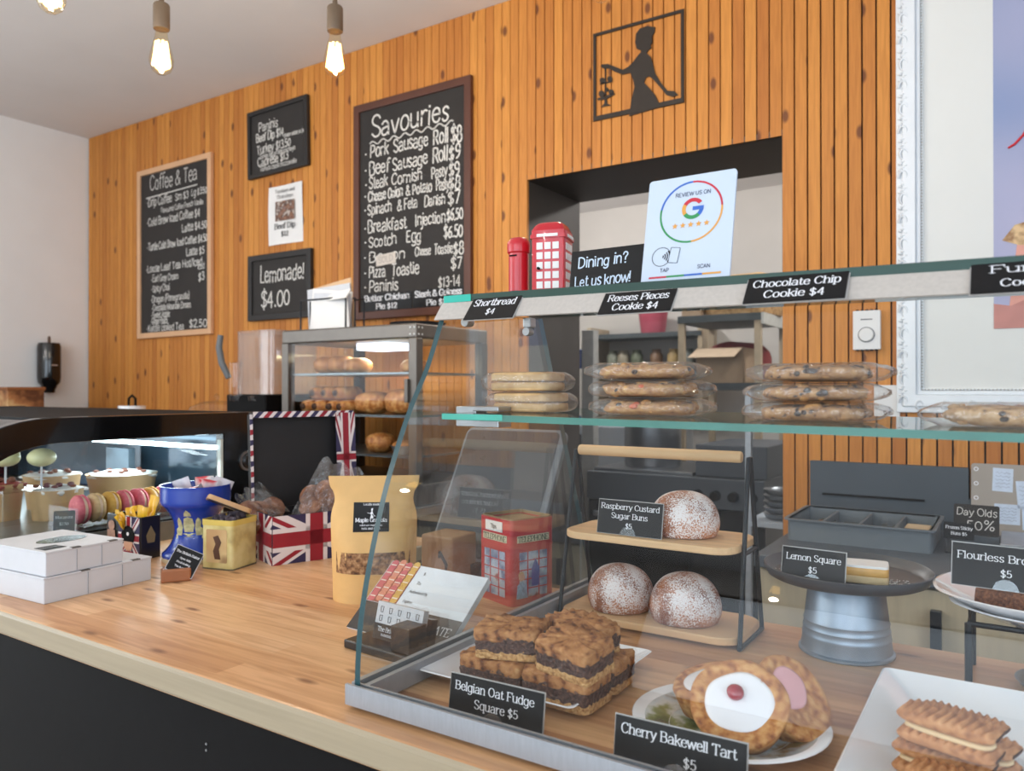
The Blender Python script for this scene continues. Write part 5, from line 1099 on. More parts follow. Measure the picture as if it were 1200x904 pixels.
for k, a in enumerate((0, 90)):
    M_ = LR((0, 0, 0), 0, 0, a) @ LR((0, -TW / 2 - .0002, 0), 90)
    MB(M_).bx(-.031, .031, .012, TH - .052, 0, .0005).build('window_print', SKY, t)
    br = MB(M_)
    for x in (-.031, -.012, .012, .031): br.bx(x - .0012, x + .0012, .011, TH - .051, .0005, .001)
    for i in range(6): br.bx(-.032, .032, .011 + i * .0155, .0128 + i * .0155, .0005, .001)
    br.build('glazing_bars', RED, t)
    MB(M_).bx(-.034, .034, TH - .038, TH - .026, 0, .0006).build('sign_panel', mat('cream_sign', (226, 218, 186), .4), t)
    lettering(t, M_ @ Matrix.Translation((0, TH - .0365, .0009)), [('TELEPHONE', .0088, 0, 0, 'c', 1.1, .98)], mat('dark_green_ink', (40, 62, 48), .5))
    if k:
        bo = MB(M_); bo.prism([(-.036, .012), (-.012, .012), (-.015, .034), (-.024, .042), (-.034, .034)], .001, .0014, 0); bo.prism(circ(.0065, 14, -.025, .047), .001, .0014, 1); bo.prism(circ(.006, 14, -.026, .051), .0009, .0012, 2)
        bo.build('child_print', [mat('striped_shirt_print', (150, 186, 214), .5, var=.3, scale=200, stretch=(8, 1, 1)), MATS['face_print'], mat('blond_print', (206, 176, 130), .5)], t)
        MB(M_).prism([(-.004, .03), (.012, .03), (.013, .06), (.004, .075), (-.004, .06)], .001, .0013).build('blue_figure_print', mat('blue_figure', (50, 82, 170), .5), t)
M_ = LR((0, -TW / 2 - .0002, 0), 90)
MB(M_).bx(-.026, .022, TH - .022, TH - .005, .0, .0012).build('tips_label', PAPER, t)
lettering(t, M_ @ Matrix.Translation((-.002, TH - .017, .0016)), [('Tips', .007, 0, 0)], BLACKINK, 'tips_lettering', wt=1.2)
# payment tablet on a wooden stand
t = thing('payment_tablet', 'dark payment tablet leaning on a wooden stand behind the glass case end', 'tablet', (-.863, 1.2, CT))
TB = LR((0, -.0, .030), 61)
MB(TB).prism(rrect(.244, .285, .016), -.012, 0, M=Matrix.Translation((0, .1425, 0))).build('tablet', mat('tablet_grey', (112, 116, 122), .3, .4), t, bevel=.002)
MB(TB).prism(rrect(.224, .272, .010), .0001, .0008, M=Matrix.Translation((-.004, .1425, 0))).build('screen', mat('tablet_screen', (40, 44, 50), .12, coat=.5), t)
MB().bx(-.075, .0, -.075, .0, 0, .088).build('wooden_stand', mat('stand_wood', (150, 112, 76), .5, var=.12, scale=8, stretch=(10, 10, 1)), t, bevel=.004)
MB().bx(-.09, .09, -.02, .018, 0, .030).build('foot', BLACK, t, bevel=.002)
MB().tube([(-.030, -.076, .05), (-.02, -.088, .062), (-.006, -.086, .04), (-.012, -.082, .012), (.02, -.07, .0035), (.06, -.02, .0035)], .003, 8).build('cable', BLACK, t)
# ------------------------------------------------------------------ the glass display case on the counter
CX0, CX1 = -.622, .42
def dz(x): return -.0105 * (x + .6)          # the shelf and the top hang a little lower to the right
t = thing('display_case', 'curved glass countertop display case full of baking', 'display case', (0, 0, 0))
CURVE = [(.635, .962), (.636, 1.0), (.641, 1.05), (.655, 1.11), (.677, 1.18), (.70, 1.235), (.727, 1.288), (.757, 1.335), (.781, 1.385), (.792, 1.41)]
crv = catmull(CURVE, 4)
rail = MB()
rail.bx(-.634, CX1 + .012, .628, .6315, .955, .978).bx(-.634, CX1 + .012, .6385, .642, .955, .977).bx(-.634, CX1 + .012, .6315, .6385, .955, .960).build('front_rail', ALU, t)
for x, o in ((CX0, -1), (CX1, 1)):
    rl = MB(); rl.bx(x - .012, x - .005, .642, 1.222, .955, .978).bx(x + .005, x + .012, .642, 1.222, .953, .977).bx(x - .0045, x + .0045, .642, 1.222, .955, .96); rl.build('side_rail', ALU, t)
for x in (-.612, .40):
    for y in (.655, 1.2): MB(Matrix.Translation((x, y, CT))).lathe([(0, 0), (.006, 0), (.006, .0055), (0, .0055)], 12).build('foot', mat('rubber_foot', (190, 190, 190), .5), t)
ep = crv + [(1.035, 1.42), (1.216, .962)]
for x in (CX0, CX1):
    MB(YZ).prism([(y, z + dz(x)) if z > 1.3 else (y, z) for y, z in ep], x - .004, x + .004, 0, ms=1).build('end_glass', [ENDGLASS, GEDGE], t)
fg = MB()
n = len(crv)
vs = []
for x in (CX0 + .004, CX1 - .004):
    for y, z in crv: vs.append((x, y - .001, z + (dz(x) if z > 1.3 else 0)))
fg.add(vs, [(i, i + 1, n + i + 1, n + i) for i in range(n - 1)]); fg.build('front_glass', GLASS, t, smooth=180)
tg = MB()
def slab(mb, x0, x1, y0, y1, z, h, m0, m1):
    vs = [(x, y, z + dz(x) + k) for x in (x0, x1) for y in (y0, y1) for k in (0, h)]
    mb.add(vs, [(1, 3, 7, 5), (0, 4, 6, 2)], m0); mb.add(vs, [(0, 1, 5, 4), (2, 6, 7, 3), (0, 2, 3, 1), (4, 5, 7, 6)], m1)
slab(tg, CX0 - .004, CX1 + .004, .797, 1.045, 1.4225, .0095, 0, 1); tg.build('top_glass', [GLASS, TOPEDGE], t)
sg = MB(); slab(sg, CX0 + .036, CX1 - .036, .742, 1.07, 1.2735, .0075, 0, 1); sg.build('glass_shelf', [GLASS, mat('shelf_glass_edge', (66, 124, 112), .3, var=.15, scale=12)], t)
MB().bx(CX0 + .037, CX0 + .125, .7413, .7419, 1.2737, 1.2805).build('painted_lit_edge', TEDGE, t)  # left end of the shelf edge painted lighter, as if lit
MB().bx(CX0 - .0035, CX0 + .040, .7962, .7968, 1.4227, 1.4318).build('painted_lit_edge', mat('painted_lit_edge_bright', (24, 170, 152), .3, var=.05), t)  # left end of the top edge painted brighter, as if lit
STRIP = mat('grey_linen_strip', (186, 178, 170), .7, var=.06, scale=220)
st = MB(); vs = []
for x in (CX0 - .006, CX1 + .004): vs += [(x, .779, 1.3995 + dz(x)), (x, .7965, 1.4225 + dz(x)), (x, .781, 1.3985 + dz(x)), (x, .7985, 1.4215 + dz(x))]
st.add(vs, [(0, 4, 5, 1), (2, 3, 7, 6), (0, 1, 3, 2), (4, 6, 7, 5), (0, 2, 6, 4), (1, 5, 7, 3)]); st.build('label_strip', STRIP, t)
for x, y, z in ((CX0 + .012, .83, 1.405), (CX0 + .010, .985, 1.402), (CX1 - .012, .83, 1.39), (CX1 - .01, .985, 1.39)):
    h = MB().bx(x - .006, x + .008, y - .008, y + .008, z, z + .015).build('glass_clip', STEEL, t, bevel=.002)
    MB(LR((x + .002, y - .004, z - .006), 90)).lathe([(0, .008), (.006, .008), (.007, .004), (.006, -.006), (0, -.006)], 14).build('clip_screw', STEEL, h, smooth=40)
for x in (CX0 + .06, CX1 - .06):
    h = MB().bx(x - .020, x + .020, .80, .83, 1.262, 1.2725).bx(x - .020, x + .020, .80, .83, 1.2823, 1.288).bx(x - .05, x - .018, .805, .825, 1.262, 1.288).build('shelf_clip', STEEL, t, bevel=.001)

# ------------------------------------------------------------------ price cards
SLEEVE = mat('card_sleeve', (176, 172, 168), .25, var=.03, coat=.3)
HZ_ = pane_mat('clear_card_stand', (.95, .96, .97), .05, .08)
def price_card(label, w, h, x, y, z, lines, rz=0, lean=12, roll_=0, clip=True, group=None, faded=False):
    c = thing('price_card', label, 'price card', (x, y, z), R(rz), group)
    M_ = LR((0, 0, .0005), 90 - lean, 0, 0) @ Matrix.Rotation(R(roll_), 4, 'Z')
    MB(M_).bx(-w / 2, w / 2, 0, h, -.0012, 0).build('card', CARD, c)
    MB(M_).bx(-w / 2 - .0012, w / 2 + .0012, -.0008, h + .0012, -.0024, -.0013).build('sleeve', SLEEVE, c)
    lettering(c, M_ @ Matrix.Translation((0, 0, .0004)), lines, INK)
    if clip:
        k_ = MB(M_); k_.prism([(.013 * math.cos(a), .012 * math.sin(a) - .0) for a in [PI * i / 12 for i in range(13)]], .0016, .003); k_.bx(-.013, .013, -.0005, .001, -.014, .004); k_.build('clear_stand', HZ_, c)
    return c
# on the strip along the top
def strip_card(label, x, w, h, lines, z=1.3985, lean=40, roll_=0): return price_card(label, w, h, x, .7735, z + dz(x), lines, 0, lean, roll_, False)
strip_card('black Shortbread $4 price card taped to the top strip', -.541, .073, .0375, [('Shortbread', .0112, 0, .0225, 'c', 1.05, 1, .063), ('$4', .0098, 0, .0075)], 1.3970)
strip_card('black Reeses Pieces Cookie $4 price card taped to the top strip', -.348, .0855, .0330, [('Reeses Pieces', .0100, 0, .0190, 'c', 1.05, 1, .073), ('Cookie $4', .0100, 0, .0045, 'c', 1.05, 1, .055)], 1.3960)
strip_card('black Chocolate Chip Cookie $4 price card taped to the top strip', -.181, .0955, .0360, [('Chocolate Chip', .0100, 0, .0212, 'c', 1.05, 1, .084), ('Cookie $4', .0100, 0, .0058, 'c', 1.05, 1, .058)], 1.4000)
strip_card('black Funfetti Cookie $4 price card cut off by the right edge', .017, .099, .0390, [('Funfetti', .0098, 0, .0235, 'c', 1, 1, .072), ('Cookie $4', .0090, 0, .0065, 'c', 1, 1, .056)], 1.3985)

# ------------------------------------------------------------------ on top of the case
ZT = 1.4325
def zt(x): return ZT + dz(x)
# pillar box bank
t = thing('pillar_box_bank', 'small red pillar box money bank on top of the glass case', 'money bank', (-.598, .935, zt(-.598)))
MB().lathe([(0, 0), (.0155, 0), (.0155, .016), (.0145, .018), (.0, .018)], 24).build('base', mat('bank_black', (48, 46, 46), .4), t, smooth=40)
MB().lathe([(.0145, .017), (.0145, .072), (.0165, .074), (.0168, .083), (.0165, .088), (.012, .094), (.0, .097)], 28).build('body', RED, t, smooth=40)
MB(LR((0, -.0146, .068), 90)).bx(-.006, .006, -.001, .001, 0, .001).build('slot', BLACK, t)
# telephone box bank
t = thing('telephone_box_bank', 'small red telephone box money bank on top of the glass case', 'money bank', (-.545, .94, zt(-.545)), R(14))
tw = .047
MB().prism(rrect(tw, tw, .003, 2), 0, .088).prism(rrect(tw + .004, tw + .004, .003, 2), .087, .092).prism(rrect(tw + .001, tw + .001, .003, 2), .092, .098).build('body', RED, t, smooth=40)
MB().grid(lambda u, v: ((u - .5) * tw, (v - .5) * tw, .0975 + .014 * (max(0, 1 - (2 * u - 1) ** 4) * max(0, 1 - (2 * v - 1) ** 4)) ** .5), 13, 13).build('domed_roof', RED, t, smooth=180)
for a in (0, 90):
    M_ = LR((0, 0, 0), 0, 0, a) @ LR((0, -tw / 2 - .0001, 0), 90)
    wn = MB(M_)
    for i in range(6):
        for x in (-.0115, 0, .0115): wn.bx(x - .0044, x + .0044, .004 + i * .0135, .0135 + i * .0135, 0, .0006)
    wn.build('white_windows', PAPER, t)
    MB(M_ @ Matrix.Translation((0, .0885, .0023))).bx(-.015, .015, 0, .004, 0, .0008).build('sign_panel', PAPER, t)
MB(LR((.0, 0, .1115))).bx(-.008, .008, -.001, .001, -.0006, .0006).build('coin_slot', BLACK, t)
MB(LR((-.0125, -tw / 2 - .001, .045), 90)).lathe([(0, .004), (.002, .004), (.002, 0)], 8).build('door_pull', BLACK, t)
# dining card
t = thing('dining_sign', 'black Dining in? card lettered by hand behind the white review sign', 'sign', (-.437, .872, zt(-.437)), R(-2))
M_ = LR((0, 0, 0), 82)
MB(M_).bx(-.045, .060, 0, .058, -.002, 0).build('card', CARD, t)
lettering(t, M_ @ Matrix.Translation((0, 0, .0004)), [('Dining in?', .0135, .001, .036, 'c', 1.2, 1, .072), ('Let us know!', .0130, .002, .011, 'c', 1.2, 1, .080)], mat('blue_white_ink', (206, 222, 240), .6), style='chalk', slope=.02)
# white review sign
t = thing('review_sign', 'white glossy review sign with a coloured ring, leaning on the glass case top', 'sign', (-.3085, .822, zt(-.308)), R(-1))
M_ = LR((0, 0, 0), 78)
sw, sh = .1035, .1275
MB(M_).prism(rrect(sw, sh, .004), -.003, 0, M=Matrix.Translation((0, sh / 2, 0))).build('panel', mat('white_gloss_panel', (196, 208, 224), .15, var=.01, coat=.5), t)
MB(M_).bx(-.03, .03, 0, .05, -.03, -.027).build('back_prop', PLASTIC, t)
GB, GR_, GY, GG = (mat('print_' + n_, c_, .4, var=.02) for n_, c_ in (('blue', (58, 104, 190)), ('crimson', (196, 46, 62)), ('amber', (222, 158, 74)), ('green', (52, 142, 82))))
rg = MB(M_ @ Matrix.Translation((.002, .083, .0003)))
def arcband(mb, r0, r1, a0, a1, m, sx=1., n=14, z=0):
    vs = []
    for i in range(n + 1):
        a = R(a0 + (a1 - a0) * i / n); vs += [(r0 * math.cos(a) * sx, r0 * math.sin(a), z), (r1 * math.cos(a) * sx, r1 * math.sin(a), z)]
    mb.add(vs, [(2 * i, 2 * i + 1, 2 * i + 3, 2 * i + 2) for i in range(n)], m)
for a0, a1, m in ((90, 170, 0), (5, 90, 1), (-85, 5, 2), (170, 275, 3)): arcband(rg, .0350, .0372, a0, a1, m, 1.0)
rg.build('coloured_ring', [GB, GR_, GY, GG], t)
gm = MB(M_ @ Matrix.Translation((.004, .0865, .0003)))
for a0, a1, m in ((-45, 8, 0), (35, 150, 1), (150, 215, 2), (215, 315, 3)): arcband(gm, .0082, .0128, a0, a1, m)
gm.bx(.0, .0128, -.0022, .0022, 0, .0003, 0); gm.build('ring_letter_emblem', [GB, GR_, GY, GG], t)
sm = MB(M_ @ Matrix.Translation((.003, .0672, .0003)))
for i in range(5):
    sm.prism([((.0038 if k % 2 == 0 else .0016) * math.sin(k * PI / 5) + (i - 2) * .0093, (.0038 if k % 2 == 0 else .0016) * math.cos(k * PI / 5)) for k in range(10)], 0, .0002)
sm.build('five_stars', GY, t)
lettering(t, M_ @ Matrix.Translation((0, 0, .0004)), [('REVIEW US ON', .0046, .003, .1025, 'c', 1.3, 1, .042), ('TAP', .0042, -.024, .0135, 'c', 1.4), ('SCAN', .0042, .022, .0145, 'c', 1.4)], mat('print_slate', (70, 78, 104), .5), style='sans')
tp = MB(M_ @ Matrix.Translation((-.029, .032, .0003)))
arcband(tp, .0108, .0115, 0, 360, 0, 1, 30)
for i in range(4): arcband(tp, .0016 + i * .0026, .0030 + i * .0026, -40, 40, 0, 1, 8)
tp.build('tap_symbol', BLACKINK, t)
PH_ = M_ @ Matrix.Translation((-.0135, .0325, .0005)) @ Matrix.Rotation(R(-8), 4, 'Z')
MB(PH_).prism(rrect(.0115, .0185, .001), 0, .0001).build('phone_fill', MATS['white_gloss_panel'], t)
MB(PH_).ring(rrect(.0115, .0185, .001), rrect(.0105, .0175, .0008), .0001, .0003).build('phone_symbol', BLACKINK, t)
cb_ = MB(M_ @ Matrix.Translation((0, .0065, .0003)))
for i, m in enumerate((1, 3, 0, 2)): cb_.bx(-.042 + i * .021, -.021 + i * .021, 0, .0021, 0, .0002, m)
cb_.build('colour_bar', [GB, GR_, GY, GG], t)

# ------------------------------------------------------------------ packets on the glass shelf
def zs(x): return 1.2812 + dz(x)
SHORT = ramp_mat('shortbread', ((.3, (196, 152, 100)), (.6, (220, 182, 130)), (.8, (232, 200, 152))), 70, .7, bump=.2)
COOKP = ramp_mat('peanut_cookie', ((.28, (90, 56, 38)), (.34, (172, 116, 66)), (.55, (202, 148, 88)), (.68, (220, 176, 112)), (.78, (206, 96, 48))), 130, .6, 8, bump=.6)
COOKC = ramp_mat('choc_chip_cookie', ((.34, (64, 40, 30)), (.40, (168, 118, 70)), (.6, (198, 150, 96)), (.8, (214, 174, 122))), 100, .6, 8, bump=.6)
COOKF = ramp_mat('sprinkle_cookie', ((.3, (110, 84, 66)), (.42, (196, 152, 104)), (.6, (220, 182, 138)), (.72, (232, 200, 168)), (.78, (150, 170, 130))), 130, .6, 8, bump=.6)
def wrap(mb, w, d, h, tail, sq=.6):
    """clear pillow wrapper with pinched ends along x"""
    def fn(u, v):
        x = (u - .5) * (w + 2 * tail); a = 2 * PI * v; k = min(1, max(0, (w / 2 + tail - abs(x)) / tail)); k = k ** .5
        c, s_ = math.cos(a), math.sin(a); e = .55
        y = math.copysign(abs(c) ** e, c) * d / 2 * (.35 + .65 * k); z = h / 2 + math.copysign(abs(s_) ** e, s_) * h / 2 * max(.04, k) + .002 * math.sin(x * 260 + a * 3) * (1 - k)
        return (x, y, z)
    return mb.grid(fn, 30, 25)
def shortbread(label, x, y, z, rz):
    b_ = thing('shortbread_pack', label, 'biscuit pack', (x, y, z), R(rz), 'wrapped shortbread packs on the glass shelf')
    for k in range(2):
        MB().blob((0, 0, .0065 + k * .0125), (.043, .034, .0062), n=10, e=.3, amp=.03, freq=60).build('biscuit', SHORT, b_, smooth=50)
    wrap(MB(), .088, .072, .026, .018).build('wrapper', WRAP, b_, smooth=180)
    return b_
shortbread('clear pack of two shortbread biscuits, lower of its pair on the shelf', -.532, .862, zs(-.532), -4)
shortbread('clear pack of two shortbread biscuits, lying on top of the other pack', -.538, .864, zs(-.538) + .0265, 6)
CLAB = mat('cookie_label', (216, 222, 232), .4)
def cookie(label, x, y, z, rz, m_, group, h=.0185, r=.052, chips=None):
    b_ = thing('wrapped_cookie', label, 'cookie', (x, y, z), R(rz), group)
    ck = MB(LR((0, 0, h * .5))).blob((0, 0, 0), (r * .98, r * .94, h * .46), n=20, e=.62, amp=.16, freq=70, seed=x * 7 + z)
    cr_ = random.Random(int(abs(x) * 1e5 + z * 1e4))
    for i in range(46):
        a = cr_.uniform(0, 2 * PI); zz = cr_.uniform(-.7, 1.); q = r * (.97 - .22 * max(0, zz) * cr_.random()); s_ = cr_.uniform(.003, .0065)
        ck.blob((q * math.cos(a) * .96, q * math.sin(a) * .92, zz * h * .40), (s_, s_, s_ * .6), n=5, amp=.3, freq=150, seed=i)
    ck.build('cookie', m_, b_, smooth=60)
    if chips:
        for i in range(chips[1]):
            a = rnd.uniform(PI, 2 * PI); zz = rnd.uniform(-.2, .8)
            q = r * (.97 if zz < .5 else .86)
            MB(LR((q * math.cos(a), q * .95 * math.sin(a), h * (.5 + zz * .4)), 0, rnd.uniform(-20, 20), math.degrees(a))).blob((0, 0, 0), (.004, rnd.uniform(.003, .006), .003), n=6, amp=.3, freq=200).build('chip', chips[0][i % len(chips[0])], b_, smooth=50)
    wrap(MB(), r * 2.02, r * 2.0, h + .002, .022).build('wrapper', WRAP, b_, smooth=180)
    return b_
CHO = mat('chocolate_chip', (58, 38, 30), .35, var=.2); ORA = mat('orange_candy', (222, 98, 44), .35, var=.1)
for i, w_ in enumerate(('bottom', 'middle', 'top')):
    cookie(f'wrapped peanut candy cookie, {w_} of its stack on the glass shelf', -.372 + (.004, .002, -.002)[i], .876, zs(-.37) + i * .0215, (5, -12, 8)[i], COOKP, 'stack of peanut candy cookies', chips=([CHO, ORA, CHO], 9))
for i, w_ in enumerate(('bottom', 'middle', 'top')):
    cookie(f'wrapped chocolate chip cookie, {w_} of its stack on the glass shelf', -.174 + (-.004, -.004, .0)[i], .862, zs(-.17) + i * .0205, (-5, 10, -4)[i], COOKC, 'stack of chocolate chip cookies', h=.018, r=.050, chips=([CHO], 12))
cookie('wrapped sprinkle cookie lying alone at the right end of the shelf', -.002, .858, zs(0), 4, COOKF, None, h=.021, r=.056, chips=([CHO, CLAB], 3))
cookie('wrapped sprinkle cookie beyond the right picture edge', .135, .858, zs(.13), -8, COOKF, None, h=.021, r=.056)

# ------------------------------------------------------------------ two-tier stand with sugar buns
SX, SY = -.46, 1.115
t = thing('tiered_stand', 'two-tier stand of pale wooden boards on black wire frames with a wooden handle', 'stand', (SX, SY, CT))
MB(Matrix.Translation((0, 0, .006))).prism(rrect(.285, .135, .035, 8), 0, .011).build('lower_board', BAMBOO, t, bevel=.002)
MB(Matrix.Translation((0, 0, .130))).prism(rrect(.272, .135, .035, 8), 0, .011).build('upper_board', BAMBOO, t, bevel=.002)
MB(LR((-.135, 0, .262), 0, 90)).lathe([(0, 0), (.0075, 0), (.0085, .002), (.0085, .262), (.0075, .264), (0, .264)], 18).build('handle', BAMBOO, t, smooth=40)
for s in (-1, 1):
    x = s * .142
    fr_ = MB(); fr_.tube([(x, -.058, .003), (x, -.055, .006), (x * .985, -.004, .262)], .0034, 8).tube([(x, .058, .003), (x, .055, .006), (x * .985, .004, .262)], .0034, 8).tube([(x, -.058, .0035), (x, .058, .0035)], .0034, 8)
    fr_.tube([(x * .992, -.031, .128), (x * .992, .031, .128)], .003, 8); fr_.build('wire_frame', IRON, t, smooth=50)
def dust_mat():
    m = bpy.data.materials.new('sugar_dusted_bun'); m.use_nodes = True; nt = m.node_tree; b = nt.nodes['Principled BSDF']; L = nt.links.new
    b.inputs['Roughness'].default_value = .6
    tc = nt.nodes.new('ShaderNodeTexCoord')
    n1 = nt.nodes.new('ShaderNodeTexNoise'); n1.inputs['Scale'].default_value = 28; n1.inputs['Detail'].default_value = 3; L(tc.outputs['Object'], n1.inputs['Vector'])
    r1 = nt.nodes.new('ShaderNodeValToRGB'); r1.color_ramp.elements[0].position = .35; r1.color_ramp.elements[0].color = lin((124, 66, 38)); r1.color_ramp.elements[1].position = .65; r1.color_ramp.elements[1].color = lin((188, 122, 80)); L(n1.outputs['Fac'], r1.inputs[0])
    n2 = nt.nodes.new('ShaderNodeTexNoise'); n2.inputs['Scale'].default_value = 520; n2.inputs['Detail'].default_value = 2; L(tc.outputs['Object'], n2.inputs['Vector'])
    n3 = nt.nodes.new('ShaderNodeTexNoise'); n3.inputs['Scale'].default_value = 22; n3.inputs['Detail'].default_value = 2; n3.inputs['Distortion'].default_value = .5; L(tc.outputs['Object'], n3.inputs['Vector'])
    a = nt.nodes.new('ShaderNodeMath'); a.operation = 'MULTIPLY_ADD'; a.inputs[1].default_value = 1.0; L(n3.outputs['Fac'], a.inputs[0]); L(n2.outputs['Fac'], a.inputs[2])
    sx = nt.nodes.new('ShaderNodeSeparateXYZ'); L(tc.outputs['Generated'], sx.inputs[0])
    a2 = nt.nodes.new('ShaderNodeMath'); a2.operation = 'MULTIPLY_ADD'; a2.inputs[1].default_value = .26; L(sx.outputs['Z'], a2.inputs[0]); L(a.outputs[0], a2.inputs[2])
    r2 = nt.nodes.new('ShaderNodeValToRGB'); r2.color_ramp.elements[0].position = .46; r2.color_ramp.elements[1].position = .64
    sb = nt.nodes.new('ShaderNodeMath'); sb.operation = 'SUBTRACT'; sb.inputs[1].default_value = .60; L(a2.outputs[0], sb.inputs[0]); L(sb.outputs[0], r2.inputs[0])
    mx = nt.nodes.new('ShaderNodeMix'); mx.data_type = 'RGBA'; mx.inputs['B'].default_value = lin((238, 236, 236)); k = nt.nodes.new('ShaderNodeMath'); k.operation = 'MULTIPLY'; k.inputs[1].default_value = .88
    L(r2.outputs[0], k.inputs[0]); L(k.outputs[0], mx.inputs['Factor']); L(r1.outputs[0], mx.inputs['A']); L(mx.outputs['Result'], b.inputs['Base Color'])
    return m
BUN = dust_mat()
def bun(label, x, y, z, s=1., seed=0):
    mb = MB(); pr = [(0, 0), (.042, .0), (.049, .006), (.0525, .018), (.051, .032), (.045, .047), (.034, .059), (.020, .0655), (.008, .0675), (0, .068)]
    prc = catmull(pr, 3)
    mb.lathe([(max(0, r) * s, zz * s) for r, zz in prc], 40, wob=lambda a, zz: 1 + .02 * math.sin(2 * a + seed) + .015 * math.sin(3 * a + seed * 2) + .02 * mnoise.noise(Vector((math.cos(a) * 1.5 + seed, math.sin(a) * 1.5, zz * 40))))
    o = mb.build('sugar_bun', BUN, None, smooth=180); o.location = (x, y, z); return tag(o, label, 'bun', 'sugar buns on the tiered stand')
bun('sugar-dusted bun on the upper board of the tiered stand', -.418, 1.118, CT + .1412, .97, 1.2)
bun('sugar-dusted bun on the left of the lower board', -.522, 1.112, CT + .0172, 1.0, 2.9)
bun('sugar-dusted bun on the right of the lower board, by the wire leg', -.413, 1.106, CT + .0172, 1.02, 4.1)
price_card('black Raspberry Custard Sugar Buns $5 card standing on the upper board', .104, .050, -.485, 1.061, CT + .1415, [('Raspberry Custard', .0080, 0, .0370, 'c', 1, 1, .096), ('Sugar Buns', .0080, 0, .0235, 'c', 1, 1, .060), ('$5', .0080, 0, .0095, 'c', .9)], lean=10, rz=-1)

# ------------------------------------------------------------------ oat fudge squares on a square white plate
def square_plate(name, label, cx, cy_, z, w, d, h, rim, rz=0, inner=.7):
    o_ = rrect(w, d, .008, 4); base = rrect(w - 2 * rim, d - 2 * rim, .008, 4); inn = rrect(w - .004, d - .004, .007, 4); ib = rrect(w - 2 * rim, d - 2 * rim, .008, 4); n = len(o_)
    vs = [(*p_, h) for p_ in o_] + [(*p_, 0) for p_ in base] + [(*p_, h + .0008) for p_ in inn] + [(*p_, .005) for p_ in ib]
    fs = []
    for i in range(n):
        j = (i + 1) % n
        fs += [(i, j, 2 * n + j, 2 * n + i), (j, i, n + i, n + j), (2 * n + i, 2 * n + j, 3 * n + j, 3 * n + i)]
    fs += [tuple(range(n, 2 * n))[::-1], tuple(range(3 * n, 4 * n))]
    p_ = MB().add(vs, fs).build(name, PORC, None, smooth=40); p_.location = (cx, cy_, z); p_.rotation_euler = (0, 0, R(rz)); return tag(p_, label, 'plate')
square_plate('square_plate', 'square white plate carrying the stacked oat fudge squares', -.505, .838, CT, .215, .222, .018, .028)
OATTOP = ramp_mat('oat_crumb_top', ((.30, (70, 42, 30)), (.40, (126, 76, 42)), (.47, (160, 108, 64)), (.62, (182, 130, 82)), (.75, (206, 162, 110))), 85, .75, 12, bump=.5)
FUDGE = ramp_mat('fudge_layer', ((.3, (48, 32, 28)), (.55, (84, 58, 50)), (.75, (128, 96, 78))), 260, .55, 7, bump=.8)
OATB = ramp_mat('oat_base', ((.3, (150, 104, 62)), (.5, (196, 150, 96)), (.7, (214, 176, 124))), 260, .8, 8, bump=.9)
def oat_square(label, x, y, z, w, d, h, rz, rx=0, ry=0, seed=0):
    t_ = thing('oat_fudge_square', label, 'oat square', (x, y, z), rot=(R(rx), R(ry), R(rz)), group='oat fudge squares on the white plate')
    def layer(z0, z1, grow, amp, fr):
        def fn(u, v):
            a = 2 * PI * u; c, s_ = math.cos(a), math.sin(a); m = max(abs(c), abs(s_)); k = (abs(c / m) ** 9 + abs(s_ / m) ** 9) ** (-1 / 9.)
            px, py = c / m * k, s_ / m * k
            rr = 1 if .12 < v < .88 else 0
            zz = z0 + (z1 - z0) * min(1, max(0, (v - .12) / .76))
            f_ = {0: 0., 1: .93}.get(v, None)
            if v < .06 or v > .94: sc = 0.
            elif v < .12 or v > .88: sc = .6
            elif v < .2 or v > .80: sc = .955
            else: sc = 1.
            p_ = Vector((px * w / 2 * sc * grow, py * d / 2 * sc * grow, zz))
            nz = mnoise.noise(p_ * fr + Vector((seed, seed, seed))) * amp; n2 = mnoise.noise(p_ * fr * 2.7 + Vector((seed, 0, 3))) * amp * .6
            q = nz + n2
            return (p_.x * (1 + q * 9 * (sc > .9)), p_.y * (1 + q * 9 * (sc > .9)), p_.z + q * (1.0 if v > .5 else .4))
        return MB().grid(fn, 104, 26, cu=True)
    layer(0, h * .30, .995, .0042, 150).build('oat_base', OATB, t_, smooth=180)
    layer(h * .20, h * .74, .992, .0045, 150).build('fudge_filling', FUDGE, t_, smooth=180)
    layer(h * .60, h * 1.0, 1.0, .0038, 120).build('oat_top', OATTOP, t_, smooth=180)
    return t_
ZP = CT + .0052
k = 0
for j, (y, wj) in enumerate(((.776, 'front'), (.842, 'back'))):
    for i, (x, wi) in enumerate(((-.520, 'left'), (-.431, 'right'))):
        oat_square(f'oat fudge square in the bottom layer, {wj} {wi} of the plate', x, y, ZP, .088, .064, .036, rnd.uniform(-2, 2), seed=i * 5 + j * 3 + 1)
oat_square('oat fudge square lying on top at the left of the plate', -.508, .782, ZP + .039, .080, .062, .034, 14, 3, -2, seed=11)
oat_square('oat fudge square on top at the back right of the plate', -.446, .842, ZP + .040, .082, .060, .032, -22, 0, 2, seed=15)
oat_square('oat fudge square on top at the front right, its fudge side facing out', -.418, .772, ZP + .039, .076, .058, .036, -8, 8, 3, seed=21)
price_card('black Belgian Oat Fudge Square $5 card at the front of the case', .118, .043, -.470, .684, CT, [('Belgian Oat Fudge', .0090, -.002, .0275, 'c', .95, 1, .101), ('Square $5', .0090, .002, .0115, 'c', .95, 1, .056)], lean=8, rz=2)

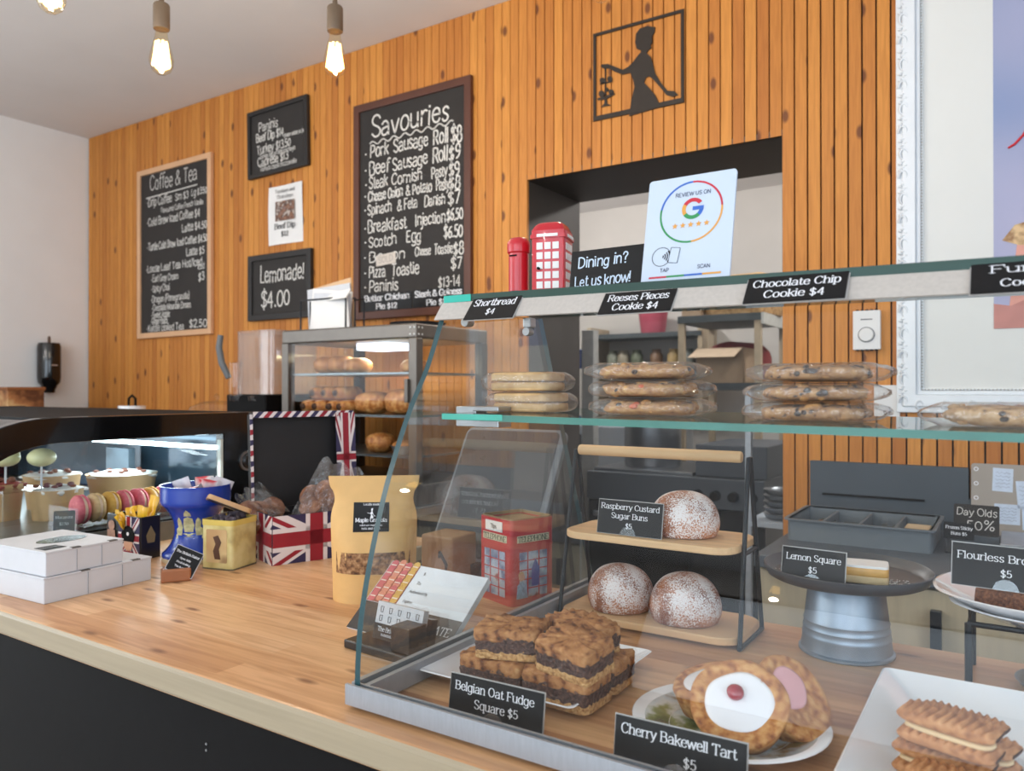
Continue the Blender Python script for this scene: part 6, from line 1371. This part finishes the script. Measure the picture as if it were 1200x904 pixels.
# ------------------------------------------------------------------ bakewell tarts on a painted plate
PX_, PY_ = -.252, .803
t = thing('painted_plate', 'round china plate painted with a green garden scene, holding the tarts', 'plate', (PX_, PY_, CT))
PAINT = ramp_mat('garden_scene', ((.3, (70, 82, 52)), (.42, (126, 140, 84)), (.5, (206, 214, 212)), (.6, (188, 204, 214)), (.7, (150, 126, 84)), (.8, (96, 110, 70))), 22, .2, 4, coat=.5)
MB().lathe([(0, 0), (.055, 0), (.06, .002), (.098, .0145), (.1005, .016), (.099, .0172), (.062, .0065), (.0, .0052)], 48).build('china', PORC, t, smooth=60)
MB().lathe([(.062, .0067), (.094, .0157)], 48).lathe([(0, .0054), (.0615, .0067)], 48).build('painted_scene', PAINT, t, smooth=60)
TCR = ramp_mat('tart_crust', ((.3, (130, 70, 34)), (.45, (178, 116, 62)), (.58, (200, 146, 88)), (.75, (216, 170, 114))), 120, .65, 8, bump=.6)
ICE = mat('white_icing', (238, 238, 242), .2, var=.015, scale=20, coat=.4); PINK = mat('pink_icing', (232, 178, 184), .25, var=.05, coat=.3)
CHER = mat('cherry_red', (150, 18, 34), .18, var=.15, scale=60, coat=.6)
def tart(label, loc, rot, r=.05, h=.026, ice=ICE, cherry=True, wob=0., ir=1., ox=0.):
    q = thing('bakewell_tart', label, 'tart', loc, rot=[R(a) for a in rot], group='cherry bakewell tarts on the painted plate')
    w_ = lambda a, z: 1 + .012 * math.sin(5 * a + wob) + .012 * mnoise.noise(Vector((math.cos(a) * 3, math.sin(a) * 3 + wob, z * 90)))
    MB().lathe([(0, 0), (r * .84, 0), (r * .9, .003), (r * .985, h * .75), (r * 1.0, h * .93), (r * .97, h * 1.02), (r * .86, h * 1.06), (r * .74, h * 1.02), (r * .62, h * .92), (0, h * .9)], 48, wob=w_).build('crust', TCR, q, smooth=180)
    MB(LR((ox, 0, 0))).lathe([(r * .70 * ir, h * .90), (r * .685 * ir, h * .985), (r * .6 * ir, h * 1.015), (0, h * 1.02)], 40, wob=lambda a, z: 1 + .035 * math.sin(2 * a + wob) + .02 * math.sin(5 * a)).build('icing', ice, q, smooth=180)
    if cherry: MB(LR((-.005, .006, h * 1.03))).blob((0, 0, .003), (.0088, .0085, .0065), n=10, amp=.12, freq=90).build('cherry', CHER, q, smooth=180)
    return q
tart('cherry bakewell tart with white icing and a cherry, leaning at the front of the plate', (-.236, .788, CT + .0275), (37, 6, 4), .0485, .026)
tart('bakewell tart behind the front one, leaning at the left of the plate', (-.272, .822, CT + .0175), (8, -14, 10), .040, .031, cherry=False, wob=2)
tart('bakewell tart with pink icing half hidden at the right of the plate', (-.208, .832, CT + .0285), (6, 50, -14), .045, .026, ice=PINK, cherry=False, wob=4, ir=.72, ox=-.010)
price_card('black Cherry Bakewell Tart $5 card at the front of the case', .126, .043, -.264, .684, CT - .0, [('Cherry Bakewell Tart', .0092, -.001, .0280, 'c', .95, 1, .112), ('$5', .0092, .012, .010)], lean=8, rz=2)

# ------------------------------------------------------------------ piped biscuits on a big white plate
square_plate('serving_plate', 'big white rectangular plate with a wide sloping rim, holding piped biscuits', .035, .858, CT, .340, .345, .024, .036)
VB = ramp_mat('piped_biscuit', ((.3, (150, 92, 50)), (.5, (190, 130, 80)), (.72, (206, 152, 102))), 140, .65, 8, bump=.5)
VC = mat('biscuit_cream', (226, 196, 150), .5, var=.05); VCH = mat('chocolate_dip', (86, 62, 58), .3, var=.15, scale=60, coat=.2)
def finger_mesh(mb, L, W_, H, z0, m=0, x0=0., x1=1., grow=1.):
    def fn(u, v):
        x = L * (x0 + (x1 - x0) * u - .5); a = 2 * PI * v; k = max(.0, 1 - (2 * x / L) ** 6) ** .5
        rip = 1 + .24 * math.sin(x / L * 70 + abs(math.cos(a)) * 5) * max(0, min(1, math.sin(a) * 2 + .6))
        c, s_ = math.cos(a), math.sin(a)
        y = math.copysign(abs(c) ** .7, c) * W_ / 2 * (.75 + .25 * k) * grow; z = math.copysign(abs(s_) ** .7, s_) * H / 2 * max(.25, k) * rip * grow
        return (x, y, z0 + H / 2 + z)
    return mb.grid(fn, 120 if x1 - x0 > .5 else 24, 30, m)
def viennese(label, x, y, z, rz, dip=False, rx=0, ry=0):
    q = thing('piped_finger_biscuit', label, 'biscuit', (x, y, z), rot=(R(rx), R(ry), R(rz)), group='sandwiched finger biscuits on the big white plate')
    L, W_, H = .080, .037, .0150
    finger_mesh(MB(), L, W_, H, 0).build('lower_biscuit', VB, q, smooth=180)
    MB().blob((0, 0, H + .0012), (L * .45, W_ * .42, .003), n=10, e=.5, amp=.1, freq=90).build('cream_filling', VC, q, smooth=180)
    finger_mesh(MB(), L, W_, H, H + .003).build('upper_biscuit', VB, q, smooth=180)
    if dip:
        finger_mesh(MB(), L, W_, H, H + .003, 0, 0.0, .16, 1.05).build('chocolate_end', VCH, q, smooth=180)
    return q
viennese('piped finger biscuit sandwich at the back of the big white plate', -.047, .891, CT + .0055, -19)
viennese('piped finger biscuit sandwich with a chocolate-dipped end, middle of the plate', -.037, .846, CT + .0055, -18, True)
viennese('piped finger biscuit sandwich lying under the front one', -.055, .797, CT + .0055, -14)
viennese('piped finger biscuit sandwich lying on top at the front', -.050, .789, CT + .0395, -15, False, 2, 1)
viennese('piped finger biscuit sandwich at the bottom edge of the picture', -.040, .748, CT + .0055, -12)

# ------------------------------------------------------------------ galvanised bucket pedestal, tray and lemon square
TX, TY = -.196, 1.142
t = thing('bucket_pedestal', 'upturned galvanised bucket standing as a pedestal in the case', 'bucket', (TX, TY, CT))
MB().lathe([(.0595, .0), (.0615, .0015), (.0615, .004), (.0595, .0055), (.0585, .006), (.0565, .022), (.0572, .024), (.0562, .026), (.0555, .032), (.0562, .034), (.055, .036), (.0545, .042), (.0552, .044), (.054, .046), (.048, .098), (.0465, .1), (.0, .1)], 48).build('bucket', ZINC, t, smooth=50)
t = thing('round_tray', 'dark round tray resting on the upturned galvanised bucket', 'tray', (TX, TY, CT + .1003))
TRAYM = mat('charcoal_tray', (70, 72, 76), .38, var=.06, scale=30)
MB().lathe([(0, 0), (.096, 0), (.102, .003), (.107, .012), (.108, .0165), (.1065, .0172), (.104, .0145), (.098, .0055), (.094, .004), (0, .004)], 64).build('tray_dish', TRAYM, t, smooth=60)
t = thing('lemon_square', 'sugar-topped lemon square on the dark round tray', 'lemon square', (-.168, 1.122, CT + .1045), R(8))
def rough_box(w, d, h, z0, m_, nm, amp=.0012):
    MB().blob((0, 0, z0 + h / 2), (w / 2, d / 2, h / 2), n=12, e=.22, amp=amp * 30, freq=70).build(nm, m_, t, smooth=45)
rough_box(.056, .046, .011, 0, mat('shortcrust', (222, 196, 150), .7, var=.1, scale=90), 'shortcrust_base')
rough_box(.056, .046, .013, .0095, mat('lemon_curd', (216, 164, 86), .4, var=.12, scale=60), 'lemon_layer')
rough_box(.0555, .0455, .004, .0205, mat('icing_sugar', (238, 236, 234), .8, var=.03, scale=200, bump=.3), 'sugar_dusting')
sg_ = MB()
for i in range(90):
    a = rnd.uniform(0, 2 * PI); q = .03 * math.sqrt(rnd.random()); sg_.blob((-.128 + q * math.cos(a) * .8, 1.120 + q * math.sin(a), CT + .1048), (rnd.uniform(.0006, .0018),) * 2 + (.0006,), n=4)
for i in range(30):
    a = rnd.uniform(0, 2 * PI); q = .02 * math.sqrt(rnd.random()); sg_.blob((-.272 + q * math.cos(a) * .8, 1.122 + q * math.sin(a), CT + .1048), (rnd.uniform(.0005, .0012),) * 2 + (.0005,), n=4)
o = sg_.build('sugar_crumbs', MATS['icing_sugar'], None, smooth=180); tag(o, 'scattered icing sugar crumbs on the dark round tray', 'sugar crumbs', kind='stuff')
price_card('black Lemon Square $5 card standing on the dark round tray', .080, .044, -.224, 1.062, CT + .1050, [('Lemon Square', .0082, 0, .0285, 'c', .9, 1, .070), ('$5', .0082, 0, .0135, 'c', .9)], lean=12, rz=-4)

# ------------------------------------------------------------------ brownies on white plates over a wire stand
VX, VY = .052, 1.128
t = thing('wire_stand', 'black wire stand lifting the white brownie plates', 'stand', (VX, VY, CT))
w = MB()
for x, y in ((-.10, -.05), (-.10, .05), (.10, -.05), (.10, .05)): w.tube([(x, y, 0), (x, y, .079)], .0042, 8)
for z in (.0785,):
    w.tube([(-.10, -.05, z), (.10, -.05, z), (.10, .05, z), (-.10, .05, z)], .0035, 8, closed=True)
w.build('wire_frame', IRON, t, smooth=50)
def boat_plate(label, z, w_, d_, h, rz):
    o_ = [(-w_ / 2, 0), (-w_ * .44, -d_ * .30), (-w_ * .2, -d_ * .5), (w_ * .2, -d_ * .5), (w_ * .44, -d_ * .30), (w_ / 2, 0), (w_ * .44, d_ * .30), (w_ * .2, d_ * .5), (-w_ * .2, d_ * .5), (-w_ * .44, d_ * .30)]
    o_ = [p_[:2] for p_ in catmull(o_ + [o_[0]], 5)][:-1]; n = len(o_)
    vs = [(x, y, h) for x, y in o_] + [(x * .62, y * .62, 0) for x, y in o_] + [(x * .975, y * .975, h + .001) for x, y in o_] + [(x * .64, y * .64, .005) for x, y in o_]
    fs = []
    for i in range(n):
        j = (i + 1) % n; fs += [(i, j, 2 * n + j, 2 * n + i), (j, i, n + i, n + j), (2 * n + i, 2 * n + j, 3 * n + j, 3 * n + i)]
    fs += [tuple(range(n, 2 * n))[::-1], tuple(range(3 * n, 4 * n))]
    p_ = MB().add(vs, fs).build('boat_plate', PORC, None, smooth=40); p_.location = (VX, VY, CT + z); p_.rotation_euler = (0, 0, R(rz)); return tag(p_, label, 'plate', 'white boat plates on the wire stand')
boat_plate('white boat-shaped plate, lower of the two on the wire stand', .0825, .25, .20, .018, -4)
boat_plate('white boat-shaped plate under the brownies, upper of the two', .0885, .285, .215, .026, -2)
BROWN = ramp_mat('brownie_crumb', ((.3, (74, 42, 28)), (.5, (112, 68, 46)), (.72, (150, 98, 66))), 300, .8, 8, bump=.9)
for i, (x, y, w_) in enumerate(((-.006, 1.072, 'left'), (.068, 1.070, 'right'))):
    o = MB(LR((0, 0, .014))).blob((0, 0, 0), (.035, .026, .0145), n=18, e=.25, amp=.05, freq=110, seed=i * 3.).build('brownie', BROWN, None, smooth=60)
    o.location = (x, y + .03, CT + .0945); o.rotation_euler = (0, 0, R(-5 + 4 * i)); tag(o, f'dark flourless brownie, {w_} one on the white boat plate', 'brownie', 'brownies on the boat plate')
price_card('black Flourless Brownie $5 card at the right edge, in front of the brownies', .112, .050, -.010, 1.077, CT + .1232, [('Flourless Brownie', .0086, -.002, .0320, 'c', .95, 1, .098), ('$5', .0086, .0, .0150, 'c', .95)], lean=10, rz=-5)
# ------------------------------------------------------------------ right back counter
WT = .905
t = thing('cutlery_tray', 'grey plastic cutlery tray with compartments on the dark back counter', 'cutlery tray', (-.345, 2.285, WT))
TRG = mat('tray_grey', (112, 120, 126), .45, var=.04)
w_, d_, h_ = .345, .265, .058
b = MB(); b.ring(rrect(w_, d_, .012, 3), rrect(w_ - .008, d_ - .008, .010, 3), 0, h_).prism(rrect(w_ - .006, d_ - .006, .01, 3), 0, .004).build('walls', TRG, t, smooth=40)
MB().ring(rrect(w_ + .018, d_ + .018, .016, 3), rrect(w_ - .008, d_ - .008, .010, 3), h_ - .004, h_).build('rim', TRG, t, smooth=40)
for x in (-.09, 0, .085): MB().bx(x - .003, x + .003, -d_ / 2 + .006, d_ / 2 - .006, .004, h_ - .008).build('divider', TRG, t)
CUT = mat('cutlery_steel', (196, 190, 176), .25, 1.)
def cutlery(kind, label, x, y, z, rz, rx, group):
    mb = MB()
    if kind == 'spoon': mb.tube([(0, -.09, 0), (0, -.03, .003), (0, .03, 0)], [.005, .003, .0035], 6).blob((0, .055, 0), (.014, .026, .005), n=8)
    elif kind == 'fork':
        mb.tube([(0, -.09, 0), (0, -.03, .003), (0, .02, 0)], [.005, .003, .0035], 6).box(0, .03, 0, .022, .024, .003)
        for k in (-.009, -.003, .003, .009): mb.box(k, .058, 0, .0028, .036, .002)
    else: mb.box(0, -.05, 0, .012, .09, .006).prism([(-.008, 0), (.008, 0), (.009, .05), (.004, .095), (-.008, .09)], -.001, .001)
    o = mb.build(kind, CUT, None, smooth=40); o.location = (-.345 + x, 2.285 + y, WT + z); o.rotation_euler = (R(rx), 0, R(rz)); tag(o, label, kind, group)
for i in range(4): cutlery('spoon', 'steel spoon in the left compartment of the grey cutlery tray', -.13 + .011 * i, 0, .016 + .009 * (i % 2), rnd.uniform(-6, 6), 4, 'spoons in the cutlery tray')
for i in range(4): cutlery('fork', 'steel fork in the second compartment of the grey cutlery tray', -.065 + .013 * i, 0, .014 + .009 * (i % 2), rnd.uniform(-6, 6), 4, 'forks in the cutlery tray')
for i in range(4): cutlery('knife', 'steel knife in the third compartment of the grey cutlery tray', .022 + .015 * i, 0, .014 + .008 * (i % 2), rnd.uniform(-6, 6), 4, 'knives in the cutlery tray')
t = thing('napkin_stack', 'stack of cream paper napkins at the right of the cutlery tray', 'napkins', (-.218, 2.25, WT + .0045))
MB().bx(-.030, .030, -.06, .10, 0, .036).build('napkins', mat('cream_napkin', (212, 192, 158), .8), t, bevel=.003)
# signs and noticeboard
t = thing('notice_board', 'beige board with notes pinned on it behind the Day Olds sign', 'notice board', (.145, WY - .035, WT))
MB(LR((0, 0, 0), 84)).prism(rrect(.50, .20, .008), 0, .006, M=Matrix.Translation((0, .098, 0))).build('board', mat('notice_beige', (170, 160, 150), .6, var=.06, scale=10), t)
NM = LR((0, 0, 0), 84)
ho = MB(NM)
for i in range(3): ho.ring(circ(.006, 14, -.238, .182 - .04 * i), circ(.0036, 14, -.238, .182 - .04 * i), .006, .0068)
ho.build('punched_rings', INK, t)
NP = mat('blue_white_note', (210, 222, 240), .6, var=.06, scale=60)
for i, (x, y, a, b_, r_) in enumerate(((-.175, .155, .048, .064, -2), (-.118, .118, .05, .075, 4), (-.165, .062, .06, .055, 0), (-.10, .055, .062, .062, 2))):
    q = MB(NM @ Matrix.Translation((x, y, .0066)) @ Matrix.Rotation(R(r_), 4, 'Z')).bx(-a / 2, a / 2, -b_ / 2, b_ / 2, 0, .0006).build('pinned_note', NP, t)
    ln = MB(NM @ Matrix.Translation((x, y, .0074)) @ Matrix.Rotation(R(r_), 4, 'Z'))
    for k in range(5): ln.tube([(-a * .36 + a * .72 * u / 8, b_ * (.3 - .15 * k) + .0025 * math.sin(u * 2.3 + k), 0) for u in range(9)], .0006, 4)
    ln.build('scribble', mat('pale_blue_ink', (140, 152, 172), .6), q)
t = thing('day_olds_sign', 'little slate board chalked Day Olds 50%', 'sign', (-.083, 2.24, WT + .042), R(-2))
MB(LR((0, 0, 0), 80)).prism(rrect(.098, .075, .004), -.004, 0, M=Matrix.Translation((0, .0375, 0))).build('slate', CHALK, t)
MB().bx(-.05, .05, -.01, .03, -.042, 0).build('block', mat('sign_block_grey', (92, 98, 104), .5), t)
lettering(t, LR((0, 0, 0), 80) @ Matrix.Translation((0, 0, .0004)), [('Day Olds', .017, 0, .048, 'c', .9), ('50%', .024, .008, .014, 'c', .8, 1.1)], CHALKW, style='chalk')
t = thing('price_card', 'small black Frozen Sticky Buns $5 card beside the slate Day Olds board', 'price card', (-.118, 2.195, WT + .036), R(-4))
MB(LR((0, 0, 0), 80)).bx(-.033, .033, 0, .04, -.0015, 0).build('card', CARD, t)
MB().bx(-.03, .03, -.008, .02, -.036, 0).build('stand', PLASTIC, t)
lettering(t, LR((0, 0, 0), 80) @ Matrix.Translation((0, 0, .0004)), [('Frozen Sticky', .0075, 0, .024, 'c', 1.3), ('Buns $5', .0075, 0, .010, 'c', 1.3)], INK)
t = thing('steel_box', 'low brushed steel box on the back counter below the notice board', 'box', (.13, 2.24, WT))
MB().bx(-.16, .16, -.08, .12, 0, .034).build('body', STEEL, t, bevel=.003)
MB().bx(-.162, .162, -.082, .122, .0342, .040).build('lid', STEEL, t, bevel=.002)
t = thing('metal_disc', 'round grey metal dish on the counter under the wire stand', 'dish', (.058, 1.128, CT))
MB().lathe([(0, 0), (.05, 0), (.058, .010), (.06, .0105), (.052, .002), (0, .002)], 40).build('dish', mat('dish_grey', (128, 136, 138), .35, .5), t, smooth=40)

# ------------------------------------------------------------------ the kitchen seen through the opening
KST = mat('kitchen_steel', (150, 154, 160), .35, .9, var=.05, scale=12, stretch=(1, 1, 5)); KDK = mat('range_dark_grey', (84, 90, 98), .45, .2, var=.05); KBL = mat('oven_black', (20, 18, 18), .25, coat=.3)
t = thing('kitchen_range', 'dark kitchen range with black oven front in the room behind the opening', 'range', (-1.55, 3.35, 0))
MB().bx(-.20, .65, 0, .6, .78, .915).build('hob_top', KDK, t, bevel=.004)
MB().bx(-.20, .65, .02, .6, .0, .775).build('body', KBL, t)
MB().bx(-.17, .32, .0, .018, .22, .70).build('oven_door', KBL, t, bevel=.004)
MB().tube([(-.14, -.04, .72), (.28, -.04, .72)], .012, 8).build('oven_handle', KST, t)
for i in range(4): MB(LR((.36 + i * .08, -.0, .84), 90)).lathe([(0, .03), (.02, .03), (.024, 0), (0, 0)], 16).build('knob', KBL, t)
MB().bx(.33, .65, .05, .58, .916, 1.06).build('griddle', KDK, t, bevel=.004)
MB().bx(-.18, .32, .04, .56, .9155, .930).build('steel_tray', KST, t, bevel=.002)
t = thing('stock_pot', 'tall steel stock pot standing on the kitchen range', 'pot', (-1.52, 3.62, .9305))
MB().lathe([(0, 0), (.135, 0), (.14, .01), (.14, .24), (.145, .245), (.135, .245), (.13, .02), (0, .015)], 32).build('pot', KST, t, smooth=40)
MB().lathe([(.145, .246), (.14, .262), (.03, .275), (.02, .30), (0, .302)], 32).build('lid', KST, t, smooth=40)
for s in (-1, 1): MB().tube([(s * .14, -.03, .2), (s * .17, -.03, .2), (s * .17, .03, .2), (s * .14, .03, .2)], .007, 8).build('handle', KST, t)
t = thing('kitchen_fridge', 'white double door kitchen fridge behind the range at the left', 'fridge', (-2.62, 4.02, 0))
MB().bx(-.05, .95, .0, .6, .0, 1.12).build('body', mat('fridge_white', (198, 206, 216), .35, var=.02), t, bevel=.006)
for a in (-.045, .455): 
    d = MB().bx(a, a + .485, -.03, -.004, .10, 1.10).build('door', MATS['fridge_white'], t, bevel=.006)
    MB().bx(a + (.42 if a < 0 else .03), a + (.45 if a < 0 else .06), -.06, -.032, .6, 1.05).build('handle', GREY, d)
# shelving unit with a box and a red bag
SHW = mat('shelf_post_wood', (186, 168, 142), .5, var=.06)
t = thing('shelving_unit', 'kitchen shelving unit with dark shelves and pale posts behind the opening', 'shelving unit', (-1.575, 4.10, 0))
for z in (.55, 1.0, 1.345, 1.715): MB().bx(0, .46, 0, .55, z - .04, z).build('shelf', mat('shelf_slate', (62, 70, 74), .5), t, bevel=.003) if z > 1.2 else None
for x in (.02, .44):
    for y in (.02, .53): MB().box(x, y, .8375, .035, .03, 1.674).build('post', SHW, t)
MB().bx(.46, .475, 0, .55, 1.655, 1.715).build('side_rail', mat('pale_rail', (196, 196, 192), .5), t)
t = thing('cardboard_box', 'open tan cardboard box on the middle shelf of the shelving unit', 'cardboard box', (-1.35, 4.24, 1.3455))
CARDB = mat('tan_cardboard', (176, 150, 124), .75, var=.05, scale=20)
MB().bx(-.13, .13, -.1, .18, 0, .19).build('body', CARDB, t)
MB(LR((0, -.1, .19), -70)).bx(-.125, .125, 0, .003, -.16, 0).build('flap', mat('pale_cardboard', (192, 170, 146), .75), t)
t = thing('red_bag', 'dark red bag slumped behind the cardboard box on the shelf', 'bag', (-1.345, 4.53, 1.3455))
MB(LR((0, 0, .12))).blob((0, 0, 0), (.19, .09, .122), n=12, e=.7, amp=.2, freq=8).build('bag', mat('dark_red_cloth', (124, 44, 44), .8), t, smooth=180)
t = thing('food_crate', 'brown woven food hamper on top of the shelving unit beside the review sign', 'hamper', (-1.27, 4.32, 1.7155), R(-8))
MB().prism(rrect(.34, .30, .03), 0, .13).build('body', ramp_mat('hamper_brown', ((.35, (132, 96, 60)), (.6, (182, 146, 100))), 40, .6), t, bevel=.006)
MB().prism(rrect(.35, .31, .035), .135, .22).build('lid', mat('hamper_lid', (196, 160, 112), .6, var=.1, scale=30), t, bevel=.02)
MB().tube([(-.17, -.16, .12), (0, -.19, .13), (.17, -.16, .12)], .010, 8).build('strap', BLACK, t)
t = thing('parcel_box', 'flat tan box on the left end of the shelving unit top', 'box', (-1.52, 4.25, 1.7155))
MB().bx(-.05, .06, -.1, .2, 0, .06).build('body', CARDB, t, bevel=.004)
# pink bucket and shelf with jars further left
t = thing('jar_ledge', 'kitchen wall shelf carrying a pink bucket and jars, far behind the opening', 'shelf', (-2.0, 4.7, 0))
for z in (1.44, 1.68): MB().bx(-.45, .35, 0, .29, z - .03, z).build('board', MATS['shelf_slate'], t)
for x in (-.44, .34): MB().box(x, .15, 1.45, .03, .28, .56).build('bracket', SHW, t)
t = thing('pink_bucket', 'dusty pink bucket on the kitchen wall shelf', 'bucket', (-2.02, 4.82, 1.681))
MB().lathe([(0, 0), (.08, 0), (.10, .16), (.105, .162), (.095, .15), (0, .012)], 24).build('bucket', mat('dusty_pink', (166, 74, 92), .5), t, smooth=40)
for i, (x, c) in enumerate(((-2.32, (120, 124, 110)), (-2.24, (150, 140, 120)), (-2.14, (92, 100, 80)), (-2.0, (128, 96, 70)), (-1.88, (178, 150, 100)), (-1.78, (110, 116, 112)))):
    o = MB().lathe([(0, 0), (.04, 0), (.042, .01), (.042, .10), (.03, .115), (.03, .135), (0, .136)], 16).build('storage_jar', mat(f'jar_tone_{i}', c, .4, var=.25, scale=40), None, smooth=40)
    o.location = (x, 4.83, 1.441); tag(o, f'storage jar, number {i + 1} from the left on the lower kitchen wall shelf'.replace('number 1 from', 'nearest').replace('nearest the left', 'leftmost'), 'jar', 'jars on the kitchen wall shelf')
t = thing('pan_stand', 'pale upright rack with stacked steel pans at the right of the opening', 'pan rack', (-.90, 3.0, 0))
for z in (.80, 1.22): MB().bx(.02, .24, 0, .30, z - .018, z).build('shelf', mat('white_rack', (186, 196, 208), .45), t)
for x in (.032, .228): MB().box(x, .015, .68, .022, .022, 1.24).build('post', MATS['white_rack'], t)
for i in range(5):
    o = MB().lathe([(0, 0), (.05, 0), (.066, .022), (.069, .023), (.06, .006), (0, .003)], 24).build('steel_pan', KST, None, smooth=40)
    o.location = (-.77, 3.12, .801 + .0235 * i); tag(o, ('steel pan at the bottom of the stack on the pan rack', 'second steel pan up in the stack on the pan rack', 'middle steel pan in the stack on the pan rack', 'steel pan just below the top one on the pan rack', 'topmost steel pan in the stack on the pan rack')[i], 'pan', 'steel pans stacked on the rack')
t = thing('kitchen_post', 'tall pale post with a blue cap just inside the opening', 'post', (-1.87, 3.62, 0))  # plain upright post rather than a bin
MB().bx(-.035, .035, -.03, .03, 0, 1.62).build('post', mat('pale_post', (186, 186, 184), .5), t, bevel=.004)
MB().bx(-.085, -.04, -.03, .03, 1.42, 1.52).build('blue_cap', mat('cap_blue', (58, 96, 170), .4), t, bevel=.004)
